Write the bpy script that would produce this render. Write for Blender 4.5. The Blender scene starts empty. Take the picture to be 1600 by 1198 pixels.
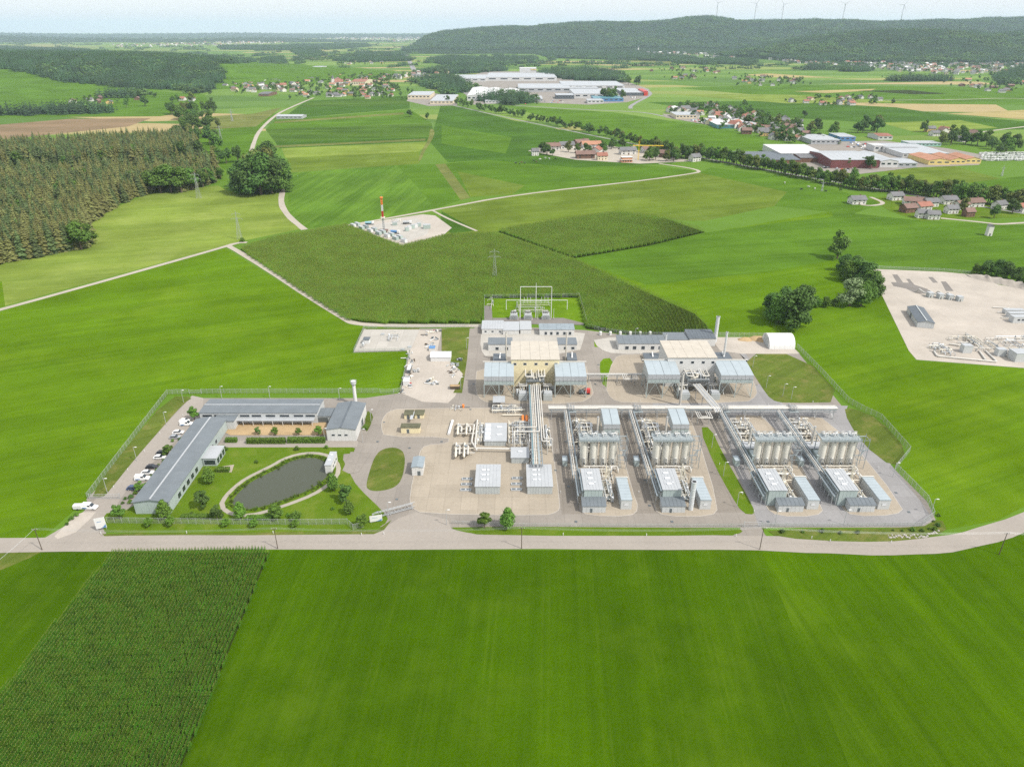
import bpy, bmesh, math, random
from math import radians, sin, cos, tan, pi, atan2, hypot, exp, sqrt
from mathutils import Vector, Matrix
import numpy as np
SC = bpy.context.scene
COL = SC.collection
R = random.Random(7)

# ------------------------------------------------------------------ camera, sky, sun, exposure
CAMH, FPX = 150.0, 1110.0
PITCH = math.atan((599 - 47) / FPX)
CP, SP = cos(PITCH), sin(PITCH)
cam = bpy.data.cameras.new('camera')
camo = bpy.data.objects.new('camera', cam); COL.objects.link(camo)
camo.location = (0, 0, CAMH); camo.rotation_euler = (pi / 2 - PITCH, 0, 0)
cam.sensor_width = 36.0; cam.lens = 36.0 * FPX / 1600.0
cam.clip_start = 1.0; cam.clip_end = 80000.0
SC.camera = camo
SUN_EL, SUN_BACK = radians(50), radians(32)
SUNV = Vector((cos(SUN_EL) * cos(SUN_BACK), -cos(SUN_EL) * sin(SUN_BACK), sin(SUN_EL)))
w = bpy.data.worlds.new('World'); SC.world = w; w.use_nodes = True
nt = w.node_tree; nt.nodes.clear()
sky = nt.nodes.new('ShaderNodeTexSky'); sky.sky_type = 'NISHITA'; sky.sun_disc = False
sky.sun_elevation = SUN_EL; sky.sun_rotation = atan2(SUNV.x, SUNV.y)
sky.altitude = 500; sky.air_density = 1.0; sky.dust_density = 4.0; sky.ozone_density = 1.0
bg = nt.nodes.new('ShaderNodeBackground'); bg.inputs[1].default_value = 0.125
wo = nt.nodes.new('ShaderNodeOutputWorld')
veil = nt.nodes.new('ShaderNodeMix'); veil.data_type = 'RGBA'; veil.inputs[0].default_value = .60      # thin high cloud all over the sky
veil.inputs[7].default_value = (9.6, 9.6, 9.6, 1)
nt.links.new(sky.outputs[0], veil.inputs[6]); nt.links.new(veil.outputs[2], bg.inputs[0]); nt.links.new(bg.outputs[0], wo.inputs[0])
sl = bpy.data.lights.new('sun', 'SUN'); sl.energy = 3.7; sl.angle = radians(2.5); sl.color = (1.0, 0.95, 0.87)
so = bpy.data.objects.new('sun', sl); COL.objects.link(so)
so.rotation_euler = (-SUNV).to_track_quat('-Z', 'Y').to_euler(); so.location = (400, -300, 600)
SC.view_settings.view_transform = 'Standard'; SC.view_settings.look = 'None'
SC.view_settings.exposure = 0.29; SC.view_settings.gamma = 1.0; SC.view_settings.use_curve_mapping = False
SC.render.engine = 'CYCLES'
SC.cycles.use_denoising = False
SC.cycles.max_bounces = 5; SC.cycles.diffuse_bounces = 2; SC.cycles.glossy_bounces = 2
SC.cycles.transparent_max_bounces = 10; SC.cycles.transmission_bounces = 2; SC.cycles.volume_bounces = 1
SC.cycles.caustics_reflective = False; SC.cycles.caustics_refractive = False

# ------------------------------------------------------------------ measuring the photograph: a point of the ground seen at a pixel
def G(px, py, z=0.0):
    u = (px - 800) / FPX; v = (599 - py) / FPX
    dz = -SP + v * CP
    t = (z - CAMH) / dz
    return Vector((u * t, (CP + v * SP) * t, z))
def GY(py, z=0.0): return G(800, py, z).y
def XA(px, Y, z=0.0):                      # world x of something seen at column px, known to stand at depth Y, height z
    d = Y * CP + (CAMH - z) * SP
    return (px - 800) / FPX * d
def HT(Y, py):                             # height of a point at depth Y that shows at row py
    v = (599 - py) / FPX
    return CAMH + (-SP + v * CP) / (CP + v * SP) * Y
def PIX(p):
    d = p[1] * CP + (CAMH - p[2]) * SP
    return 800 + FPX * p[0] / d, 599 - FPX * (p[1] * SP - (CAMH - p[2]) * CP) / d

# ------------------------------------------------------------------ objects
ORG = {}
def tag(o, label=None, cat=None, group=None, kind=None):
    if label: o['label'] = label
    if cat: o['category'] = cat
    if group: o['group'] = group
    if kind: o['kind'] = kind
    return o
def thing(name, label, cat, loc, group=None, rz=0.0):
    o = bpy.data.objects.new(name, None); COL.objects.link(o)
    o.empty_display_size = 0.2
    o.location = loc; o.rotation_euler = (0, 0, rz)
    ORG[o.name] = Vector(loc)
    return tag(o, label, cat, group)
def copy_tree(o, dloc=None, loc=None, rz=None, sc=None, label=None, group=None, parent=None):
    c = o.copy(); COL.objects.link(c)
    if parent is None:
        if dloc is not None: c.location = o.location + Vector(dloc)
        if loc is not None: c.location = loc
        if rz is not None: c.rotation_euler = (0, 0, rz)
        if sc is not None: c.scale = sc if hasattr(sc, '__len__') else (sc, sc, sc)
        if label: c['label'] = label
        if group: c['group'] = group
    else:
        c.parent = parent
    for ch in KIDS.get(o.name, []): copy_tree(ch, parent=c)
    return c
KIDS = {}
def add_part(o, parent):
    o.parent = parent; KIDS.setdefault(parent.name, []).append(o)

class MB:
    def __init__(s): s.v = []; s.f = []; s.m = []; s.mi = 0
    def face(s, idx): s.f.append(idx); s.m.append(s.mi)
    def quad(s, a, b, c, d):
        n = len(s.v); s.v += [tuple(a), tuple(b), tuple(c), tuple(d)]; s.face((n, n + 1, n + 2, n + 3)); return s
    def tri(s, a, b, c):
        n = len(s.v); s.v += [tuple(a), tuple(b), tuple(c)]; s.face((n, n + 1, n + 2)); return s
    def hexa(s, p):                        # 8 points: bottom 4 ccw, top 4 ccw
        n = len(s.v); s.v += [tuple(q) for q in p]
        for f in ((3, 2, 1, 0), (4, 5, 6, 7), (0, 1, 5, 4), (1, 2, 6, 5), (2, 3, 7, 6), (3, 0, 4, 7)): s.face(tuple(n + i for i in f))
        return s
    def box(s, x0, x1, y0, y1, z0, z1):
        return s.hexa([(x0, y0, z0), (x1, y0, z0), (x1, y1, z0), (x0, y1, z0), (x0, y0, z1), (x1, y0, z1), (x1, y1, z1), (x0, y1, z1)])
    def cbox(s, c, sx, sy, sz):            # centre of the base
        return s.box(c[0] - sx / 2, c[0] + sx / 2, c[1] - sy / 2, c[1] + sy / 2, c[2], c[2] + sz)
    def bar(s, a, b, t, t2=None):
        a = Vector(a); b = Vector(b); d = (b - a)
        if d.length < 1e-6: return s
        d.normalize(); up = Vector((0, 0, 1)) if abs(d.z) < .9 else Vector((0, 1, 0))
        u = d.cross(up).normalized(); w_ = u.cross(d).normalized(); t2 = t2 or t
        u *= t / 2; w_ *= t2 / 2
        return s.hexa([a - u - w_, a + u - w_, b + u - w_, b - u - w_, a - u + w_, a + u + w_, b + u + w_, b - u + w_])
    def cyl(s, a, b, r, n=10, r2=None, caps=True):
        a = Vector(a); b = Vector(b); d = (b - a).normalized(); r2 = r if r2 is None else r2
        up = Vector((0, 0, 1)) if abs(d.z) < .9 else Vector((1, 0, 0))
        u = d.cross(up).normalized(); w_ = d.cross(u).normalized(); k = len(s.v)
        for i in range(n):
            q = u * cos(2 * pi * i / n) + w_ * sin(2 * pi * i / n); s.v.append(tuple(a + q * r))
        for i in range(n):
            q = u * cos(2 * pi * i / n) + w_ * sin(2 * pi * i / n); s.v.append(tuple(b + q * r2))
        for i in range(n):
            j = (i + 1) % n; s.face((k + i, k + n + i, k + n + j, k + j))
        if caps:
            s.face(tuple(k + i for i in range(n))); s.face(tuple(k + n + i for i in reversed(range(n))))
        return s
    def dome(s, c, r, h, n=10, rings=3):   # cap above c
        k = len(s.v)
        for q in range(rings):
            a = pi / 2 * q / rings
            for i in range(n): s.v.append((c[0] + r * cos(a) * cos(2 * pi * i / n), c[1] + r * cos(a) * sin(2 * pi * i / n), c[2] + h * sin(a)))
        s.v.append((c[0], c[1], c[2] + h)); t = len(s.v) - 1
        for q in range(rings - 1):
            for i in range(n):
                j = (i + 1) % n; s.face((k + q * n + i, k + q * n + j, k + (q + 1) * n + j, k + (q + 1) * n + i))
        for i in range(n): s.face((k + (rings - 1) * n + i, k + (rings - 1) * n + (i + 1) % n, t))
        return s
    def tube(s, path, r, n=8, bend=None):  # pipe with rounded corners
        P = [Vector(p) for p in path]; Q = [P[0]]
        bend = bend if bend is not None else r * 2.2
        for i in range(1, len(P) - 1):
            a = P[i - 1] - P[i]; b = P[i + 1] - P[i]; l = min(bend, a.length * .45, b.length * .45)
            p0 = P[i] + a.normalized() * l; p1 = P[i] + b.normalized() * l
            for t in (0, .33, .67, 1): Q.append(p0 * (1 - t) ** 2 + P[i] * 2 * t * (1 - t) + p1 * t * t)
        Q.append(P[-1]); k = len(s.v); fr = None
        for i, p in enumerate(Q):
            d = ((Q[i + 1] - p) if i == 0 else (p - Q[i - 1]) if i == len(Q) - 1 else (Q[i + 1] - Q[i - 1])).normalized()
            if fr is None:
                up = Vector((0, 0, 1)) if abs(d.z) < .9 else Vector((1, 0, 0)); fr = d.cross(up).normalized()
            fr = (fr - d * fr.dot(d)).normalized(); w_ = d.cross(fr)
            for j in range(n): s.v.append(tuple(p + (fr * cos(2 * pi * j / n) + w_ * sin(2 * pi * j / n)) * r))
        for i in range(len(Q) - 1):
            for j in range(n):
                j2 = (j + 1) % n; s.face((k + i * n + j, k + i * n + j2, k + (i + 1) * n + j2, k + (i + 1) * n + j))
        s.face(tuple(k + j for j in reversed(range(n)))); e = k + (len(Q) - 1) * n; s.face(tuple(e + j for j in range(n)))
        return s
    def prism(s, poly, z0, z1, bottom=False):
        poly = ccw(poly); n = len(poly); k = len(s.v)
        s.v += [(p[0], p[1], z0) for p in poly] + [(p[0], p[1], z1) for p in poly]
        for i in range(n): j = (i + 1) % n; s.face((k + i, k + j, k + n + j, k + n + i))
        s.face(tuple(k + n + i for i in range(n)))
        if bottom: s.face(tuple(k + i for i in reversed(range(n))))
        return s
    def extr(s, prof, axis, a0, a1):       # profile in the plane across axis ('x': (y,z), 'y': (x,z)), extruded from a0 to a1
        n = len(prof); k = len(s.v)
        for a in (a0, a1):
            for p in prof: s.v.append((a, p[0], p[1]) if axis == 'x' else (p[0], a, p[1]))
        for i in range(n): j = (i + 1) % n; s.face((k + i, k + j, k + n + j, k + n + i))
        s.face(tuple(k + i for i in reversed(range(n)))); s.face(tuple(k + n + i for i in range(n)))
        return s
    def build(s, name, mats, parent=None, smooth=False, loc=None, fix=True):
        me = bpy.data.meshes.new(name)
        o0 = ORG.get(parent.name, Vector((0, 0, 0))) if parent is not None else (Vector(loc) if loc is not None else Vector((0, 0, 0)))
        me.from_pydata([(x - o0.x, y - o0.y, z - o0.z) for x, y, z in s.v], [], s.f)
        mats = mats if isinstance(mats, (list, tuple)) else [mats]
        for m in mats: me.materials.append(MAT[m])
        if len(mats) > 1: me.polygons.foreach_set('material_index', s.m)
        if fix:
            bm = bmesh.new(); bm.from_mesh(me); bmesh.ops.recalc_face_normals(bm, faces=bm.faces); bm.to_mesh(me); bm.free()
        if smooth:
            me.polygons.foreach_set('use_smooth', [True] * len(me.polygons)); me.set_sharp_from_angle(angle=radians(50))
        o = bpy.data.objects.new(name, me); COL.objects.link(o)
        if parent is not None: add_part(o, parent); ORG[o.name] = o0
        else:
            o.location = o0; ORG[o.name] = o0
        return o
def ccw(p):
    a = sum(p[i][0] * p[(i + 1) % len(p)][1] - p[(i + 1) % len(p)][0] * p[i][1] for i in range(len(p)))
    return list(p) if a > 0 else list(reversed(p))
def inside(poly, x, y):
    c = False; n = len(poly); j = n - 1
    for i in range(n):
        xi, yi = poly[i][0], poly[i][1]; xj, yj = poly[j][0], poly[j][1]
        if (yi > y) != (yj > y) and x < (xj - xi) * (y - yi) / (yj - yi) + xi: c = not c
        j = i
    return c
def inside_np(poly, X, Y):
    c = np.zeros(len(X), bool); n = len(poly); j = n - 1
    for i in range(n):
        xi, yi = poly[i][0], poly[i][1]; xj, yj = poly[j][0], poly[j][1]
        if yi != yj: c ^= ((yi > Y) != (yj > Y)) & (X < (xj - xi) * (Y - yi) / (yj - yi) + xi)
        j = i
    return c

# ------------------------------------------------------------------ materials
MAT = {}
def nodes_of(name):
    m = bpy.data.materials.new(name); m.use_nodes = True; MAT[name] = m
    t = m.node_tree; b = t.nodes['Principled BSDF']
    return m, t, b
def N(t, typ, **kw):
    n = t.nodes.new(typ)
    for k, v in kw.items(): setattr(n, k, v)
    return n
def noise(t, src, scale, detail=3, rough=.55, vec=None):
    n = N(t, 'ShaderNodeTexNoise'); n.inputs['Scale'].default_value = scale; n.inputs['Detail'].default_value = detail
    n.inputs['Roughness'].default_value = rough
    t.links.new(src, n.inputs['Vector']); return n.outputs['Fac']
def ramp(t, fac, a, b, c0=0.0, c1=1.0):
    r = N(t, 'ShaderNodeMapRange'); r.inputs[1].default_value = a; r.inputs[2].default_value = b
    r.inputs[3].default_value = c0; r.inputs[4].default_value = c1
    t.links.new(fac, r.inputs[0]); return r.outputs[0]
def mixc(t, fac, a, b, mode='MIX'):
    m = N(t, 'ShaderNodeMix', data_type='RGBA', blend_type=mode)
    for s_, v in ((0, fac), (6, a), (7, b)):
        if isinstance(v, (float, int)): m.inputs[s_].default_value = v
        elif isinstance(v, tuple): m.inputs[s_].default_value = v + (1,) if len(v) == 3 else v
        else: t.links.new(v, m.inputs[s_])
    return m.outputs[2]
def sc3(c, k): return tuple(min(1, x * k) for x in c)
def pm(name, col, rough=.6, metal=0.0, var=.12, scale=.35, dirt=None, dirt_amt=.35, spec=.4):
    m, t, b = nodes_of(name)
    g = N(t, 'ShaderNodeNewGeometry')
    f = ramp(t, noise(t, g.outputs['Position'], scale, 4, .6), .3, .7)
    c = mixc(t, f, sc3(col, 1 - var), sc3(col, 1 + var))
    if dirt:
        f2 = ramp(t, noise(t, g.outputs['Position'], scale * 3.1, 5, .7), .52, .75, 0, dirt_amt)
        c = mixc(t, f2, c, dirt)
    t.links.new(c, b.inputs['Base Color'])
    b.inputs['Roughness'].default_value = rough; b.inputs['Metallic'].default_value = metal
    b.inputs['Specular IOR Level'].default_value = spec
    return m
def field_mat(name, col, ang=None, streak=.25, width=2.5, var=.16, patch=None, patch_amt=.5, pscale=.02, fine=.30, bump=.5, col2=None, tram=None):
    """meadow or ploughed ground: clumps, larger patches, faint working lines at angle ang (degrees from +x)"""
    m, t, b = nodes_of(name)
    g = N(t, 'ShaderNodeNewGeometry'); P = g.outputs['Position']
    big = ramp(t, noise(t, P, .013, 4, .6), .35, .65)
    mid = ramp(t, noise(t, P, .14, 5, .65), .3, .7)
    fin = ramp(t, noise(t, P, 1.6, 4, .75), .28, .72)
    c = mixc(t, big, sc3(col, 1 - var), sc3(col2 or col, 1 + var))
    c = mixc(t, mid, mixc(t, 1.0, c, (1 - var * .8,) * 3, 'MULTIPLY'), c)
    c = mixc(t, fin, mixc(t, 1.0, c, (1 - fine, 1 - fine * .85, 1 - fine), 'MULTIPLY'), c)
    if patch:
        f = ramp(t, noise(t, P, pscale, 5, .65), .5, .68, 0, patch_amt); c = mixc(t, f, c, patch)
    if ang is not None:
        mp = N(t, 'ShaderNodeMapping'); mp.inputs['Rotation'].default_value = (0, 0, -radians(ang))
        t.links.new(P, mp.inputs[0])
        mp2 = N(t, 'ShaderNodeMapping'); mp2.inputs['Scale'].default_value = (.012, 1 / width, 1); t.links.new(mp.outputs[0], mp2.inputs[0])
        s1 = ramp(t, noise(t, mp2.outputs[0], 1.0, 3, .7), .35, .65)
        mp3 = N(t, 'ShaderNodeMapping'); mp3.inputs['Scale'].default_value = (.004, 1 / (width * 5.5), 1); t.links.new(mp.outputs[0], mp3.inputs[0])
        s2 = ramp(t, noise(t, mp3.outputs[0], 1.0, 2, .5), .42, .58)
        c = mixc(t, s2, mixc(t, 1.0, c, (1 - streak * .75, 1 - streak * .6, 1 - streak * .75), 'MULTIPLY'), c)
        c = mixc(t, s1, mixc(t, 1.0, c, (1 - streak, 1 - streak * .8, 1 - streak), 'MULTIPLY'), c)
        if tram:                                       # wheel tracks: pairs of narrow lines at a fixed spacing
            sxyz = N(t, 'ShaderNodeSeparateXYZ'); t.links.new(mp.outputs[0], sxyz.inputs[0])
            wb = N(t, 'ShaderNodeMath', operation='MULTIPLY_ADD'); t.links.new(noise(t, P, .02, 2, .5), wb.inputs[0]); wb.inputs[1].default_value = 1.6; t.links.new(sxyz.outputs[1], wb.inputs[2])
            for off in (0.0, 1.8):
                ad = N(t, 'ShaderNodeMath', operation='ADD'); t.links.new(wb.outputs[0], ad.inputs[0]); ad.inputs[1].default_value = off
                fr = N(t, 'ShaderNodeMath', operation='PINGPONG'); t.links.new(ad.outputs[0], fr.inputs[0]); fr.inputs[1].default_value = tram[0] / 2
                f_ = N(t, 'ShaderNodeMath', operation='MULTIPLY'); t.links.new(ramp(t, fr.outputs[0], .12, .45, tram[1], 0), f_.inputs[0]); t.links.new(ramp(t, noise(t, P, .05, 3, .6), .4, .6), f_.inputs[1])
                c = mixc(t, f_.outputs[0], c, tram[2])
    t.links.new(c, b.inputs['Base Color'])
    b.inputs['Roughness'].default_value = 1.0; b.inputs['Specular IOR Level'].default_value = .02
    if bump:
        bp = N(t, 'ShaderNodeBump'); bp.inputs['Strength'].default_value = bump; bp.inputs['Distance'].default_value = .25
        t.links.new(fin, bp.inputs['Height']); t.links.new(bp.outputs[0], b.inputs['Normal'])
    return m
def paved_mat(name, col, var=.10, stain=(.1, .09, .08), stain_amt=.25, line=0, rough=.85):
    m, t, b = nodes_of(name)
    g = N(t, 'ShaderNodeNewGeometry'); P = g.outputs['Position']
    c = mixc(t, ramp(t, noise(t, P, .06, 5, .6), .3, .7), sc3(col, 1 - var), sc3(col, 1 + var))
    c = mixc(t, ramp(t, noise(t, P, .9, 5, .7), .3, .75), mixc(t, 1.0, c, (.86, .86, .86), 'MULTIPLY'), c)
    c = mixc(t, ramp(t, noise(t, P, .16, 6, .7), .55, .8, 0, stain_amt), c, stain)
    mp = N(t, 'ShaderNodeMapping'); mp.inputs['Scale'].default_value = (.9, .03, 1); t.links.new(P, mp.inputs[0])
    c = mixc(t, ramp(t, noise(t, mp.outputs[0], 1.0, 3, .6), .55, .75, 0, stain_amt * .8), c, sc3(col, .7))
    bt = N(t, 'ShaderNodeTexBrick'); bt.offset = 0.0; bt.inputs['Scale'].default_value = 1.0; bt.inputs['Brick Width'].default_value = 6.0; bt.inputs['Row Height'].default_value = 7.5
    bt.inputs['Mortar Size'].default_value = .07; bt.inputs['Mortar Smooth'].default_value = .6; t.links.new(P, bt.inputs['Vector'])
    bt.inputs['Color1'].default_value = (.93, .93, .93, 1); bt.inputs['Color2'].default_value = (1.03, 1.03, 1.03, 1); bt.inputs['Mortar'].default_value = (.72, .71, .70, 1)
    if line: c = mixc(t, 1.0, c, bt.outputs['Color'], 'MULTIPLY')
    t.links.new(c, b.inputs['Base Color']); b.inputs['Roughness'].default_value = rough
    b.inputs['Specular IOR Level'].default_value = .25
    return m
def leaf_mat(name, col, var=.35, trans=.25, vscale=.6, rnd=.22):
    m, t, b = nodes_of(name)
    g = N(t, 'ShaderNodeNewGeometry'); oi = N(t, 'ShaderNodeObjectInfo')
    f = ramp(t, noise(t, g.outputs['Position'], vscale, 4, .6), .3, .7)
    c = mixc(t, f, sc3(col, 1 - var), sc3(col, 1 + var))
    hue = N(t, 'ShaderNodeHueSaturation')
    t.links.new(ramp(t, oi.outputs['Random'], 0, 1, .488, .512), hue.inputs['Hue'])
    t.links.new(ramp(t, oi.outputs['Random'], 0, 1, 1 - rnd, 1 + rnd), hue.inputs['Value'])
    t.links.new(c, hue.inputs['Color'])
    t.links.new(hue.outputs[0], b.inputs['Base Color']); b.inputs['Roughness'].default_value = .7
    b.inputs['Specular IOR Level'].default_value = .25
    tr = N(t, 'ShaderNodeBsdfTranslucent'); t.links.new(hue.outputs[0], tr.inputs[0])
    mx = N(t, 'ShaderNodeMixShader'); mx.inputs[0].default_value = trans
    t.links.new(b.outputs[0], mx.inputs[1]); t.links.new(tr.outputs[0], mx.inputs[2])
    t.links.new(mx.outputs[0], t.nodes['Material Output'].inputs[0])
    return m
def mesh_fence_mat(name, col, cover):
    """woven wire: the wires cover a share of the panel, the rest is open air"""
    m, t, b = nodes_of(name)
    b.inputs['Base Color'].default_value = col + (1,); b.inputs['Roughness'].default_value = .5; b.inputs['Metallic'].default_value = .3
    g = N(t, 'ShaderNodeNewGeometry')
    wv = N(t, 'ShaderNodeTexWave'); wv.inputs['Scale'].default_value = 6.0; wv.bands_direction = 'DIAGONAL'
    t.links.new(g.outputs['Position'], wv.inputs['Vector'])
    f = ramp(t, wv.outputs['Fac'], 0, 1, cover * .5, cover * 1.5)
    tr = N(t, 'ShaderNodeBsdfTransparent'); mx = N(t, 'ShaderNodeMixShader')
    t.links.new(f, mx.inputs[0]); t.links.new(tr.outputs[0], mx.inputs[1]); t.links.new(b.outputs[0], mx.inputs[2])
    t.links.new(mx.outputs[0], t.nodes['Material Output'].inputs[0])
    return m

# meadows and crops
field_mat('ground_far', (.075, .165, .022), 8, .15, 6)
field_mat('meadow_bright', (.120, .216, .003), 24, .18, 3.0, tram=(21.0, .12, (.17, .24, .03)), patch=(.145, .23, .012), col2=(.118, .215, .007))
field_mat('meadow_front', (.062, .130, .001), 87, .16, 2.2, tram=(15.0, .10, (.12, .17, .02)), patch=(.082, .145, .006), patch_amt=.6, pscale=.03)  # front meadows darker: vignette, sun and viewing angle painted into their colour
field_mat('meadow_front_right', (.074, .150, .001), 97, .18, 2.4, tram=(12.0, .08, (.13, .19, .02)), patch=(.10, .172, .008), patch_amt=.5)
field_mat('meadow_light', (.225, .290, .050), 15, .2, 4, patch=(.27, .32, .08), patch_amt=.5)
field_mat('meadow_olive', (.155, .215, .026), 20, .22, 4, patch=(.17, .23, .05))
field_mat('meadow_green', (.105, .200, .016), 12, .2, 4)
field_mat('meadow_stripe', (.130, .235, .026), 84, .3, 3.2)
field_mat('meadow_dark', (.072, .150, .016), 20, .2, 4)
field_mat('meadow_dry', (.20, .215, .060), 30, .25, 4, patch=(.25, .22, .09))
field_mat('meadow_strip', (.092, .165, .020), 2, .3, 7)
field_mat('soil_brown', (.27, .185, .115), 8, .2, 5, var=.1, fine=.15)
field_mat('stubble', (.42, .33, .15), 5, .2, 6, var=.1, fine=.15)
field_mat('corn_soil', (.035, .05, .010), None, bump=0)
field_mat('lawn', (.105, .175, .012), None, patch=(.16, .19, .035), patch_amt=.55, pscale=.12)
field_mat('lawn_bright', (.12, .215, .008), None, patch=(.18, .27, .02), patch_amt=.5, pscale=.1)
field_mat('lawn_dry', (.13, .17, .03), 40, .2, 1.6, patch=(.22, .19, .07), patch_amt=.65, pscale=.12)
field_mat('bare_earth', (.46, .33, .19), None, var=.2, patch=(.30, .21, .12), pscale=.3, fine=.2)
# paving
paved_mat('asphalt', (.262, .237, .207), stain=(.16, .145, .13), stain_amt=.45, line=1)
paved_mat('asphalt_grey', (.262, .256, .254), stain=(.19, .185, .185), stain_amt=.4, line=1)
paved_mat('road_public', (.305, .275, .24), .06, stain=(.28, .26, .23), stain_amt=.18)
paved_mat('asphalt_brown', (.225, .20, .17), stain=(.13, .115, .10), stain_amt=.45, line=1)
paved_mat('pad', (.350, .304, .240), .08, stain=(.22, .18, .14), stain_amt=.42, line=1)
paved_mat('pad_dark', (.19, .175, .16), .15)
paved_mat('slab', (.42, .40, .36), .06, stain=(.30, .28, .25), stain_amt=.4, line=1)
paved_mat('gravel', (.415, .375, .325), .12, stain=(.30, .25, .20), stain_amt=.45)
paved_mat('track', (.39, .35, .29), .08)
paved_mat('kerb', (.42, .39, .35), .08)
# ------------------------------------------------------------------ terrain, fields, roads
def hump(x, y, cx, cy, rx, ry, h, a=0.0):
    dx, dy = x - cx, y - cy
    if a: dx, dy = dx * cos(a) + dy * sin(a), -dx * sin(a) + dy * cos(a)
    return h * np.exp(-((dx / rx) ** 2 + (dy / ry) ** 2))
def interp(tab, x): return np.interp(x, [a for a, b in tab], [b for a, b in tab])
def crestz(py, D): return CAMH + D * math.tan(math.atan((47 - py) / FPX) * 1.12)
def wob(x, y, s):
    return (np.sin(x / s + 1.3) * np.cos(y / (s * 1.2) + .4) + .6 * np.sin(x / (s * .45) + y / (s * .6)) + .35 * np.sin(x / (s * .2) - y / (s * .27)))
BACK = [(560, 82), (625, 76), (645, 62), (665, 52), (690, 46), (760, 42), (830, 42), (900, 36), (1000, 36), (1050, 33), (1100, 30), (1150, 35), (1250, 34), (1330, 33), (1400, 36), (1500, 34), (1600, 31), (2100, 30)]
FRONT = [(940, 110), (1020, 92), (1090, 80), (1150, 72), (1210, 62), (1260, 54), (1310, 48), (1370, 43), (1430, 43), (1500, 47), (1560, 49), (1600, 47), (1800, 44), (2300, 40)]
def hill_back(x, y):
    px = 800 + x / 7600. * FPX * .9 / 1.0 * 1.0
    px = 800 + FPX * x / (7600 * CP)
    top = np.array([crestz(p, 7600) for p in np.atleast_1d(interp(BACK, px))]) - 22
    t = (y - 7600) / np.where(y < 7600, 1150., 2500.)
    fold = 62 * (1 - np.abs(np.sin(x / 330. + .8 * np.sin(y / 420.) + .6 * np.sin(x / 900.)))) * np.exp(-t * t) * np.clip(-t * 1.6, 0, 1)
    return top * np.exp(-t * t) + wob(x, y, 330.) * 8 * np.exp(-t * t) - fold - 4
def hill_front(x, y):
    px = 800 + FPX * x / (4700 * CP)
    top = np.array([crestz(p, 4700) for p in np.atleast_1d(interp(FRONT, px))]) - 24
    t = (y - 4700) / np.where(y < 4700, 560., 900.)
    fold = 42 * (1 - np.abs(np.sin(x / 210. + .7 * np.sin(y / 260.) + .5 * np.sin(x / 610.)))) * np.exp(-t * t) * np.clip(-t * 1.6, 0, 1)
    return np.maximum(top, 0) * np.exp(-t * t) + wob(x, y, 210.) * 6 * np.exp(-t * t) - fold - 4
def hill_left(x, y):
    return hump(x, y, -1900, 3000, 900, 700, 62) + hump(x, y, -1300, 2650, 520, 420, 30) + wob(x, y, 260.) * 3 - 6
def hill_far(x, y):
    return (wob(x, y, 2200.) * 22 + 70) * np.exp(-((y - 19500) / 2600.) ** 2) * (1 / (1 + np.exp((x - 2500) / 1500.))) + (wob(x, y, 1500.) * 18 + 55) * np.exp(-((y - 11800) / 900.) ** 2) / (1 + np.exp((x + 2600) / 600.)) - 6
def terrain(name, fn, x0, x1, nx, y0, y1, ny, mat):
    xs = np.linspace(x0, x1, nx); ys = np.linspace(y0, y1, ny); X, Y = np.meshgrid(xs, ys)
    Z = np.maximum(fn(X.ravel(), Y.ravel()), -8.0)
    me = bpy.data.meshes.new(name)
    f = [(j * nx + i, j * nx + i + 1, (j + 1) * nx + i + 1, (j + 1) * nx + i) for j in range(ny - 1) for i in range(nx - 1)]
    me.from_pydata(list(zip(X.ravel().tolist(), Y.ravel().tolist(), Z.tolist())), [], f); me.materials.append(MAT[mat])
    me.polygons.foreach_set('use_smooth', [True] * len(me.polygons))
    o = bpy.data.objects.new(name, me); COL.objects.link(o); o['kind'] = 'structure'; return o
# the plain to the horizon: worked strips of many greens (far fields are too small to pick apart)
m, t, b = nodes_of('plain')
g = N(t, 'ShaderNodeNewGeometry'); Pp = g.outputs['Position']
mp = N(t, 'ShaderNodeMapping'); mp.inputs['Scale'].default_value = (1 / 520., 1 / 150., 0); mp.inputs['Rotation'].default_value = (0, 0, .10)
t.links.new(Pp, mp.inputs[0])
vo = N(t, 'ShaderNodeTexVoronoi'); vo.inputs['Scale'].default_value = 1.0; vo.inputs['Randomness'].default_value = .85; t.links.new(mp.outputs[0], vo.inputs['Vector'])
sx = N(t, 'ShaderNodeSeparateColor'); t.links.new(vo.outputs['Color'], sx.inputs[0])
cr = N(t, 'ShaderNodeValToRGB'); cr.color_ramp.interpolation = 'CONSTANT'
els = [(0, (.100, .195, .018)), (.16, (.135, .23, .03)), (.34, (.085, .165, .02)), (.5, (.165, .26, .04)), (.64, (.22, .27, .06)), (.76, (.11, .20, .03)), (.87, (.30, .29, .09)), (.94, (.40, .31, .15))]
while len(cr.color_ramp.elements) < len(els): cr.color_ramp.elements.new(.5)
for e, (p, c) in zip(cr.color_ramp.elements, els): e.position = p; e.color = c + (1,)
t.links.new(sx.outputs[0], cr.inputs[0])
sp_ = N(t, 'ShaderNodeSeparateXYZ'); t.links.new(Pp, sp_.inputs[0])
cc = mixc(t, ramp(t, sp_.outputs[1], 1100, 1250), (.105, .20, .015), cr.outputs[0])
cc = mixc(t, ramp(t, noise(t, Pp, .02, 5, .65), .3, .7), mixc(t, 1.0, cc, (.82, .84, .82), 'MULTIPLY'), cc)
cc = mixc(t, ramp(t, noise(t, Pp, 1.4, 4, .7), .3, .7), mixc(t, 1.0, cc, (.78, .8, .78), 'MULTIPLY'), cc)
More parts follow.
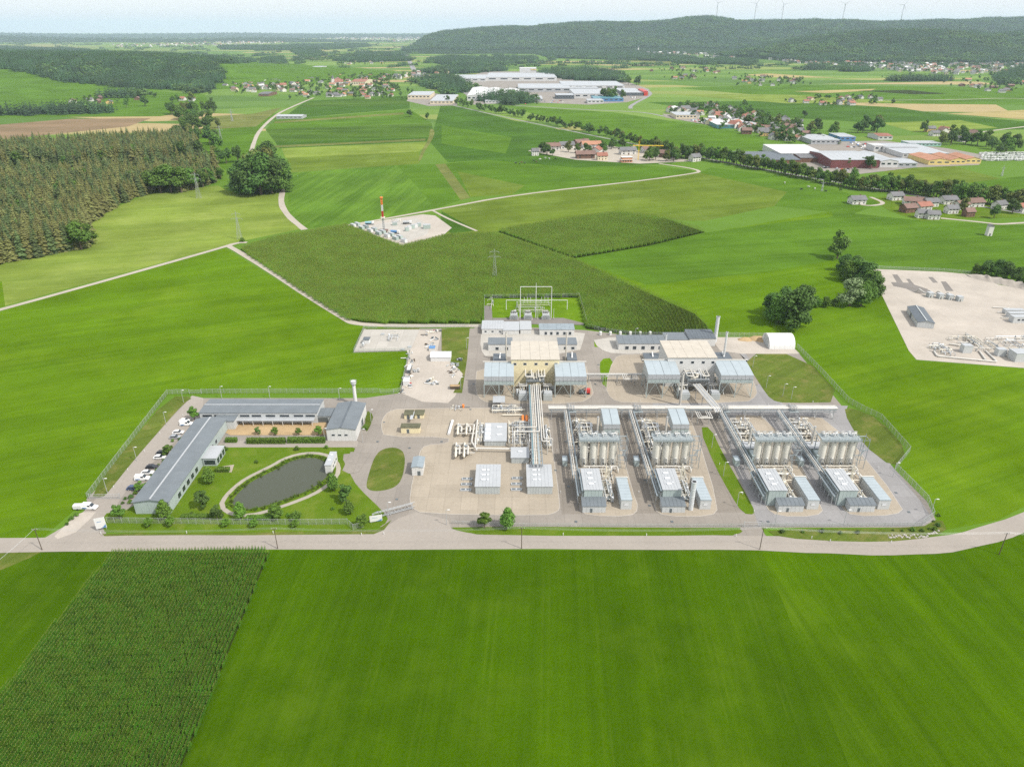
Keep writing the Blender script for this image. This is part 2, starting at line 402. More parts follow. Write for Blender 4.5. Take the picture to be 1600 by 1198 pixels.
t.links.new(cc, b.inputs['Base Color']); b.inputs['Roughness'].default_value = .92; b.inputs['Specular IOR Level'].default_value = .12
field_mat('hill_floor', (.028, .052, .018), None, bump=0)
ground = MB()
ground.quad((-30000, -600, 0), (30000, -600, 0), (30000, 42000, 0), (-30000, 42000, 0))
gm = bpy.data.meshes.new('ground')
ys = [-600, 200, 600, 1500, 4000, 9000, 20000, 42000]; xs = [-30000, -9000, -2500, -600, 0, 600, 2500, 9000, 30000]
gm.from_pydata([(x, y, 0) for y in ys for x in xs], [], [(j * 9 + i, j * 9 + i + 1, (j + 1) * 9 + i + 1, (j + 1) * 9 + i) for j in range(7) for i in range(8)])
gm.materials.append(MAT['plain']); go = bpy.data.objects.new('ground', gm); COL.objects.link(go); go['kind'] = 'structure'
terrain('hill', hill_back, -1500, 9500, 140, 5400, 11000, 50, 'hill_floor')
terrain('hill', hill_front, 600, 6500, 120, 3500, 6600, 50, 'hill_floor')
terrain('hill', hill_left, -4200, -300, 60, 1600, 4600, 40, 'meadow_green')
terrain('hill', hill_far, -22000, 9000, 150, 9500, 27000, 70, 'hill_floor')

ZC = [0]
def gp(pts): return [tuple(G(x, y)) for x, y in pts]
def smooth_poly(P, k=2):
    for _ in range(k):
        Q = []
        for i in range(len(P)):
            a, b_ = P[i], P[(i + 1) % len(P)]
            Q += [(a[0] * .75 + b_[0] * .25, a[1] * .75 + b_[1] * .25), (a[0] * .25 + b_[0] * .75, a[1] * .25 + b_[1] * .75)]
        P = Q
    return P
def sheet(name, pts, mat, z, rnd=0):
    ZC[0] += 1; z += ZC[0] * .0002
    P = [(p[0], p[1]) for p in (smooth_poly(pts, rnd) if rnd else pts)]
    P = ccw([tuple(G(x, y))[:2] for x, y in P])
    me = bpy.data.meshes.new(name); me.from_pydata([(x, y, z) for x, y in P], [], [tuple(range(len(P)))])
    me.materials.append(MAT[mat]); o = bpy.data.objects.new(name, me); COL.objects.link(o); o['kind'] = 'structure'; return o
def ribbon(name, pts, width, mat, z, verge=None):
    ZC[0] += 1; z += ZC[0] * .0002
    """a road of constant width along pixel points (smoothed)"""
    P = [Vector(G(x, y)[:2]) for x, y in pts]
    for _ in range(2):
        Q = [P[0]]
        for a, b_ in zip(P, P[1:]): Q += [a * .75 + b_ * .25, a * .25 + b_ * .75]
        P = Q + [P[-1]]
    L, Rr = [], []
    for i, p in enumerate(P):
        d = (P[min(i + 1, len(P) - 1)] - P[max(i - 1, 0)]); d = d.normalized(); n = Vector((-d.y, d.x))
        wv = width / 2 * (1 + .06 * sin(i * 1.7))
        L.append(p + n * wv); Rr.append(p - n * wv)
    n = len(P); me = bpy.data.meshes.new(name)
    me.from_pydata([(q.x, q.y, z) for q in L + Rr], [], [(n + i, n + i + 1, i + 1, i) for i in range(n - 1)])
    me.materials.append(MAT[mat]); o = bpy.data.objects.new(name, me); COL.objects.link(o); o['kind'] = 'structure'; return o

# near fields
sheet('meadow', [(-900, 866), (-400, 858), (185, 859), (-60, 1172), (-710, 2000), (-2600, 2000), (-1500, 1000)], 'meadow_front', .02)
sheet('meadow', [(420, 859), (1190, 859), (1345, 1240), (1654, 2000), (-89, 2000), (250, 1240)], 'meadow_front', .02)
sheet('meadow', [(1190, 859), (1330, 864), (1480, 861), (1550, 846), (1620, 815), (2100, 700), (2500, 1000), (4000, 2000), (1654, 2000), (1345, 1240)], 'meadow_front_right', .02)
sheet('meadow_verge', [(-300, 862), (0, 859), (70, 859), (45, 872), (-10, 895), (-300, 930)], 'lawn_dry', .035)
sheet('meadow', [(-400, 600), (0, 487), (352, 388), (545, 507), (580, 512), (550, 552), (640, 546), (625, 615), (262, 617), (135, 780), (60, 846), (-300, 852)], 'meadow_bright', .02)
sheet('meadow', [(-200, 545), (0, 480), (350, 384), (372, 378), (470, 358), (441, 325), (440, 295), (360, 300), (340, 290), (240, 300), (175, 326), (135, 352), (146, 382), (0, 414), (-300, 470)], 'meadow_light', .025)
sheet('meadow', [(-200, 545), (-200, 470), (3, 440), (8, 478)], 'meadow_bright', .03)
sheet('meadow', [(1110, 522), (1190, 526), (1245, 545), (1325, 630), (1375, 655), (1422, 706), (1402, 733), (1450, 785), (1475, 828), (1560, 812), (1640, 770), (2200, 620), (1600, 576), (1430, 563), (1358, 420), (1300, 330), (1102, 364), (895, 405), (1085, 490)], 'meadow_bright', .02)
sheet('meadow', [(895, 404), (1102, 364), (1200, 350), (1330, 335), (1330, 402), (1195, 425), (1010, 445)], 'meadow_green', .025)
sheet('meadow', [(1300, 330), (1440, 345), (1600, 352), (1800, 355), (1800, 480), (1600, 460), (1520, 428), (1360, 420), (1310, 400)], 'meadow_green', .03)
sheet('meadow', [(690, 326), (800, 305), (1000, 283), (1092, 270), (1230, 300), (1210, 322), (1102, 345), (1070, 345), (965, 331), (775, 362), (700, 372)], 'meadow_olive', .025)
sheet('meadow', [(1092, 270), (1110, 262), (1240, 278), (1380, 318), (1330, 335), (1210, 322), (1230, 300)], 'meadow_green', .03)
sheet('meadow', [(690, 330), (745, 360), (705, 366), (688, 345)], 'meadow_dark', .035)
sheet('meadow', [(450, 300), (443, 290), (455, 270), (620, 258), (655, 295), (680, 326), (545, 351), (478, 357), (452, 335)], 'meadow_stripe', .03)
sheet('meadow', [(620, 258), (680, 257), (722, 312), (680, 326), (655, 295)], 'meadow_green', .032)
sheet('meadow', [(680, 257), (696, 256), (735, 309), (720, 313)], 'meadow_dry', .034)
sheet('meadow', [(696, 256), (760, 250), (900, 262), (1000, 258), (1080, 266), (1085, 270), (1000, 282), (735, 309)], 'meadow_green', .032)
sheet('meadow', [(715, 268), (820, 290), (800, 304), (735, 308)], 'meadow_olive', .036)
sheet('meadow', [(448, 246), (655, 236), (655, 256), (455, 270)], 'meadow_olive', .034)
sheet('meadow', [(440, 232), (672, 222), (655, 237), (446, 247)], 'meadow_light', .036)
sheet('meadow', [(430, 222), (675, 214), (672, 221), (436, 232)], 'meadow_dark', .038)
sheet('meadow', [(425, 228), (665, 217), (664, 220), (428, 231)], 'meadow_dry', .05)
sheet('meadow', [(415, 203), (674, 193), (678, 206), (675, 213), (430, 222)], 'meadow_strip', .036)
sheet('meadow', [(430, 188), (640, 171), (674, 192), (415, 203)], 'meadow_green', .036)
sheet('meadow', [(430, 190), (630, 176), (632, 179), (428, 193)], 'meadow_dry', .05)
sheet('meadow', [(478, 158), (640, 150), (640, 170), (440, 186)], 'meadow_dark', .036)
sheet('meadow', [(480, 160), (600, 153), (640, 158), (640, 164), (470, 168)], 'meadow_strip', .05)
sheet('field_path', [(672, 200), (680, 205), (676, 218), (664, 236), (657, 252), (653, 252), (658, 236), (670, 217)], 'meadow_dry', .06, 1)
sheet('meadow', [(690, 160), (800, 188), (960, 220), (1060, 245), (1050, 256), (900, 262), (760, 250), (700, 254), (672, 222)], 'meadow_dark', .034)
sheet('meadow', [(690, 196), (800, 215), (790, 240), (690, 225)], 'meadow_green', .045)
sheet('meadow', [(790, 166), (960, 176), (1120, 200), (1190, 215), (1200, 236), (1060, 232), (930, 205)], 'meadow_green', .034)
sheet('meadow', [(300, 205), (395, 180), (440, 176), (405, 205), (395, 235), (360, 270), (300, 235)], 'meadow_green', .034)
sheet('meadow', [(315, 183), (395, 178), (440, 168), (400, 198), (318, 203)], 'meadow_dry', .04)
sheet('ploughed_field', [(-200, 196), (0, 195), (110, 186), (236, 185), (200, 198), (130, 205), (0, 219), (-200, 228)], 'soil_brown', .05)
sheet('meadow', [(-250, 150), (60, 132), (160, 137), (320, 148), (330, 170), (250, 182), (0, 184), (-250, 188)], 'meadow_green', .034)
sheet('meadow', [(1040, 147), (1230, 148), (1420, 160), (1230, 162)], 'meadow_light', .045)
sheet('meadow', [(1060, 138), (1200, 132), (1600, 138), (1700, 165), (1380, 162), (1200, 150)], 'meadow_green', .04)
sheet('meadow', [(1010, 160), (1210, 158), (1400, 168), (1480, 180), (1600, 190), (1700, 200), (1500, 205), (1330, 190), (1130, 178)], 'meadow_dark', .04)
sheet('meadow', [(1375, 192), (1500, 188), (1560, 200), (1430, 207)], 'meadow_light', .05)
sheet('stubble_field', [(1480, 178), (1600, 172), (1700, 170), (1700, 188), (1600, 187), (1535, 182)], 'stubble', .06)
sheet('stubble_field', [(1240, 143), (1370, 139), (1360, 142), (1290, 146)], 'stubble', .06)
sheet('stubble_field', [(1165, 117), (1200, 115), (1310, 122), (1200, 121)], 'stubble', .06)
sheet('meadow', [(1340, 142), (1420, 141), (1480, 147), (1430, 148)], 'corn_soil', .06)
sheet('meadow', [(920, 92), (1050, 93), (1180, 99), (1050, 100)], 'meadow_dry', .06)
sheet('meadow', [(1380, 268), (1480, 257), (1580, 284), (1450, 296)], 'meadow_olive', .05)
sheet('meadow', [(1480, 290), (1600, 275), (1700, 280), (1700, 310), (1600, 312)], 'meadow_green', .05)
# roads and tracks
ribbon('farm_road', [(356, 384), (385, 400), (540, 500), (556, 506), (600, 509), (752, 509)], 4.6, 'track', .09)
ribbon('farm_road', [(-200, 535), (0, 485), (340, 389), (372, 379), (386, 379)], 4.4, 'track', .085)
ribbon('farm_road', [(476, 359), (450, 338), (438, 318), (442, 296)], 5.6, 'track', .085)
ribbon('farm_road', [(393, 236), (396, 225), (404, 205), (428, 182), (445, 172), (490, 153)], 6.0, 'track', .09)
ribbon('farm_road', [(540, 353), (680, 328), (800, 305), (1000, 283), (1085, 271), (1095, 268), (1080, 263), (1030, 256)], 4.4, 'track', .085)
ribbon('field_track', [(676, 329), (700, 342), (745, 361)], 2.6, 'track', .08)
ribbon('public_road', [(-300, 858), (0, 852), (300, 847), (800, 846), (1180, 847), (1300, 854), (1440, 856), (1530, 841), (1620, 809), (1900, 690)], 7.6, 'road_public', .08)
ribbon('country_road', [(690, 161), (800, 186), (960, 219), (1090, 246), (1300, 284), (1600, 334), (1700, 350)], 5.0, 'asphalt_grey', .10)
ribbon('country_road', [(790, 164), (880, 170), (970, 174), (1010, 176), (1050, 185), (1120, 196)], 7.0, 'asphalt_grey', .10)
ribbon('country_road', [(628, 72), (634, 85), (646, 108), (652, 118), (690, 130), (740, 150)], 22.0, 'asphalt_grey', .12)
ribbon('village_road', [(1360, 308), (1385, 318), (1362, 322), (1345, 320)], 4.0, 'track', .10)
ribbon('village_road', [(1470, 341), (1540, 348), (1560, 351), (1600, 348), (1680, 345)], 4.5, 'track', .10)
ribbon('village_road', [(1510, 210), (1560, 203), (1620, 196)], 6.0, 'track', .10)
ribbon('village_road', [(1380, 157), (1500, 156), (1580, 153), (1640, 158)], 7.0, 'track', .12)
ribbon('village_road', [(985, 170), (985, 165), (1015, 150), (1017, 145), (1008, 140)], 9.0, 'asphalt_grey', .12)
# plant ground
sheet('plant_yard', [(135, 780), (150, 822), (110, 838), (165, 838), (168, 816), (560, 828), (600, 822), (640, 840), (700, 826), (1160, 824), (1440, 824), (1462, 812), (1448, 783), (1400, 735), (1380, 715), (1320, 640), (1245, 548), (1200, 527), (1000, 526), (915, 516), (752, 508), (740, 513), (568, 514), (552, 551), (640, 548), (625, 614), (570, 622), (300, 622), (270, 640)], 'asphalt', .045)
sheet('access_road', [(60, 846), (118, 812), (190, 738), (288, 632), (300, 618), (318, 622), (316, 645), (300, 665), (205, 755), (185, 785), (172, 810), (152, 826), (158, 838), (185, 842), (180, 847), (60, 849)], 'road_public', .055)
sheet('access_road', [(560, 838), (600, 825), (622, 810), (650, 800), (700, 812), (705, 826), (760, 838), (760, 843), (560, 843)], 'road_public', .055)
sheet('access_road', [(1158, 824), (1190, 824), (1195, 835), (1205, 842), (1140, 842)], 'asphalt', .055)
sheet('plant_road', [(862, 648), (1090, 648), (1125, 700), (1170, 800), (878, 803), (868, 720)], 'asphalt_brown', .058)
sheet('plant_road', [(1125, 640), (1320, 634), (1345, 668), (1440, 785), (1458, 812), (1440, 822), (1185, 822), (1175, 790), (1150, 735)], 'asphalt_grey', .062)
sheet('plant_road', [(1020, 628), (1190, 600), (1180, 575), (1155, 552), (1165, 552), (1200, 610), (1225, 632), (1325, 634), (1322, 640), (1020, 640)], 'asphalt_grey', .064)
def lawn(pts, mat='lawn', rnd=1, z=.10):
    P = smooth_poly(pts, rnd) if rnd else pts
    P = [tuple(G(x, y))[:2] for x, y in P]
    mb = MB(); mb.prism(P, .0, z); o = mb.build('lawn', mat); o['kind'] = 'structure'; return o
def padslab(name, pts, mat='pad', rnd=1, z=.16):
    """kerbed island: a kerb band round a slab that lies a little lower"""
    P = smooth_poly(pts, rnd) if rnd else pts
    P = ccw([tuple(G(x, y))[:2] for x, y in P])
    n = len(P); c = Vector((sum(p[0] for p in P) / n, sum(p[1] for p in P) / n))
    Q = []
    for i in range(n):
        a = Vector(P[i - 1]); b_ = Vector(P[i]); d = Vector(P[(i + 1) % n])
        e = (d - a).normalized(); Q.append(b_ + Vector((-e.y, e.x)) * .22)
    mb = MB(); mb.prism([tuple(q) for q in Q], .0, z - .02); o = mb.build(name, mat); o['kind'] = 'structure'
    k = MB()
    for i in range(n):
        j = (i + 1) % n
        k.hexa([(P[i][0], P[i][1], 0), (P[j][0], P[j][1], 0), (Q[j].x, Q[j].y, 0), (Q[i].x, Q[i].y, 0), (P[i][0], P[i][1], z), (P[j][0], P[j][1], z), (Q[j].x, Q[j].y, z), (Q[i].x, Q[i].y, z)])
    ko = k.build('kerb', 'kerb', o)
    return o
lawn([(140, 775), (190, 708), (264, 619), (303, 620), (288, 630), (262, 658), (205, 724), (170, 768), (160, 778)], 'lawn_dry')
lawn([(168, 800), (200, 800), (330, 700), (350, 694), (512, 694), (556, 698), (552, 708), (532, 710), (548, 742), (558, 760), (600, 800), (608, 814), (585, 828), (430, 832), (165, 834), (160, 822), (162, 808)])
lawn([(574, 765), (572, 755), (585, 712), (600, 700), (622, 699), (634, 710), (630, 745), (618, 762), (590, 768)], 'lawn_dry', 2)
lawn([(572, 640), (584, 648), (580, 662), (573, 676), (570, 668)], 'lawn_dry')
lawn([(690, 514), (734, 512), (730, 560), (722, 614), (708, 614), (724, 585), (712, 572), (690, 556)], 'lawn_dry', 0)
lawn([(757, 467), (903, 466), (914, 505), (757, 504)], 'lawn_bright', 0)
lawn([(938, 561), (958, 559), (966, 604), (943, 607), (937, 580)], 'lawn_bright')
lawn([(928, 531), (938, 530), (941, 543), (929, 542)], 'lawn_bright', 0)
lawn([(1158, 553), (1252, 553), (1322, 628), (1225, 630), (1205, 625), (1190, 605)], 'lawn_dry')
lawn([(1092, 668), (1110, 667), (1130, 710), (1176, 790), (1180, 804), (1160, 802), (1140, 770), (1118, 730)], 'lawn')
lawn([(1316, 640), (1332, 637), (1374, 655), (1420, 706), (1398, 733), (1345, 692)], 'lawn_dry')
lawn([(1195, 826), (1440, 826), (1470, 808), (1482, 832), (1420, 845), (1330, 847), (1215, 840)], 'lawn_dry')
lawn([(702, 822), (1155, 825), (1162, 832), (1135, 837), (770, 837), (715, 830)], 'lawn')
lawn([(540, 830), (590, 827), (612, 812), (600, 828), (575, 838), (540, 838), (200, 840), (165, 839), (160, 834)], 'lawn_dry', 0, .07)
padslab('paved_pad', [(597, 655), (606, 643), (625, 638), (855, 637), (862, 690), (876, 790), (872, 800), (850, 806), (660, 803), (642, 793), (639, 775), (654, 708), (664, 695), (700, 693), (701, 683), (600, 683), (595, 668)])
padslab('paved_pad', [(745, 570), (742, 612), (752, 627), (775, 631), (905, 631), (928, 618), (925, 605), (913, 562)])
padslab('paved_pad', [(945, 605), (954, 624), (975, 630), (1165, 630), (1184, 618), (1180, 600), (1153, 553), (975, 553), (958, 560)])
padslab('paved_pad', [(881, 646), (903, 795), (918, 806), (985, 807), (999, 796), (988, 765), (956, 645)])
padslab('paved_pad', [(990, 646), (1020, 795), (1038, 807), (1112, 807), (1124, 793), (1085, 665), (1070, 645)])
padslab('paved_pad', [(1130, 648), (1195, 793), (1215, 807), (1275, 807), (1289, 795), (1208, 650)])
padslab('paved_pad', [(1232, 648), (1313, 793), (1333, 807), (1400, 805), (1414, 793), (1302, 655)])
padslab('paved_pad', [(752, 515), (915, 518), (912, 530), (905, 552), (760, 560), (750, 545)], 'slab')
padslab('paved_pad', [(925, 527), (1040, 528), (1040, 552), (960, 554), (935, 545)], 'slab')
sheet('gravel_yard', [(1110, 527), (1190, 527), (1243, 546), (1250, 553), (1160, 553), (1125, 548)], 'gravel', .085)
sheet('parking_bay', [(545, 740), (560, 738), (580, 708), (548, 706), (535, 735)], 'asphalt', .115)
sheet('plant_path', [(352, 688), (512, 688), (560, 689), (558, 699), (350, 699)], 'road_public', .118)
sheet('dug_courtyard', [(352, 676), (360, 660), (510, 660), (512, 680), (360, 680)], 'bare_earth', .12)
padslab('paved_pad', [(553, 549), (569, 515), (656, 515), (642, 547)], 'slab', 0)
sheet('gravel_yard', [(626, 614), (641, 548), (655, 516), (690, 516), (682, 555), (714, 558), (724, 575), (722, 588), (712, 618), (700, 630), (660, 628)], 'gravel', .085)
lawn([(572, 514), (655, 512), (655, 515), (571, 517)], 'lawn_dry', 0)
# pond
pond_px = [(361, 787), (368, 775), (380, 763), (394, 752), (420, 739), (438, 730), (449, 723), (466, 717), (481, 715), (496, 716), (508, 721), (515, 731), (513, 743), (500, 755), (481, 767), (450, 779), (429, 786), (413, 791), (392, 796), (374, 795)]
m, t, b = nodes_of('pond_water')
b.inputs['Base Color'].default_value = (.062, .070, .048, 1); b.inputs['Roughness'].default_value = .07; b.inputs['IOR'].default_value = 1.33
g = N(t, 'ShaderNodeNewGeometry'); bp = N(t, 'ShaderNodeBump'); bp.inputs['Strength'].default_value = .25; bp.inputs['Distance'].default_value = .05
t.links.new(noise(t, g.outputs['Position'], 1.1, 3), bp.inputs['Height']); t.links.new(bp.outputs[0], b.inputs['Normal'])
def grow(px, k):
    P = [Vector(G(x, y)[:2]) for x, y in smooth_poly(px, 1)]; P = [Vector(p) for p in ccw([tuple(p) for p in P])]
    Q = []
    for i in range(len(P)):
        e = (P[(i + 1) % len(P)] - P[i - 1]).normalized(); Q.append(P[i] + Vector((e.y, -e.x)) * k)
    return [(q.x, q.y) for q in Q]
def wsheet(name, P, mat, z):
    me = bpy.data.meshes.new(name); P = ccw(P); me.from_pydata([(x, y, z) for x, y in P], [], [tuple(range(len(P)))])
    me.materials.append(MAT[mat]); o = bpy.data.objects.new(name, me); COL.objects.link(o); o['kind'] = 'structure'; return o
paved_mat('path_gravel', (.34, .31, .255), .1)
wsheet('pond_path', grow(pond_px, 4.3), 'path_gravel', .125)
wsheet('pond_bank', grow(pond_px, 2.6), 'lawn', .14)
wsheet('pond_water', grow(pond_px, 0), 'pond_water', .155)
# right gravel site and drilling site
sheet('gravel_site', [(1358, 420), (1475, 425), (1518, 429), (1560, 445), (1700, 470), (1900, 610), (1600, 575), (1432, 562), (1420, 548)], 'gravel', .06)
sheet('gravel_site', [(543, 351), (560, 350), (660, 335), (680, 337), (706, 356), (690, 370), (628, 385)], 'gravel', .06)
sheet('concrete_apron', [(580, 352), (650, 341), (672, 352), (668, 366), (630, 380)], 'slab', .075)
for q in ([(1394, 429), (1402, 429), (1412, 443), (1402, 443)], [(1392, 441), (1420, 442), (1450, 452), (1448, 459), (1430, 458), (1415, 451), (1396, 447)], [(1450, 433), (1457, 433), (1466, 442), (1458, 442)], [(1470, 440), (1478, 440), (1490, 455), (1478, 455)], [(1416, 436), (1421, 436), (1432, 449), (1425, 449)]):
    sheet('damp_patch', q, 'pad_dark', .075)
# ------------------------------------------------------------------ trees, woods, maize
leaf_mat('spruce_green', (.078, .112, .036), .45, .15, .35)
leaf_mat('spruce_olive', (.140, .146, .044), .40, .15, .35)
leaf_mat('leaf_green', (.098, .185, .026), .45, .25, .8)
leaf_mat('leaf_dark', (.070, .135, .025), .45, .2, .8)
leaf_mat('leaf_olive', (.14, .175, .038), .40, .25, .8)
leaf_mat('leaf_light', (.12, .215, .028), .35, .3, .8)
leaf_mat('leaf_silver', (.20, .26, .12), .3, .25, .8)
leaf_mat('maize_green', (.072, .185, .008), .30, .3, .25, .04)
leaf_mat('maize_ripe', (.170, .305, .026), .25, .3, .05, .03)
leaf_mat('maize_tassel', (.26, .32, .07), .2, .3, .5, .03)
leaf_mat('reed', (.12, .17, .03), .4, .3, 1.0)
leaf_mat('far_wood', (.042, .092, .034), .5, .15, .02)
leaf_mat('far_wood_light', (.095, .17, .045), .4, .15, .02)
pm('bark', (.10, .075, .055), .9, var=.3, scale=3)
pm('bark_grey', (.22, .20, .17), .9, var=.3, scale=3)

def conifer(mb, h, r, rng, layers=11, per=8, x=0, y=0, z=0, z0=.10):
    for L in range(layers):
        f = L / (layers - 1); zz = z + h * (z0 + (1 - z0) * f ** .92); rr = r * (1 - f ** 1.7) ** .9 + .12
        n = max(4, int(per * (1 - .5 * f))); o = rng.random() * 6.28
        for k in range(n):
            a = o + 6.283 * k / n + rng.uniform(-.25, .25); l = rr * rng.uniform(.62, 1.2); wd = l * rng.uniform(.26, .44)
            ca, sa = cos(a), sin(a); dz = -l * rng.uniform(.30, .60)
            p = (x, y, zz + h * .045); q = (x + ca * l, y + sa * l, zz + dz)
            m1 = (x + ca * l * .6 - sa * wd, y + sa * l * .6 + ca * wd, zz + dz * .75); m2 = (x + ca * l * .6 + sa * wd, y + sa * l * .6 - ca * wd, zz + dz * .75)
            mid = (x + ca * l * .62, y + sa * l * .62, zz + dz * .35)
            mb.tri(p, m1, mid); mb.tri(p, mid, m2); mb.tri(m1, q, mid); mb.tri(mid, q, m2)
    mb.cyl((x, y, z + h * .93), (x, y, z + h * 1.03), .12, 4, .01, False)
def leafcloud(mb, n, lobes, size, rng, up=.25):
    tot = sum(l[3] ** 2 for l in lobes)
    for (cx, cy, cz, lr) in lobes:
        for _ in range(int(n * lr * lr / tot)):
            while True:
                d = Vector((rng.uniform(-1, 1), rng.uniform(-1, 1), rng.uniform(-1, 1)))
                if .05 < d.length < 1: break
            d.normalize(); rad = lr * (rng.random() ** .35) * rng.uniform(.85, 1.1)
            c = Vector((cx, cy, cz)) + Vector((d.x * rad, d.y * rad, d.z * rad * .85))
            nn = (d + Vector((rng.uniform(-.7, .7), rng.uniform(-.7, .7), rng.uniform(-.4, .9) + up))).normalized()
            u = nn.orthogonal().normalized(); ang = rng.random() * 6.28
            u, v = u * cos(ang) + nn.cross(u) * sin(ang), nn.cross(u) * cos(ang) - u * sin(ang)
            s_ = size * rng.uniform(.6, 1.3); bend = nn * s_ * .25
            mb.quad(c - u * s_, c - v * s_ * .7 + bend * .3, c + u * s_, c + v * s_ * .7 - bend)
def lobes_for(h, r, rng, n=9, low=.34):
    L = [(0, 0, h * (low + .38), r * .62)]
    for k in range(n):
        a = 6.283 * k / n + rng.uniform(-.4, .4); f = rng.uniform(0, 1)
        rr = r * rng.uniform(.30, .46); d = r * (.62 - .42 * f ** 2) * rng.uniform(.8, 1.15)
        L.append((cos(a) * d, sin(a) * d, h * (low + .12 + f * (.82 - low)), rr))
    return L
def trunk_mesh(h, r, rng, limbs=5, top=.62):
    mb = MB(); mb.cyl((0, 0, -.3), (0, 0, h * .3), r * 1.25, 7, r * .85); mb.cyl((0, 0, h * .3), (rng.uniform(-.2, .2), rng.uniform(-.2, .2), h * top), r * .85, 7, r * .3)
    for k in range(limbs):
        a = 6.283 * k / limbs + rng.uniform(-.3, .3); z = h * rng.uniform(.25, .5); l = h * rng.uniform(.2, .32)
        mb.cyl((0, 0, z), (cos(a) * l, sin(a) * l, z + l * rng.uniform(.6, 1.1)), r * .42, 5, r * .12)
    return mb
PROTO = bpy.data.collections.new('scatter_shapes')        # shapes used only inside scatter nodes
def proto(mb, name, mats):
    me = bpy.data.meshes.new(name); me.from_pydata(mb.v, [], mb.f)
    for m_ in mats: me.materials.append(MAT[m_])
    if len(mats) > 1: me.polygons.foreach_set('material_index', mb.m)
    return bpy.data.objects.new(name, me)
def scatter(name, pts, shapes, label, cat, kind='stuff', parent=None):
    """one object of countless alike things; pts rows: x, y, z, scale, rotation, index"""
    pts = np.array(pts, float); n = len(pts)
    c = bpy.data.collections.new(name + '_shapes')
    for i, s in enumerate(shapes):
        s.name = '%s_shape_%02d' % (name, i); c.objects.link(s)
    me = bpy.data.meshes.new(name); me.vertices.add(n); me.vertices.foreach_set('co', pts[:, :3].ravel())
    for an, ty, col in (('sc', 'FLOAT', 3), ('ro', 'FLOAT', 4), ('ix', 'INT', 5)):
        at = me.attributes.new(an, ty, 'POINT'); at.data.foreach_set('value', pts[:, col].astype(np.int32 if ty == 'INT' else np.float32))
    o = bpy.data.objects.new(name, me); COL.objects.link(o)
    ng = bpy.data.node_groups.new(name, 'GeometryNodeTree')
    ng.interface.new_socket('Geometry', in_out='INPUT', socket_type='NodeSocketGeometry'); ng.interface.new_socket('Geometry', in_out='OUTPUT', socket_type='NodeSocketGeometry')
    gi = ng.nodes.new('NodeGroupInput'); gout = ng.nodes.new('NodeGroupOutput'); ip = ng.nodes.new('GeometryNodeInstanceOnPoints')
    ci = ng.nodes.new('GeometryNodeCollectionInfo'); ci.inputs['Collection'].default_value = c
    ci.inputs['Separate Children'].default_value = True; ci.inputs['Reset Children'].default_value = True
    def na(nm, ty):
        q = ng.nodes.new('GeometryNodeInputNamedAttribute'); q.data_type = ty; q.inputs[0].default_value = nm; return q.outputs[0]
    cx = ng.nodes.new('ShaderNodeCombineXYZ'); ng.links.new(na('ro', 'FLOAT'), cx.inputs[2])
    ip.inputs['Pick Instance'].default_value = True
    ng.links.new(gi.outputs[0], ip.inputs['Points']); ng.links.new(ci.outputs[0], ip.inputs['Instance'])
    ng.links.new(na('ix', 'INT'), ip.inputs['Instance Index']); ng.links.new(cx.outputs[0], ip.inputs['Rotation']); ng.links.new(na('sc', 'FLOAT'), ip.inputs['Scale'])
    ng.links.new(ip.outputs[0], gout.inputs[0])
    md = o.modifiers.new('scatter', 'NODES'); md.node_group = ng
    tag(o, label, cat, None, kind)
    return o
def poly_pts(P, step, jit, rng_seed, ang=0.0):
    """jittered grid inside a world polygon"""
    P = np.array([(p[0], p[1]) for p in P]); rs = np.random.RandomState(rng_seed)
    c = P.mean(0); ca, sa = cos(ang), sin(ang)
    Rm = np.array([[ca, -sa], [sa, ca]]); Q = (P - c) @ Rm
    x0, y0 = Q.min(0); x1, y1 = Q.max(0)
    X, Y = np.meshgrid(np.arange(x0, x1, step[0]), np.arange(y0, y1, step[1]))
    A = np.stack([X.ravel(), Y.ravel()], 1)
    A = A + rs.uniform(-.5, .5, A.shape) * np.array(step) * jit
    A = A @ Rm.T + c
    k = inside_np([tuple(p) for p in P], A[:, 0], A[:, 1])
    return A[k]

# ---- tree kinds (each: crown meshes + trunk mesh that copies share)
rg = random.Random(11)
def crown_obj(mb, mat): 
    me = bpy.data.meshes.new('crown'); me.from_pydata(mb.v, [], mb.f); me.materials.append(MAT[mat]); return me
def trunk_me(mb, mat='bark'):
    me = bpy.data.meshes.new('trunk'); me.from_pydata(mb.v, [], mb.f); me.materials.append(MAT[mat]); return me
KIND = {}
def add_kind(k, crown, trunk): KIND.setdefault(k, []).append((crown, trunk))
for v in range(6):                                     # spruce, unit height 10 m
    h, r = 10, rg.uniform(2.0, 2.6); mb = MB(); conifer(mb, h, r, rg, 17, 11, z0=.05)
    tk = MB(); tk.cyl((0, 0, -.2), (0, 0, 9), .20, 6, .03)
    add_kind('spruce', crown_obj(mb, ('spruce_green', 'spruce_olive', 'spruce_olive')[v % 3]), trunk_me(tk))
for v in range(5):                                     # broadleaf, unit height 10 m
    mb = MB(); leafcloud(mb, 1500, lobes_for(10, 4.3, rg, 11, .18), .42, rg)
    add_kind('broad', crown_obj(mb, ('leaf_green', 'leaf_dark', 'leaf_green', 'leaf_olive', 'leaf_dark')[v]), trunk_me(trunk_mesh(10, .28, rg)))
for v in range(3):                                     # broad dense shrubs for copses, unit height 10 m
    mb = MB(); leafcloud(mb, 2600, lobes_for(10, 5.2, rg, 14, .10), .40, rg)
    add_kind('copse', crown_obj(mb, ('leaf_dark', 'leaf_dark', 'leaf_green')[v]), trunk_me(trunk_mesh(10, .32, rg)))
mb = MB(); leafcloud(mb, 2600, lobes_for(10, 4.8, rg, 14, .10), .36, rg)
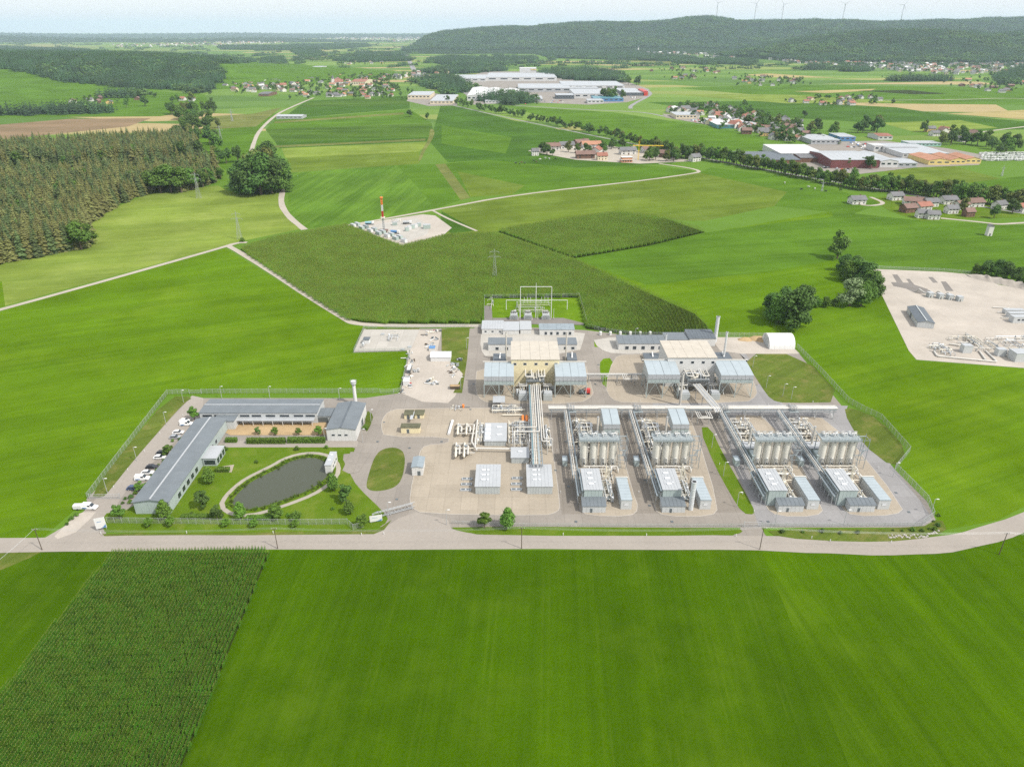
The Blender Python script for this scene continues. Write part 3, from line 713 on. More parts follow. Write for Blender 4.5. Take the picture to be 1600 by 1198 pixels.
add_kind('willow', crown_obj(mb, 'leaf_silver'), trunk_me(trunk_mesh(10, .32, rg)))
for v in range(3):                                     # small planted trees, unit height 5 m
    mb = MB(); leafcloud(mb, 1500, lobes_for(5, 1.75, rg, 10, .16), .20, rg)
    add_kind('garden', crown_obj(mb, ('leaf_green', 'leaf_light', 'leaf_dark')[v]), trunk_me(trunk_mesh(5, .10, rg)))
for v in range(2):                                     # tall narrow hornbeam, unit height 5 m
    mb = MB(); leafcloud(mb, 1500, [(0, 0, 1.6, 1.1), (0, 0, 2.6, 1.05), (0, 0, 3.5, .8), (0, 0, 4.3, .5), (.4, .2, 2, .8), (-.4, -.2, 2.4, .8)], .19, rg)
    add_kind('column', crown_obj(mb, ('leaf_green', 'leaf_light')[v]), trunk_me(trunk_mesh(5, .10, rg)))
for v in range(3):                                     # shrub, unit height 2 m
    mb = MB(); leafcloud(mb, 420, [(0, 0, .8, .75), (.5, .2, .7, .6), (-.45, .3, .75, .6), (.1, -.5, .65, .6), (0, 0, 1.25, .55)], .15, rg)
    add_kind('shrub', crown_obj(mb, ('leaf_green', 'leaf_light', 'leaf_dark')[v]), trunk_me(trunk_mesh(2, .05, rg, 3)))
NTREE = {}
def tree(kind, x, y, h, name, label, cat='tree', group=None, z=0.0, v=None, wide=1.0):
    unit = {'garden': 5, 'column': 5, 'shrub': 2}.get(kind, 10.); wide *= {'garden': 1.25, 'column': 1.3}.get(kind, 1.0)
    cr_, tr_ = KIND[kind][(v if v is not None else R.randrange(99)) % len(KIND[kind])]
    e = bpy.data.objects.new(name, None); COL.objects.link(e); e.location = (x, y, z); e.rotation_euler = (0, 0, R.random() * 6.28)
    s = h / unit; e.scale = (s * wide, s * wide, s); e.empty_display_size = .2
    tag(e, label, cat, group)
    for me in (cr_, tr_):
        o = bpy.data.objects.new(me.name.split('.')[0], me); COL.objects.link(o); o.parent = e
    return e
def tree_px(kind, px, py, ptop, *a, **k):
    p = G(px, py); h = max(1.0, HT(p.y, ptop)); return tree(kind, p.x, p.y, h, *a, **k)

# ---- the spruce wood
WOOD = [[(-260, 470), (0, 412), (60, 402), (138, 388), (146, 378), (134, 352), (150, 342), (176, 325), (205, 312), (240, 300), (285, 300), (333, 287), (340, 278), (335, 262), (300, 266), (230, 280), (170, 272), (120, 284), (60, 274), (0, 290), (-260, 312)],
        [(-260, 285), (0, 262), (60, 258), (110, 262), (190, 254), (230, 262), (300, 250), (312, 236), (300, 222), (230, 226), (160, 230), (60, 236), (0, 238), (-260, 250)]]
allp = []
for i, pw in enumerate(WOOD):
    A = poly_pts(gp(pw), (5.2, 5.2), .95, 20 + i); allp.append(A)
A = np.concatenate(allp); dist = np.hypot(A[:, 0], A[:, 1] - 0)
pix = np.array([PIX((a[0], a[1], 10)) for a in A]); A = A[(pix[:, 0] > -60)]; pix = pix[pix[:, 0] > -60]
# the trees that show largest: those along the near edge first
edge = np.array(gp(WOOD[0][:14]))[:, :2]
def dedge(p):
    best = 1e9
    for a, b_ in zip(edge[:-1], edge[1:]):
        ab = b_ - a; tt = np.clip(np.dot(p - a, ab) / np.dot(ab, ab), 0, 1); best = min(best, np.hypot(*(p - a - ab * tt)))
    return best
sc_ = np.array([dedge(a) + (a[1] - 380) * .16 for a in A]); order = np.argsort(sc_)
vis = [i for i in order if -12 < pix[i][0] < 360]
first = set(vis[:290]); RB = random.Random(12)
for i in first:
    a = A[i]; tree('spruce', a[0], a[1], R.uniform(17, 25), 'spruce_tree', 'tall dark green spruce at the edge of the dense wood beside the pale meadow', 'tree', 'spruces of the dense wood')
rest = [(A[i][0], A[i][1], 0, R.uniform(1.5, 2.65), R.random() * 6.28, R.randrange(4)) for i in range(len(A)) if i not in first]
sh = []
for v in range(4):
    mb = MB(); conifer(mb, 10, rg.uniform(2.0, 2.6), rg, 13, 9, z0=.15); mb.cyl((0, 0, -.2), (0, 0, 9), .2, 5, .03)
    sh.append(proto(mb, 's', [('spruce_olive', 'spruce_green', 'spruce_olive', 'spruce_green')[v]]))
mixed = [r_ for r_ in rest if RB.random() < .14]; rest = [r_ for r_ in rest if r_ not in mixed] if len(mixed) == 0 else [r_ for r_ in rest if id(r_) not in set(map(id, mixed))]
scatter('spruce_wood', rest, sh, 'dense olive green spruce wood beside the brown ploughed field', 'wood')
for (px, py, pt) in [(236, 301, 268), (252, 302, 262), (268, 301, 258), (284, 301, 262), (300, 297, 264), (318, 292, 266), (331, 287, 268), (345, 280, 262), (128, 390, 348), (140, 384, 352)]:
    tree_px('broad', px, py, pt, 'broadleaf_tree', 'bright green broadleaf tree at the edge of the spruce wood', 'tree', 'broadleaf trees at the wood edge', v=0, wide=1.15)
# ---- copse by the winding road, copse by the gravel site
for (px, py, pt, v) in [(375, 302, 262, 0), (390, 304, 248, 1), (408, 304, 240, 0), (425, 302, 246, 1), (438, 297, 250, 0), (442, 288, 248, 2), (400, 296, 236, 3), (418, 290, 232, 3), (430, 284, 232, 1), (384, 294, 250, 0), (420, 262, 222, 0), (372, 297, 268, 2), (440, 300, 262, 2)]:
    tree_px(('copse' if v < 3 else 'broad'), px, py, pt, 'broadleaf_tree', 'dark leafy tree in the round copse where the winding road ends', 'tree', 'trees of the round copse', v=v if v < 3 else 3)
for (px, py, pt, k, nm) in [(1215, 504, 462, 'copse', 'broad dark bushy tree of the big clump behind the white tunnel tent'), (1240, 512, 452, 'copse', 'broad dark bushy tree of the big clump behind the white tunnel tent'), (1228, 490, 448, 'copse', 'broad dark bushy tree of the big clump behind the white tunnel tent'), (1252, 488, 446, 'copse', 'broad dark bushy tree of the big clump behind the white tunnel tent'),
                            (1205, 492, 458, 'copse', 'broad dark bushy tree of the big clump behind the white tunnel tent')]:
    tree_px(k, px, py, pt, 'broadleaf_tree', nm, 'tree', 'clump behind the tunnel tent')
for (px, py, pt) in [(1275, 480, 463), (1290, 480, 464), (1303, 478, 465)]:
    tree_px('copse', px, py, pt, 'hedge_bush', 'low dark bush linking the big clump to the silvery willow', 'bush', 'low bushes before the willow')
tree_px('willow', 1327, 478, 436, 'willow_tree', 'round silvery green willow beside the gravel site', 'tree')
tree_px('broad', 1308, 404, 362, 'broadleaf_tree', 'lone open-crowned tree at the far end of the hedge', 'tree', v=2)
for (px, py, pt) in [(1318, 424, 398), (1330, 432, 398), (1340, 440, 404), (1350, 446, 410), (1358, 455, 420), (1355, 470, 440), (1345, 478, 446), (1362, 466, 430), (1325, 440, 408)]:
    tree_px('copse', px, py, pt, 'broadleaf_tree', 'dark tree in the hedge along the gravel site fence', 'tree', 'hedge trees beside the gravel site')
for (px, py, pt) in [(1525, 428, 412), (1540, 430, 408), (1556, 432, 406), (1572, 436, 410), (1588, 442, 418), (1600, 447, 426), (1615, 452, 430)]:
    tree_px('copse', px, py, pt, 'broadleaf_tree', 'dark tree behind the gravel heap of the gravel site', 'tree', 'trees behind the gravel heap')
# ---- line of trees along the country road and railway
line = [(690, 158), (720, 168), (760, 176), (800, 183), (850, 195), (870, 200), (960, 218), (985, 226), (1030, 240), (1060, 250), (1090, 248), (1160, 262), (1230, 275), (1300, 290), (1340, 298), (1400, 302), (1440, 306), (1500, 318), (1560, 322), (1620, 330)]
tot = 0; belt = []
for (a, b_) in zip(line, line[1:]):
    n = max(2, int(hypot(b_[0] - a[0], b_[1] - a[1]) / 4.4))
    for k in range(n):
        f = (k + R.uniform(-.3, .3)) / n; px = a[0] + (b_[0] - a[0]) * f; py = a[1] + (b_[1] - a[1]) * f
        if R.random() < .10 and px < 1000: continue
        p = G(px, py - R.uniform(0, 4))
        if px < 960: belt.append((p.x, p.y, 0, R.uniform(.9, 1.7), R.random() * 6.28, R.randrange(3))); continue
        tree('broad', p.x, p.y, R.uniform(11, 19), 'broadleaf_tree', 'leafy tree in the long tree line beside the country road', 'tree', 'tree line beside the country road'); tot += 1
sh = []
for v in range(3): mb = MB(); leafcloud(mb, 420, lobes_for(10, 4.3, rg, 9, .14), .62, rg); sh.append(proto(mb, 'b', [('leaf_green', 'leaf_dark', 'leaf_dark')[v]]))
scatter('mixed_wood', [(a, b_, z, s_ * .72, r_, i % 3) for a, b_, z, s_, r_, i in mixed], [o.copy() for o in sh], 'rounded broadleaf crowns mixed among the spruces of the dense wood', 'wood')
scatter('tree_belt', belt, sh, 'far part of the tree line towards the white halls', 'trees')
def clump(pts, n, spread, hmin, hmax, label, group, kind='broad'):
    for (px, py) in pts:
        c = G(px, py)
        for _ in range(n):
            tree(kind, c.x + R.gauss(0, spread), c.y + R.gauss(0, spread), R.uniform(hmin, hmax), 'broadleaf_tree', label, 'tree', group)
clump([(963, 156), (948, 155)], 4, 12, 20, 30, 'big dark tree of the round clump behind the blue hall', 'clump behind the blue hall')
clump([(996, 133)], 3, 12, 20, 28, 'tall tree of the small clump on the valley meadow', 'small clump on the valley meadow')
clump([(641, 183)], 1, 2, 15, 16, 'round lone tree on the striped meadow', None)
clump([(667, 187)], 1, 2, 12, 13, 'small upright lone tree on the striped meadow', None)
clump([(1350, 207), (1360, 205)], 3, 7, 18, 26, 'tall tree of the dark group behind the grey roofed halls', 'tall group behind the halls')
clump([(1258, 184)], 1, 2, 14, 15, 'lone dark tree on the far meadow before the hamlet', None)
clump([(1445, 207)], 1, 2, 18, 19, 'lone tree beside the red roofed farmhouses', None)
clump([(1480, 226), (1500, 222), (1520, 228), (1540, 232), (1560, 234), (1580, 238)], 3, 16, 14, 24, 'dark tree of the grove behind the caravan park', 'grove behind the caravan park')
clump([(1215, 196), (1205, 216), (1280, 210), (1300, 207), (1195, 204), (1180, 196)], 3, 14, 12, 22, 'leafy tree among the houses of the roadside village', 'trees of the roadside village')
clump([(1330, 262), (1355, 265), (1345, 282), (1372, 295), (1450, 300), (1485, 308), (1500, 306), (1530, 330), (1545, 322), (1580, 330), (1420, 300), (1395, 296)], 2, 9, 9, 16, 'leafy tree between the houses beyond the white tower', 'trees round the new houses')
clump([(855, 238), (900, 240), (945, 238), (960, 232), (1015, 250), (1025, 246), (1045, 252), (1070, 250), (860, 243)], 3, 7, 10, 17, 'leafy tree in the farm hamlet with the crane', 'trees of the farm hamlet')
for (px, n) in [((262, 180), 4), ((290, 186), 6), ((300, 196), 6), ((300, 176), 5), ((270, 160), 3), ((218, 168), 2), ((330, 176), 3), ((306, 216), 5), ((300, 205), 5), ((310, 228), 5), ((314, 244), 4), ((322, 256), 4)]:
    clump([px], n, 16, 16, 26, 'dark broadleaf tree of the copse beside the ploughed field', 'copse beside the ploughed field')

# ---- masses: far woods, hedges, wooded hills
tiles = []
for v in range(5):
    mb = MB(); rr = random.Random(50 + v)
    for k in range(34):
        x, y = rr.uniform(-20, 20), rr.uniform(-20, 20); h = rr.uniform(13, 28)
        if v in (0, 1, 3): conifer(mb, h, rr.uniform(3.2, 4.6), rr, 5, 7, x, y, 0, .15)
        else: leafcloud(mb, 26, [(x, y, h * .55, rr.uniform(3.4, 5.2))], 2.0, rr)
    tiles.append(proto(mb, 't', ['far_wood_light' if v in (2, 4) else 'far_wood']))
def tile_pts(P, zf=None, step=32, seed=1, mix=(0, 1, 3, 3, 0, 2)):
    A = poly_pts(P, (step, step), .6, seed); rs = random.Random(seed)
    Z = zf(A[:, 0], A[:, 1]) if zf else np.zeros(len(A))
    return [(a[0], a[1], max(z, 0) - .5, rs.uniform(.85, 1.12), rs.random() * 6.28, rs.choice(mix)) for a, z in zip(A, Z)]
def on_hill(fn, x0, x1, y0, y1, step, seed, thr=7):
    A = poly_pts([(x0, y0), (x1, y0), (x1, y1), (x0, y1)], (step, step), .6, seed); Z = fn(A[:, 0], A[:, 1]); rs = random.Random(seed)
    pat = wob(A[:, 0], A[:, 1], 170.)
    return [(a[0], a[1], z - 1, rs.uniform(.85, 1.2), rs.random() * 6.28, rs.choice((2, 4, 4)) if q > .55 else rs.choice((0, 1, 3, 3, 2))) for a, z, q in zip(A, Z, pat) if z > thr and abs(a[0] / a[1]) < .86]
scatter('hill_wood', on_hill(hill_front, 600, 4600, 3700, 5000, 34, 3), tiles, 'dark blue green wood covering the nearer valley hill', 'wood')
tiles2 = [o.copy() for o in tiles]
scatter('ridge_wood', on_hill(hill_back, -1200, 7000, 6000, 7900, 46, 4), tiles2, 'hazy blue wood covering the long ridge below the wind turbines', 'wood')
tiles3 = [o.copy() for o in tiles]
W = []
WP = [[(-300, 150), (0, 128), (70, 134), (105, 138), (180, 140), (265, 141), (320, 148), (345, 132), (350, 128), (330, 122), (365, 116), (370, 108), (400, 96), (330, 95), (240, 98), (160, 95), (80, 92), (0, 92), (-300, 92)]]
for i, q in enumerate(WP): W += tile_pts(gp(q), hill_left, 30, 60 + i)
scatter('valley_wood', W, tiles3, 'broad dark wood on the low rise beyond the village houses', 'wood')
tiles4 = [o.copy() for o in tiles]
W = []
far_woods = [[(665, 97), (700, 102), (760, 104), (835, 99), (835, 92), (760, 94), (700, 91)], [(865, 122), (900, 126), (960, 128), (975, 130), (965, 118), (930, 112), (870, 112), (838, 118)], [(650, 115), (720, 116), (800, 110), (720, 108)],
             [(400, 80), (530, 77), (580, 73), (570, 70), (470, 72), (400, 75)], [(0, 75), (130, 80), (160, 86), (0, 86), (-300, 88), (-300, 76)], [(340, 74), (430, 74), (400, 78), (350, 78)],
             [(560, 86), (625, 84), (630, 88), (555, 90)], [(520, 95), (560, 93), (640, 93), (640, 96), (560, 98)], [(650, 76), (690, 73), (700, 76), (660, 79)], [(840, 84), (920, 82), (1080, 92), (1075, 97), (1000, 95), (860, 91)], [(1050, 97), (1180, 96), (1175, 102), (1060, 100)],
             [(1555, 122), (1600, 108), (1700, 105), (1700, 128), (1600, 130), (1570, 134)], [(410, 95), (440, 92), (445, 100), (412, 102)], [(455, 80), (480, 78), (510, 86), (480, 92)], [(1318, 110), (1358, 108), (1360, 112), (1320, 113)], [(1265, 106), (1288, 105), (1288, 109), (1266, 109)],
             [(740, 158), (800, 150), (830, 160), (800, 164)] , [(645, 128), (700, 122), (740, 140), (700, 150), (680, 140)], [(1390, 125), (1480, 125), (1480, 127), (1390, 128)], [(0, 182), (60, 180), (165, 178), (168, 172), (130, 172), (60, 176), (0, 178), (-200, 180), (-200, 184)], [(165, 153), (220, 153), (222, 148), (168, 150)]]
for i, q in enumerate(far_woods): W += tile_pts(gp(q), None, 26, 90 + i)
scatter('field_woods', W, tiles4, 'scattered dark copses and hedges on the far plain', 'wood')
tiles5 = [o.copy() for o in tiles]
rs = random.Random(5); W = []
for _ in range(1000):                                  # single trees and hedges far out on the plain
    y = 3200 * exp(rs.random() * 1.55); x = rs.uniform(-.8, .8) * y
    if hill_back(np.array([x]), np.array([y]))[0] > 5 or hill_front(np.array([x]), np.array([y]))[0] > 5: continue
    a = rs.choice((0, .1, 1.4, 1.6))
    for k in range(rs.choice((1, 1, 2, 4, 7))): W.append((x + cos(a) * k * 38, y + sin(a) * k * 38, -.5, rs.uniform(.5, 1.0), rs.random() * 6.28, rs.randrange(5)))
W += on_hill(hill_far, -16000, 5000, 10500, 20500, 260, 8, 12)
scatter('horizon_woods', W, tiles5, 'blue hazy woods and hedges towards the horizon', 'wood')

# ---- maize
def maize_row(length, spacing, h, seed, leaves=8):
    rr = random.Random(seed); mb = MB(); n = int(length / spacing)
    for i in range(n):
        x = (i + rr.uniform(-.3, .3)) * spacing - length / 2; y = rr.uniform(-.06, .06); hh = h * rr.uniform(.86, 1.08); mb.mi = 0
        for k in range(leaves):
            z = hh * (.28 + .62 * k / leaves); a = rr.random() * 6.28; l = rr.uniform(.22, .40); wd = .06
            ca, sa = cos(a), sin(a) * .45; m_ = (x + ca * l * .5, y + sa * l * .5, z + l * .42); e = (x + ca * l, y + sa * l, z + l * rr.uniform(-.1, .25))
            mb.quad((x - sa * wd, y + ca * wd, z), (x + sa * wd, y - ca * wd, z), (m_[0] + sa * wd, m_[1] - ca * wd, m_[2]), (m_[0] - sa * wd, m_[1] + ca * wd, m_[2]))
            mb.tri((m_[0] - sa * wd, m_[1] + ca * wd, m_[2]), (m_[0] + sa * wd, m_[1] - ca * wd, m_[2]), e)
        mb.quad((x - .02, y, 0), (x + .02, y, 0), (x + .015, y, hh), (x - .015, y, hh))
        mb.mi = 1
        for k in range(2):
            a = rr.random() * 3.14; mb.tri((x - .07 * cos(a), y - .07 * sin(a), hh + .24), (x + .07 * cos(a), y + .07 * sin(a), hh + .26), (x, y, hh * .94))
    return mb
def maize(name, px, ang, step, h, mat, label, seed, length, spacing, rows=1):
    sh = []
    for v in range(4):
        mb = MB()
        for r_ in range(rows):
            q = maize_row(length, spacing, h, seed + v * 7 + r_); n0 = len(mb.v)
            mb.v += [(a, b_ + (r_ - (rows - 1) / 2) * .75, c) for a, b_, c in q.v]; mb.f += [tuple(i + n0 for i in f) for f in q.f]; mb.m += q.m
        sh.append(proto(mb, 'm', [mat, 'maize_tassel']))
    A = poly_pts(gp(px), step, .08, seed, ang); rs_ = random.Random(seed)
    pat = wob(A[:, 0], A[:, 1], 14.)
    scatter(name, [(a[0], a[1], 0, (1 + .025 * q) * rs_.uniform(.95, 1.03), ang + (pi if rs_.random() < .5 else 0), rs_.randrange(4)) for a, q in zip(A, pat)], sh, label, 'maize')
C1 = [(178, 862), (424, 862), (164, 1500), (-321, 1500)]
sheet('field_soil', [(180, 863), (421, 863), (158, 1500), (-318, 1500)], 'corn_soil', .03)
p_, q_ = G(424, 862), G(164, 1500); ang1 = atan2(p_.y - q_.y, p_.x - q_.x)
maize('maize_field', C1, ang1, (2.0, 1.0), 2.0, 'maize_green', 'dark green maize field in rows beside the public road', 300, 2.0, .16)
C2 = [(375, 390), (400, 408), (480, 462), (545, 503), (600, 506), (752, 506), (757, 466), (903, 465), (915, 514), (1000, 524), (1110, 522), (1104, 508), (1085, 490), (895, 406), (775, 366), (705, 368), (690, 371), (627, 386), (541, 353), (430, 372)]
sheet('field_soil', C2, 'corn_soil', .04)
maize('maize_field', C2, radians(75), (3.0, 1.5), 2.5, 'maize_ripe', 'large olive green maize field wrapped around the drilling site and substation', 400, 3.0, .18, 2)
C3 = [(778, 362), (870, 346), (965, 333), (1040, 342), (1102, 363), (1010, 385), (895, 404)]
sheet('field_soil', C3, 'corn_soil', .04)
maize('maize_field', C3, radians(75), (3.0, 1.5), 2.8, 'maize_ripe', 'separate kite-shaped maize field with open meadow along its edge', 500, 3.0, .18, 2)
# ------------------------------------------------------------------ buildings and plant
pm('wall_white', (.58, .58, .565), .6, var=.05, dirt=(.50, .48, .44), dirt_amt=.3)
pm('wall_pale', (.47, .487, .487), .5, var=.05, dirt=(.40, .40, .38), dirt_amt=.25)
pm('wall_grey', (.40, .43, .43), .5, var=.06, dirt=(.30, .30, .29), dirt_amt=.3)
pm('wall_green', (.36, .42, .41), .45, var=.06)
pm('wall_yellow', (.70, .62, .40), .6, var=.06, dirt=(.50, .40, .22), dirt_amt=.3)
pm('roof_slate', (.135, .155, .170), .45, var=.10, scale=.15, dirt=(.22, .24, .25), dirt_amt=.3)
pm('roof_dark', (.095, .112, .128), .5, var=.12)
pm('roof_pale', (.32, .37, .395), .35, var=.06, dirt=(.36, .42, .44), dirt_amt=.3)
pm('roof_grey', (.36, .378, .392), .4, var=.06, dirt=(.34, .35, .36), dirt_amt=.3)
pm('roof_light', (.36, .378, .392), .4, var=.05, dirt=(.5, .5, .5), dirt_amt=.3)
pm('roof_concrete', (.44, .405, .345), .8, var=.08, dirt=(.46, .41, .34), dirt_amt=.45)
pm('pipe_white', (.52, .505, .465), .45, var=.07, dirt=(.50, .47, .40), dirt_amt=.3)
pm('pipe_cream', (.66, .62, .52), .5, var=.08, dirt=(.46, .40, .30), dirt_amt=.4)
pm('vessel_cream', (.62, .605, .54), .45, var=.05, dirt=(.48, .44, .36), dirt_amt=.25)
pm('steel', (.42, .44, .45), .4, .35, var=.12)
pm('steel_dark', (.12, .14, .15), .5, .3, var=.2)
pm('steel_blue', (.25, .295, .32), .45, .2, var=.12)
pm('silver', (.62, .65, .67), .4, .25, var=.08)
pm('grating', (.30, .34, .35), .6, .2, var=.2, scale=2)
pm('dark_gap', (.035, .035, .035), .8, var=.2)
pm('orange_paint', (.75, .22, .04), .5, var=.1)
pm('red_paint', (.50, .05, .04), .45, var=.15)
pm('yellow_paint', (.75, .50, .03), .5, var=.1)
pm('blue_paint', (.08, .20, .40), .4, var=.1)
pm('green_paint', (.25, .42, .36), .5, var=.12)
pm('window_frame', (.50, .52, .53), .5, var=.05)
pm('white_plain', (.62, .62, .61), .5, var=.03)
pm('teal_pipe', (.22, .40, .46), .4, .1, var=.1)
pm('galvanised', (.50, .52, .53), .45, .4, var=.08)
pm('wood_post', (.10, .075, .055), .9, var=.2)
pm('stone', (.34, .32, .29), .9, var=.2, scale=1.5)
pm('tyre', (.02, .02, .022), .85, var=.2)
m, t, b = nodes_of('glass_dark'); b.inputs['Base Color'].default_value = (.03, .04, .05, 1); b.inputs['Roughness'].default_value = .08; b.inputs['Specular IOR Level'].default_value = .7
m, t, b = nodes_of('skylight'); b.inputs['Base Color'].default_value = (.58, .60, .62, 1); b.inputs['Roughness'].default_value = .15
mesh_fence_mat('wire_mesh', (.40, .43, .42), .27)
pm('turf_roof', (.10, .10, .06), .9, var=.3)

def lthing(name, label, cat, loc, rz=0.0, group=None):
    e = thing(name, label, cat, loc, group, rz); ORG[e.name] = Vector((0, 0, 0)); return e
def window_on(par, W, D, face, a, b_, z0, z1, frame='window_frame', pane='glass_dark', name='window'):
    """a framed window on face F(ront) B(ack) L(eft) R(ight); a..b_ metres along the face"""
    e = .06; f = MB(); g_ = MB(); t_ = .10
    def put(mb, u0, u1, v0, v1, d0, d1):
        if face == 'F': mb.box(u0, u1, -d1, -d0, v0, v1)
        elif face == 'B': mb.box(u0, u1, D + d0, D + d1, v0, v1)
        elif face == 'L': mb.box(-d1, -d0, u0, u1, v0, v1)
        else: mb.box(W + d0, W + d1, u0, u1, v0, v1)
    put(f, a, b_, z0, z0 + t_, .003, e); put(f, a, b_, z1 - t_, z1, .003, e); put(f, a, a + t_, z0 + t_, z1 - t_, .003, e); put(f, b_ - t_, b_, z0 + t_, z1 - t_, .003, e)
    fo = f.build(name, frame, par, fix=False); put(g_, a + t_, b_ - t_, z0 + t_, z1 - t_, .004, .03); g_.build('pane', pane, fo, fix=False)
    return fo
def building(name, label, loc, W, D, h, roof='flat', rise=.6, wall='wall_pale', roofm='roof_slate', rz=0.0, panels=0, windows=(), doors=(), over=.25, cat='building', roof_grid=None, group=None, seams=0, skylights=(), z0=0.0, sidepanels=0, ridge=None):
    e = lthing(name, label, cat, loc, rz, group); mb = MB()
    if roof == 'flat': mb.box(0, W, 0, D, z0, h)
    elif roof == 'gx': mb.extr([(0, z0), (D, z0), (D, h), (D / 2, h + rise), (0, h)], 'x', 0, W)
    elif roof == 'gy': mb.extr([(0, z0), (W, z0), (W, h), (W / 2, h + rise), (0, h)], 'y', 0, D)
    elif roof == 'mono': mb.extr([(0, z0), (D, z0), (D, h + rise), (0, h)], 'x', 0, W)
    mb.build('wall', wall, e)
    r_ = MB(); th = .16; o = over
    if roof == 'flat':
        r_.box(-o, W + o, -o, D + o, h + .003, h + th + .05)
    elif roof in ('gx', 'gy'):
        S = D if roof == 'gx' else W; L = W if roof == 'gx' else D; k = rise / (S / 2)
        for sgn in (0, 1):
            a0, z_a, a1, z_b = (-o, h - o * k, S / 2, h + rise) if sgn == 0 else (S + o, h - o * k, S / 2, h + rise)
            prof = [(a0, z_a + .02), (a1, z_b + .02), (a1, z_b + th), (a0, z_a + th)]
            r_.extr(prof, 'x' if roof == 'gx' else 'y', -o, L + o)
    else:
        k = rise / D; r_.extr([(-o, h - o * k + .02), (D + o, h + rise + o * k + .02), (D + o, h + rise + o * k + th), (-o, h - o * k + th)], 'x', -o, W + o)
    ro = r_.build('roof', roofm, e)
    if ridge:
        rb = MB()
        if roof == 'gy': rb.box(W / 2 - .28, W / 2 + .28, 0, D, h + rise + .10, h + rise + .34)
        else: rb.box(0, W, D / 2 - .28, D / 2 + .28, h + rise + .10, h + rise + .34)
        rb.build('ridge_light', ridge, ro)
    if roof_grid:
        nx, ny = roof_grid; cw, cd = (W + 2 * o) / nx, (D + 2 * o) / ny; zb = h + th + .05 if roof == 'flat' else None
        for i in range(nx):
            for j in range(ny):
                q = MB(); x0 = -o + i * cw + .04; x1 = -o + (i + 1) * cw - .04; y0_ = -o + j * cd + .04; y1_ = -o + (j + 1) * cd - .04
                q.box(x0, x1, y0_, y1_, zb + .003, zb + .09 + .02 * ((i * 7 + j * 3) % 3)); q.build('roof_panel', roofm, e, fix=False)
    if seams:
        for i in range(1, seams):
            x = W * i / seams if roof != 'gy' else None; q = MB()
            if roof == 'gx':
                k = rise / (D / 2); q.bar((x, -o, h - o * k + th + .02), (x, D / 2, h + rise + th + .02), .08); q.bar((x, D + o, h - o * k + th + .02), (x, D / 2, h + rise + th + .02), .08)
            elif roof == 'gy':
                y = D * i / seams; k = rise / (W / 2); q.bar((-o, y, h - o * k + th + .02), (W / 2, y, h + rise + th + .02), .08); q.bar((W + o, y, h - o * k + th + .02), (W / 2, y, h + rise + th + .02), .08)
            elif roof == 'mono': k = rise / D; q.bar((x, -o, h - o * k + th + .02), (x, D + o, h + rise + o * k + th + .02), .08)
            else: q.box(x - .05, x + .05, -o, D + o, h + th + .052, h + th + .12)
            q.build('roof_seam', roofm, ro, fix=False)
    if panels:
        pw = W / panels
        for i in range(panels):
            q = MB(); q.box(i * pw + .03, (i + 1) * pw - .03, -.05, -.003, z0 + .15, h - .05); q.build('wall_panel', wall, e, fix=False)
    if sidepanels:
        pw = D / sidepanels
        for i in range(sidepanels):
            for xx in ((-.05, -.003), (W + .003, W + .05)):
                q = MB(); q.box(xx[0], xx[1], i * pw + .03, (i + 1) * pw - .03, z0 + .15, h - .05); q.build('wall_panel', wall, e, fix=False)
    off = .05 if (panels or sidepanels) else 0
    for w_ in windows:
        fo = window_on(e, W, D, *w_)
        if off: fo.location = {'F': (0, -off, 0), 'L': (-off, 0, 0), 'R': (off, 0, 0), 'B': (0, 0, 0)}[w_[0]]
    for (face, a, b_, z1) in doors:
        fo = window_on(e, W, D, face, a, b_, z0 + .02, z1, 'steel_blue', 'steel_dark', 'door')
        if off: fo.location = {'F': (0, -off, 0), 'L': (-off, 0, 0), 'R': (off, 0, 0), 'B': (0, 0, 0)}[face]
    for (u, v, a, b_) in skylights:
        zz = h + th + .05 if roof == 'flat' else h + (rise * (v + b_ / 2) / D if roof == 'mono' else rise) + th
        q = MB(); q.box(u, u + a, v, v + b_, zz + .003, zz + .28); q.build('roof_hatch', 'skylight', ro, fix=False)
    return e
def pxbox(x0, x1, yb, yt, yk, z=0.0):
    """front-left corner, width, depth, height of a box whose front stands on row yb, tops out at yt and whose roof ends at row yk"""
    Y0 = GY(yb, z); h = HT(Y0, yt); Y1 = GY(yk, h); X0 = XA(x0, Y0, z); X1 = XA(x1, Y0, z)
    return (X0, Y0, 0), X1 - X0, max(1.5, Y1 - Y0), h

# ---- office wings
l, W, D, h = pxbox(315, 497, 661, 645, 624)
building('office_building', 'long slate roofed office building behind the dug up courtyard', l, W, D, h, 'gx', .5, 'wall_pale', 'roof_slate', windows=[('F', W * a, W * a + W * .085, h * .60, h * .85) for a in (.02, .12, .22, .34, .44, .56, .68, .80, .90)] + [('F', W * a, W * a + W * .09, .9, 2.4) for a in (.30, .42, .56, .72, .86)], panels=10, ridge='roof_light', doors=[('F', W * .12, W * .15, 2.4)])
can = lthing('canopy', 'low flat canopy with slender posts along the office building front', 'canopy', (l[0] + W * .12, l[1] - 2.6, 0))
q = MB(); q.box(0, W * .86, 0, 2.5, h * .50, h * .50 + .18); q.build('roof', 'roof_light', can)
for i in range(11):
    q = MB(); q.box(i * W * .084 + .2, i * W * .084 + .36, .1, .26, 0, h * .50); q.build('post', 'white_plain', can)
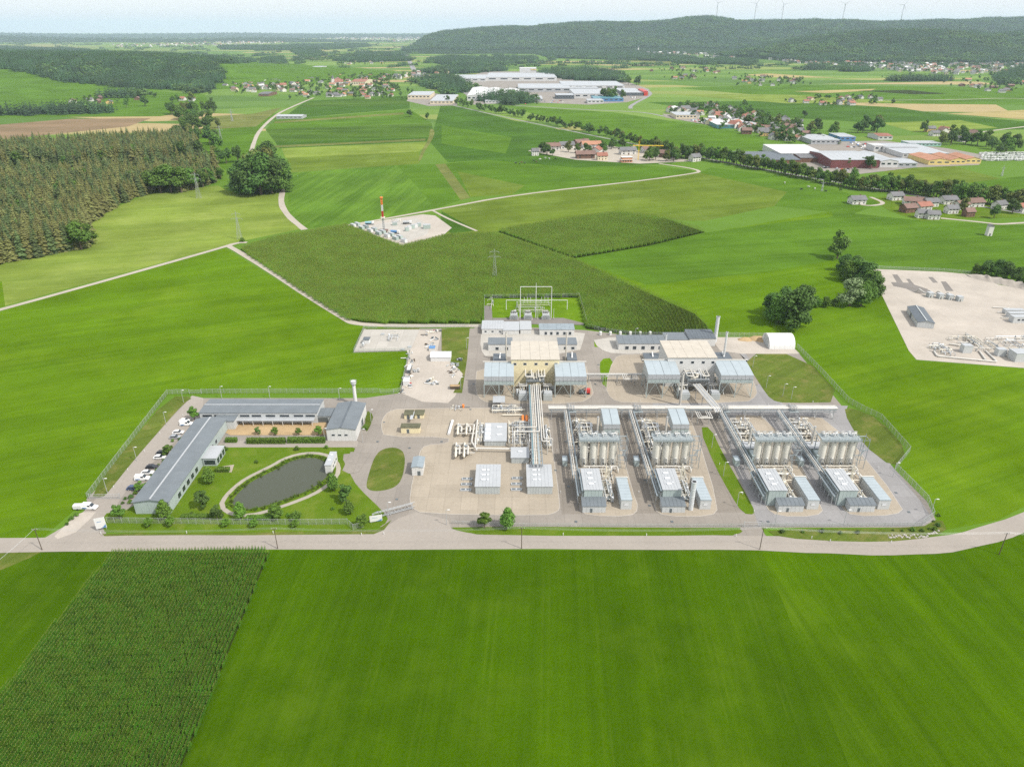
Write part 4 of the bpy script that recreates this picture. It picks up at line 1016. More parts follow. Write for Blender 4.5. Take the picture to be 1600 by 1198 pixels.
# left wing runs from the front corner back to the office building
a0 = G(213, 803); b0 = G(268, 801); a1 = G(313, 669)
dr = Vector((a1.x - a0.x, a1.y - a0.y)); rz = atan2(dr.y, dr.x) - pi / 2; Lw = dr.length; Ww = (Vector(b0[:2]) - Vector(a0[:2])).dot(Vector((cos(rz), sin(rz))))
Lw -= 1.5; hw = HT(a0.y, 784)
building('office_wing', 'long low slate roofed wing with parked cars along its side', a0, Ww, Lw, hw, 'gy', .9, 'wall_green', 'roof_slate', rz=rz, panels=5, sidepanels=12, ridge='roof_light', over=.5,
         windows=[('R', y, y + 2.6, .9, 3.2) for y in (7, 11, 15, 19, 23)] + [('R', y, y + 2.0, 1.0, 2.9) for y in (36, 40, 44)] + [('L', y, y + 1.8, 1.2, 2.6) for y in (6, 12, 18, 24, 30, 36, 42)])
ux, uy = Vector((cos(rz), sin(rz))), Vector((-sin(rz), cos(rz)))
pp = Vector(a0[:2]) + ux * (Ww + .3) + uy * (Lw * .52)
building('entrance_block', 'flat roofed glazed entrance block on the garden side of the office wing', (pp.x, pp.y, 0), 5.2, 9.0, 3.4, 'flat', 0, 'wall_green', 'roof_light', rz=rz, windows=[('F', .4, 4.8, .6, 2.8)] + [('R', y, y + 2.4, .4, 2.9) for y in (.5, 3.3, 6.1)])
pp = Vector(a0[:2]) + ux * (Ww * .55) + uy * (Lw + .2)
building('link_block', 'lower slate roofed link between the two office wings', (pp.x, pp.y, 0), 8.5, 5.5, 4.0, 'flat', 0, 'wall_pale', 'roof_slate', rz=rz)
l2, W2, D2, h2 = pxbox(490, 528, 660, 650, 639)
building('carport', 'low slate roofed carport between office building and workshop', l2, W2, D2, h2, 'mono', .3, 'wall_grey', 'roof_slate', seams=5, doors=[('F', 1.0, W2 - 4, h2 * .8)])
q = MB(); Yc = l2[1] - 1.6; q.box(XA(523, Yc), XA(529, Yc), Yc, Yc + 1.2, 0, 2.4); c_ = q.build('storage_cabinet', 'yellow_paint', loc=(XA(526, Yc), Yc, 0)); tag(c_, 'bright yellow storage cabinet beside the workshop wall', 'cabinet')
l, W, D, h = pxbox(512, 557, 689, 671, 630)
building('workshop', 'slate gable roofed workshop with pale metal walls beside the lookout tower', l, W, D, h, 'gy', .9, 'wall_white', 'roof_slate', panels=8, sidepanels=8, ridge='roof_dark', over=.3, windows=[('F', W * a, W * a + 1.5, h * .45, h * .62) for a in (.16, .38, .60)], doors=[('R', D * .5, D * .5 + 3.2, 3.0)])
tw = G(556, 632); ht_ = HT(tw.y, 602); e = thing('lookout_tower', 'white round tower with a wider ring top behind the workshop', 'tower', tw)
MB().cyl(tw, (tw.x, tw.y, ht_), .80, 16, .72).build('shaft', 'white_plain', e, True); MB().cyl((tw.x, tw.y, ht_), (tw.x, tw.y, ht_ + .9), .72, 16, 1.15).build('collar', 'wall_pale', e, True)
MB().cyl((tw.x, tw.y, ht_ + .9), (tw.x, tw.y, ht_ + 2.2), 1.2, 16).build('head', 'wall_pale', e, True)
q = MB()
for k in range(12): q.cyl((tw.x + 1.5 * cos(k * .5236), tw.y + 1.5 * sin(k * .5236), ht_ + 1.6), (tw.x + 1.5 * cos(k * .5236), tw.y + 1.5 * sin(k * .5236), ht_ + 2.6), .05, 4)
q.build('railing', 'galvanised', e)
l, W, D, h = pxbox(509, 519, 740, 727, 706)
building('pond_hut', 'narrow pale grey flat roofed hut standing on the pond bank', l, W, D, h, 'flat', 0, 'wall_white', 'roof_light', skylights=[(.6, D * .3, 1.0, .8), (.6, D * .7, 1.0, .8)], windows=[('R', D * a, D * a + 1.6, 1.2, 2.4) for a in (.2, .45, .7)], over=.12)
# ---- small sheds
for (x0, x1, yb, yt, yk, lb) in [(632, 645, 655, 648, 641, 'yellow shed with flat grey roof joined by a walkway to the shed in front'), (648, 662, 654, 648, 641, 'yellow shed standing alone beside the walkway end'), (627, 656, 677, 668, 662, 'long yellow shed with brown gravel roof at the foot of the walkway')]:
    l, W, D, h = pxbox(x0, x1, yb, yt, yk); building('yellow_shed', lb, l, W, D, h, 'flat', 0, 'wall_yellow', 'turf_roof', cat='shed', doors=[('F', W * .3, W * .3 + 1.1, 2.0)])
q = MB(); a = G(643, 662); b_ = G(646, 650); q.bar((a.x, a.y, 2.2), (b_.x, b_.y, 2.2), 1.3, .15); e = q.build('walkway', 'galvanised', loc=(a.x, a.y, 2.0)); tag(e, 'short metal walkway between the yellow sheds', 'walkway')
l, W, D, h = pxbox(644, 661, 743, 730, 714)
building('kiosk', 'small kiosk with blue slate roof beside the oval lawn', l, W, D, h, 'gy', .35, 'wall_white', 'steel_blue', cat='kiosk', doors=[('F', W * .5, W * .5 + 1.2, 2.1)], panels=3)
for (x0, x1, lb) in [(743, 781, 'pale grey metal shed with roof hatches next to the small floor vents'), (824, 863, 'pale grey metal shed with roof hatches at the end of the pipe rack')]:
    l, W, D, h = pxbox(x0, x1, 772, 760, 727); building('metal_shed', lb, l, W, D, h, 'mono', .25, 'wall_grey', 'roof_light', cat='shed', panels=9, seams=7, group='pale grey metal sheds', skylights=[(W * .22, D * .70, 1.6, .8), (W * .22, D * .48, 1.6, .8), (W * .22, D * .26, 1.6, .8), (W * .45, D * .70, .8, .8), (W * .45, D * .48, .8, .8), (W * .45, D * .26, .8, .8)], doors=[('L', D * .7, D * .7 + 1.6, 2.1)])
for i, (x, y) in enumerate([(730, 749), (729, 757.5), (728, 766), (808, 748), (807, 757), (807, 765.5)]):
    p = G(x, y); e = lthing('floor_vent', ['low grey floor vent box beside the shed with small vents, farthest from the road', 'low grey floor vent box beside the shed with small vents, middle of three', 'low grey floor vent box beside the shed with small vents, closest to the road', 'low grey floor vent box between the two metal sheds, farthest from the road', 'low grey floor vent box between the two metal sheds, middle of three', 'low grey floor vent box between the two metal sheds, closest to the road'][i], 'vent', p, 0, 'floor vents')
    q = MB(); q.box(-2.0, 2.0, -.65, .65, .1, .55); q.build('box', 'roof_light', e)
    for x_ in (-1.0, .9):
        q = MB(); q.box(x_ - .65, x_ + .65, -.4, .4, .553, .60); q.build('grille', 'steel_dark', e)
l, W, D, h = pxbox(757, 791, 697, 689, 662)
building('metering_shed', 'grey metal shed among the pipe manifolds with pale roof sheets along one side', l, W, D, h, 'mono', .2, 'wall_grey', 'roof_grey', cat='shed', panels=7, skylights=[(.15, D * a, W * .25, D * .18) for a in (.05, .28, .51, .74)] + [(W * .55, D * .72, 2.2, 1.0), (W * .55, D * .30, 2.2, 1.0)])
l, W, D, h = pxbox(799, 826, 724, 715, 700)
building('meter_kiosk', 'small grey metal kiosk raised on posts beside the pipe rack', l, W, D, h, 'mono', .2, 'wall_grey', 'roof_grey', cat='kiosk', panels=4, skylights=[(W * .4, D * .5, 1.6, .9)])
l, W, D, h = pxbox(770, 789, 638, 634, 624)
e = lthing('rain_roof', 'flat grey rain roof on four posts over a valve group', 'roof', l)
q = MB(); q.box(0, W, 0, D, 2.9, 3.1); q.build('roof', 'roof_grey', e)
for x_ in (.15, W - .15):
    for y_ in (.15, D - .15): q = MB(); q.cbox((x_, y_, 0), .14, .14, 2.9); q.build('post', 'steel', e)

# ---- pipework helpers
def pipe_thing(name, label, paths, r, mat, cat='pipe', group=None, loc=None, posts=None):
    p0 = paths[0][0]; e = thing(name, label, cat, (p0[0], p0[1], 0), group)
    for p in paths: MB().tube(p, r, 8).build('pipe', mat, e, True)
    for (x, y, z) in posts or ():
        q = MB(); q.cbox((x - .1, y - .1, 0), .18, .18, z); q.build('post', 'steel', e)
    return e
def valve(par, c, r, axis='x', rnd=R):
    q = MB(); d = Vector((1, 0, 0)) if axis == 'x' else Vector((0, 1, 0)); c = Vector(c)
    q.cyl(c - d * r * 1.6, c - d * r * 1.2, r * 1.7, 8); q.cyl(c + d * r * 1.2, c + d * r * 1.6, r * 1.7, 8); q.cyl(c - d * r * 1.2, c + d * r * 1.2, r * 1.35, 8)
    q.cyl(c, c + Vector((0, 0, r * 4.5)), r * .3, 5); q.cyl(c + Vector((0, 0, r * 3.9)), c + Vector((0, 0, r * 4.2)), r * 1.4, 8)
    return q.build('valve', R.choice(('steel', 'pipe_white', 'steel_blue', 'steel')), par, True)
def skid(label, x0, x1, y0, y1, zmax, seed, n=9, name='pipe_skid', floor=None, dense=1.0, rmax=.26):
    """a group of valves, headers and small vessels on one base"""
    rr = random.Random(seed); e = thing(name, label, 'pipework', ((x0 + x1) / 2, y0, 0)); W = x1 - x0; D = y1 - y0
    if floor: q = MB(); q.box(x0, x1, y0, y1, .15, .24); q.build('base_slab', floor, e)
    for k in range(n):
        r = rr.uniform(.09, rmax); z = rr.uniform(.6, zmax); m_ = rr.choice(('pipe_white', 'pipe_white', 'pipe_cream', 'pipe_cream', 'steel', 'silver'))
        if rr.random() < .55:
            y = rr.uniform(y0 + .3, y1 - .3); a = x0 + W * rr.uniform(0, .35); b_ = x1 - W * rr.uniform(0, .35)
            path = [(a, y, .1), (a, y, z), (b_, y, z)]
            if rr.random() < .6: y2 = min(y1 - .2, max(y0 + .2, y + rr.uniform(-.4, .4) * D)); path += [(b_, y2, z), (b_, y2, .1)]
            else: path += [(b_, y, .1)]
            MB().tube(path, r, 7).build('pipe', m_, e, True)
            if rr.random() < .8 * dense: valve(e, ((a + b_) / 2 + rr.uniform(-.2, .2) * W, y, z), r)
        else:
            x = rr.uniform(x0 + .3, x1 - .3); a = y0 + D * rr.uniform(0, .35); b_ = y1 - D * rr.uniform(0, .35)
            path = [(x, a, .1), (x, a, z), (x, b_, z)]
            if rr.random() < .6: x2 = min(x1 - .2, max(x0 + .2, x + rr.uniform(-.4, .4) * W)); path += [(x2, b_, z), (x2, b_, .1)]
            else: path += [(x, b_, .1)]
            MB().tube(path, r, 7).build('pipe', m_, e, True)
            if rr.random() < .8 * dense: valve(e, (x, (a + b_) / 2 + rr.uniform(-.2, .2) * D, z), r, 'y')
    for k in range(max(1, n // 4)):
        x, y = rr.uniform(x0 + .6, x1 - .6), rr.uniform(y0 + .6, y1 - .6); hh = rr.uniform(1.2, zmax * .9 + .6); r = rr.uniform(.3, .55); q = MB()
        q.cyl((x, y, .3), (x, y, hh), r, 10); q.dome((x, y, hh), r, r * .6, 10); q.build('vessel', rr.choice(('silver', 'pipe_cream', 'steel')), e, True)
    q = MB()
    for k in range(max(2, n // 2)):
        x, y = rr.uniform(x0, x1), rr.uniform(y0, y1); z = rr.uniform(.8, zmax); q.bar((x, y, .1), (x, y, z), .1)
        if k % 2: q.bar((x, y, z), (x + rr.uniform(-1.5, 1.5), y, z), .1)
    q.build('support', 'steel_dark', e)
    return e
def rack(label, x0, x1, y0, y1, z, axis, n_leg, pipes, name='pipe_rack', truss=True, walkway=None, truss_m='steel_blue'):
    """steel pipe bridge from (x0,y0) to (x1,y1); pipes: (offset across, height above deck, radius, material)"""
    e = thing(name, label, 'pipe rack', ((x0 + x1) / 2, (y0 + y1) / 2, 0)); q = MB()
    if axis == 'x': L = x1 - x0; wd = y1 - y0; P = lambda s, o, zz: (x0 + s, y0 + o, zz)
    else: L = y1 - y0; wd = x1 - x0; P = lambda s, o, zz: (x0 + o, y0 + s, zz)
    q.bar(P(0, 0, z), P(L, 0, z), .22, .30); q.bar(P(0, wd, z), P(L, wd, z), .22, .30)
    if truss:
        q.bar(P(0, 0, z - 1.0), P(L, 0, z - 1.0), .14); q.bar(P(0, wd, z - 1.0), P(L, wd, z - 1.0), .14)
        k = int(L / 2.0)
        for i in range(k):
            a, b_ = L * i / k, L * (i + 1) / k
            for o in (0, wd): q.bar(P(a, o, z - 1.0 * (i % 2)), P(b_, o, z - 1.0 * ((i + 1) % 2)), .09)
    for i in range(int(L / 2.5) + 1): s = min(L, i * 2.5); q.bar(P(s, 0, z + .05), P(s, wd, z + .05), .14)
    q.build('truss', truss_m, e)
    for i in range(n_leg):
        s = L * (i + .15) / (n_leg - .7) if n_leg > 1 else L / 2; s = min(s, L - .2); g_ = MB()
        for o in (0, wd): g_.cbox(P(s, o, 0), .26, .26, z - .16)
        g_.bar(P(s, 0, z * .5), P(s, wd, z * .5), .12); g_.bar(P(s, 0, .3), P(s, wd, z * .9), .08); g_.build('leg', 'steel', e)
    for (o, dz, r, m_) in pipes: MB().tube([P(-.3, o, z + .15 + dz + r), P(L + .3, o, z + .15 + dz + r)], r, 10).build('pipe', m_, e, True)
    if walkway:
        g_ = MB(); o0, o1 = walkway; a, b_ = P(0, o0, z + .2), P(L, o1, z + .28); g_.box(min(a[0], b_[0]), max(a[0], b_[0]), min(a[1], b_[1]), max(a[1], b_[1]), z + .2, z + .27); g_.build('walkway', 'grating', e)
    return e
def stack(label, px, yb, yt, r, mat='silver', name='exhaust_stack', base=None, top=True, r2=None, collar=None, z=0.0):
    p = G(px, yb, z); zt = HT(p.y, yt); e = thing(name, label, 'chimney', (p.x, p.y, 0))
    MB().cyl((p.x, p.y, z), (p.x, p.y, zt), r, 14, r2 or r).build('shaft', mat, e, True)
    MB().cyl((p.x, p.y, zt), (p.x, p.y, zt + .25), (r2 or r) * 1.12, 14).build('rim', mat, e, True)
    MB().cyl((p.x, p.y, zt + .255), (p.x, p.y, zt + .27), (r2 or r) * .9, 12).build('mouth', 'dark_gap', e)
    if base: MB().cyl((p.x, p.y, z), (p.x, p.y, z + base), r * 1.5, 12, r).build('base', mat, e, True)
    for k in range(1, 4):
        zz = z + (zt - z) * k / 4; MB().cyl((p.x, p.y, zz), (p.x, p.y, zz + .12), r * 1.07, 14).build('band', mat, e, True)
    return e
def cooler(label, X0, X1, Yf, Yb, zb, zf, zk, npan, nleg, header=True, name='air_cooler', dual=True):
    """fan cooler house on legs: curved roof of panels, sloping front of bands, bracing below"""
    e = thing(name, label, 'cooler', ((X0 + X1) / 2, Yf, 0)); prof = []
    D = Yb - Yf; n = 8
    def top(s): return zf + (zk - zf) * sin(pi / 2 * s)
    for i in range(n + 1): prof.append((Yf + D * i / n, top(i / n)))
    side = [(Yf + .02, zb)] + [(y, z - .22) for y, z in prof] + [(Yb - .02, zb)]
    MB().extr(side, 'x', X0 + .06, X1 - .06).build('housing', 'wall_grey', e)
    pw = (X1 - X0) / npan
    for i in range(npan):
        for j in range(3):
            i0, i1 = j * n // 3, (j + 1) * n // 3 if j < 2 else n
            gap = .10 if (dual and i == npan // 2 - 1) else .03; g0 = .10 if (dual and i == npan // 2) else .03
            pr = prof[i0:i1 + 1]; q = MB(); q.extr([(y, z) for y, z in pr] + [(y, z - .2) for y, z in reversed(pr)], 'x', X0 + i * pw + g0, X0 + (i + 1) * pw - gap)
            q.build('roof_panel', 'roof_pale', e)
    H_ = zf - zb
    for (f0, f1, m_, d) in ((.70, .97, 'roof_grey', .06), (.42, .66, 'roof_light', .30), (.06, .38, 'wall_green', .12)):
        k = npan * 2 if m_ != 'roof_grey' else npan
        for i in range(k):
            wq = (X1 - X0) / k; q = MB(); q.box(X0 + i * wq + .05, X0 + (i + 1) * wq - .05, Yf - d, Yf + .015, zb + H_ * f0, zb + H_ * f1); q.build('front_panel', m_, e, fix=False)
    q = MB(); q.box(X0 - .1, X1 + .1, Yf - .15, Yf + .15, zb - .35, zb - .003); q.box(X0 - .1, X1 + .1, Yb - .15, Yb + .15, zb - .35, zb - .003); q.build('base_beam', 'wall_green', e)
    for i in range(nleg):
        x = X0 + (X1 - X0) * i / (nleg - 1)
        for y in (Yf, Yb):
            q = MB(); q.cbox((x, y, 0), .3, .3, zb - .36); q.build('leg', 'wall_green', e, fix=False)
    q = MB()
    for i in range(nleg - 1):
        xa, xb = X0 + (X1 - X0) * i / (nleg - 1), X0 + (X1 - X0) * (i + 1) / (nleg - 1); xm = (xa + xb) / 2
        q.bar((xa, Yf, .4), (xm, Yf, zb - .4), .12); q.bar((xb, Yf, .4), (xm, Yf, zb - .4), .12)
    for x in (X0, X1): q.bar((x, Yf, .4), (x, Yb, zb - .4), .12); q.bar((x, Yb, .4), (x, Yf, zb - .4), .12)
    q.build('bracing', 'wall_green', e)
    if header: MB().tube([(X0 - .9, Yb + .3, zk + .2), (X1 + .9, Yb + .3, zk + .2)], .28, 8).build('header_pipe', 'pipe_white', e, True)
    q = MB()
    rr = random.Random(int(X0 * 10))
    for k in range(5): y = Yf + D * rr.uniform(.2, .9); q.cyl((X0 + .5, y, zb - .8 - rr.random()), (X1 - .5, y, zb - .8 - rr.random()), .12, 6)
    q.build('under_pipes', 'steel', e)
    return e

# ---- compressor halls with their coolers
def hall(px0, px1, yk, yfw, label, wall, base):
    Yf = GY(base); h = HT(Yf, yfw); Y1 = GY(yk, h); X0, X1 = XA(px0, Yf, h), XA(px1, Yf, h)
    return building('compressor_hall', label, (X0, Yf, 0), X1 - X0, Y1 - Yf, h, 'flat', 0, wall, 'roof_concrete', roof_grid=(5, 2), windows=[('F', (X1 - X0) * a, (X1 - X0) * a + 1.5, h * .80, h * .89) for a in (.04, .25, .48, .70, .90)], over=.3)
hall(799, 874, 534, 562, 'compressor hall with cream slab roof and yellow front wall', 'wall_yellow', 604)
hall(1044, 1120, 533, 559, 'compressor hall with cream slab roof and white front wall', 'wall_white', 604)
def cooler_px(label, x0, x1, yleg, ybot, ytf, ytk, npan, nleg):
    Yf = GY(yleg); zb, zf = HT(Yf, ybot), HT(Yf, ytf); zk = zf + 1.2; Yb = GY(ytk, zk)
    return cooler(label, XA(x0, Yf, zf), XA(x1, Yf, zf), Yf, Yb, zb, zf, zk, npan, nleg)
cooler_px('pale blue cooler house on legs left bare of pipes, beside the yellow walled hall', 756, 803, 621, 600, 588, 566, 4, 3)
cooler_px('pale blue cooler house on legs above the red machine', 868, 917, 621, 600, 588, 566, 4, 3)
cooler_px('pale blue cooler house on legs at the white walled hall, by the bright lawn', 1013, 1063, 622, 597, 585, 563, 4, 3)
cooler_px('pale blue cooler house on legs beside the white walled hall, next to the dry meadow', 1127, 1178, 621, 597, 586, 563, 4, 3)
stack('slim white exhaust stack rising over the bare cooler house', 791, 566, 520, .38, 'pipe_white')
stack('slim white exhaust stack beside the cooler above the red machine', 884, 564, 520, .38, 'pipe_white')
stack('silver exhaust stack at the corner of the white walled hall', 1037, 562, 523, .50, 'silver')
stack('silver exhaust stack between the white walled hall and the dry meadow', 1130, 562, 519, .55, 'silver')
stack('thick silver chimney behind the white walled hall', 1117, 534, 495, .95, 'silver')
stack('white vent stack in front of the white walled hall', 1062, 634, 585, .48, 'pipe_white')
for (x0, x1, yb, yt, yk, nm) in [(771, 790, 571, 565, 553, 'dark roofed annex beside the bare cooler house'), (887, 901, 570, 563, 552, 'dark roofed annex behind the cooler above the red machine'), (1008, 1033, 566, 561, 552, 'dark roofed annex at the bright lawn strip'), (1121, 1143, 566, 561, 551, 'dark roofed annex beside the dry meadow')]:
    l, W, D, h = pxbox(x0, x1, yb, yt, yk); e = building('annex', nm, l, W, D, h, 'flat', 0, 'wall_grey', 'roof_dark', cat='annex')
    q = MB(); q.cyl((W * .5, D * .25, h + .2), (W * .5 + .3, D * .8, h + 1.4), .45, 10, .3); q.build('intake', 'white_plain', e, True)
def skid_px(label, x0, x1, yb, yk, zmax, seed, n=9, **k):
    Y0, Y1 = GY(yb), GY(yk); Ym = (Y0 + Y1) / 2
    return skid(label, XA(x0, Ym), XA(x1, Ym), Y0, Y1, zmax, seed, n, **k)
# pipe knots before the halls
def knot(px0, px1, yb, yk, seed, lab):
    Y0, Y1 = GY(yb), GY(yk); X0, X1 = XA(px0, Y0), XA(px1, Y0); z = 6.5
    e = thing('valve_platform', 'steel platform knotted with white pipes before the ' + lab, 'platform', ((X0 + X1) / 2, Y0, 0)); rr = random.Random(seed)
    MB().box(X0, X1, Y0, Y1, z, z + .3).build('deck', 'steel_dark', e)
    q = MB()
    for x in (X0 + .2, X1 - .2):
        for y in (Y0 + .2, (Y0 + Y1) / 2, Y1 - .2): q.cbox((x, y, 0), .3, .3, z - .003)
    q.bar((X0, Y0, .5), (X1, Y0, z - .5), .14); q.bar((X1, Y0, .5), (X0, Y0, z - .5), .14); q.build('frame', 'steel', e)
    for k in range(15):
        r = rr.uniform(.14, .34); zz = z + rr.uniform(.6, 2.2); a, b_ = sorted((rr.uniform(X0, X1), rr.uniform(X0, X1))); c, d = rr.uniform(Y0, Y1), rr.uniform(Y0, Y1)
        MB().tube([(a, c, z + .2), (a, c, zz), (b_, c, zz), (b_, d, zz), (b_, d, z + .2)] if k % 2 else [(a, c, zz), (b_, c, zz), (b_, d, zz)], r, 8).build('pipe', rr.choice(('pipe_white', 'silver', 'pipe_cream', 'steel')), e, True)
    for s in (-1, 1):
        xc = (X0 + X1) / 2 + s * (X1 - X0) * .34
        MB().tube([(xc - s * 1.2, Y0 + 1, z + 2.2), (xc - s * 1.2, Y1 - 1, z + 2.2), (xc + s * 1.6, Y1 - 1, z + 2.2), (xc + s * 1.6, Y0 + 1.5, z + 2.2), (xc - s * 1.2, Y0 + 1.5, z + 2.2)], .3, 8).build('pipe_loop', 'pipe_white', e, True)
    q = MB()
    for k in range(9):
        x = X0 + (X1 - X0) * k / 8; q.bar((x, Y0 - .05, z + .3), (x, Y0 - .05, z + 1.4), .06)
    q.bar((X0, Y0 - .05, z + 1.4), (X1, Y0 - .05, z + 1.4), .07); q.bar((X0, Y0 - .05, z + .85), (X1, Y0 - .05, z + .85), .05); q.build('railing', 'galvanised', e)
    for s in (-1, 1):
        x = (X0 + X1) / 2 + s * (X1 - X0) * .68
        w_ = MB(); w_.box(x - 2.0, x + 2.0, Y0 - 6.0, Y0 - 2.0, .16, 3.2); w_.build('filter_house', 'wall_grey', e)
        w_ = MB(); w_.box(x - 1.7, x + 1.7, Y0 - 5.6, Y0 - 2.4, 3.203, 3.7); w_.build('filter_lid', 'roof_grey', e)
        for k in range(4): MB().tube([(x - 2.6 + k, Y0 - 1.0, .2), (x - 2.6 + k, Y0 - 1.0, 2.2 + k * .5), (x - 1 + k * .6, Y0 + 4.5, 2.2 + k * .5), (x - 1 + k * .6, Y0 + 4.5, .2)], .22, 7).build('pipe', 'pipe_cream' if k % 2 else 'silver', e, True)
        MB().tube([(x - 1.8, Y0 - .5, 5.0), (x + 1.8, Y0 - .5, 5.0), (x + 1.8, Y0 + 1.2, 5.0), (x - 1.8, Y0 + 1.2, 5.0), (x - 1.8, Y0 + 3.2, 5.0)], .26, 8).build('pipe_loop', 'pipe_white', e, True)
knot(822, 850, 617, 590, 3, 'yellow walled hall'); knot(1072, 1106, 616, 588, 4, 'white walled hall')
skid_px('low pipework in the dark gap beside the yellow walled hall', 804, 822, 622, 596, 3.5, 31, 9); skid_px('low pipework between the yellow walled hall and the red machine', 850, 868, 622, 596, 3.5, 32, 9)
skid_px('low pipework beside the cooler at the bright lawn strip', 1052, 1072, 622, 592, 3.5, 33, 10); skid_px('low pipework beside the cooler at the dry meadow', 1106, 1126, 620, 590, 3.5, 34, 10)
# ---- long service buildings behind the halls
for (x0, x1, yb, yt, yk, nm, wall, roofm, rt) in [(763, 800, 548, 538, 528, 'slate roofed service block beside the yellow walled hall, nearer the storage yard', 'wall_white', 'roof_slate', 'flat'), (872, 901, 547, 538, 528, 'slate roofed service block beside the yellow walled hall, nearer the plant road', 'wall_white', 'roof_slate', 'flat'),
        (753, 786, 522, 514, 501, 'white switch house with three square windows below the substation', 'wall_white', 'roof_light', 'gx'), (786, 811, 523, 516, 503, 'white flat house in the middle of the substation row', 'wall_white', 'roof_light', 'flat'), (813, 830, 522, 515, 502, 'small white house at the end of the substation row', 'wall_white', 'roof_light', 'flat'),
        (843, 897, 524, 515, 507, 'long house with blue slate roof and open bays behind the yellow walled hall', 'wall_white', 'steel_blue', 'mono'),
        (966, 1040, 547, 537, 525, 'long white service house with slate roof beside the white walled hall', 'wall_white', 'roof_slate', 'mono'), (1040, 1076, 541, 531, 520, 'slate roofed middle block behind the white walled hall', 'wall_white', 'roof_slate', 'flat'), (1076, 1117, 541, 529, 516, 'tall slate roofed block beside the thick silver chimney', 'wall_white', 'roof_dark', 'mono')]:
    l, W, D, h = pxbox(x0, x1, yb, yt, yk); wn = []
    if x0 in (753,): wn = [('F', W * a, W * a + 1.3, h * .35, h * .7) for a in (.12, .45, .80)]
    if x0 in (843, 966): wn = [('F', W * a, W * a + W * .08, h * .1, h * .65) for a in (.14, .30, .48, .68, .84)]
    if x0 in (763, 872): wn = [('F', W * a, W * a + 1.8, .4, h * .6) for a in (.3, .7)]
    building('service_building', nm, l, W, D, h, rt, .4, wall, roofm, windows=wn, seams=0 if rt == 'flat' else 8, panels=max(3, int(W / 3)))
# ---- tunnel tent
p = G(1202, 546); p2 = G(1242, 546); W = p2.x - p.x; D = 13.0; hh = HT(p.y + 6.5, 521.5)
e = thing('tunnel_tent', 'white round-topped storage tent on the gravel yard', 'tent', ((p.x + p2.x) / 2, p.y, 0))
for k in range(5):
    n = 12; pr = [(p.y + D / 2 - D / 2 * cos(pi * i / n), hh * min(1.0, sin(pi * i / n) ** .9)) for i in range(n + 1)]
    q = MB(); x0 = p.x + W * k / 5 + .03; x1 = p.x + W * (k + 1) / 5 - .03; q.extr(pr, 'x', x0, x1); q.build('tarpaulin_bay', 'white_plain', e, True)
q = MB(); q.box(p.x - .06, p.x - .003, p.y + D * .22, p.y + D * .78, .05, hh * .82); q.build('door', 'wall_grey', e)
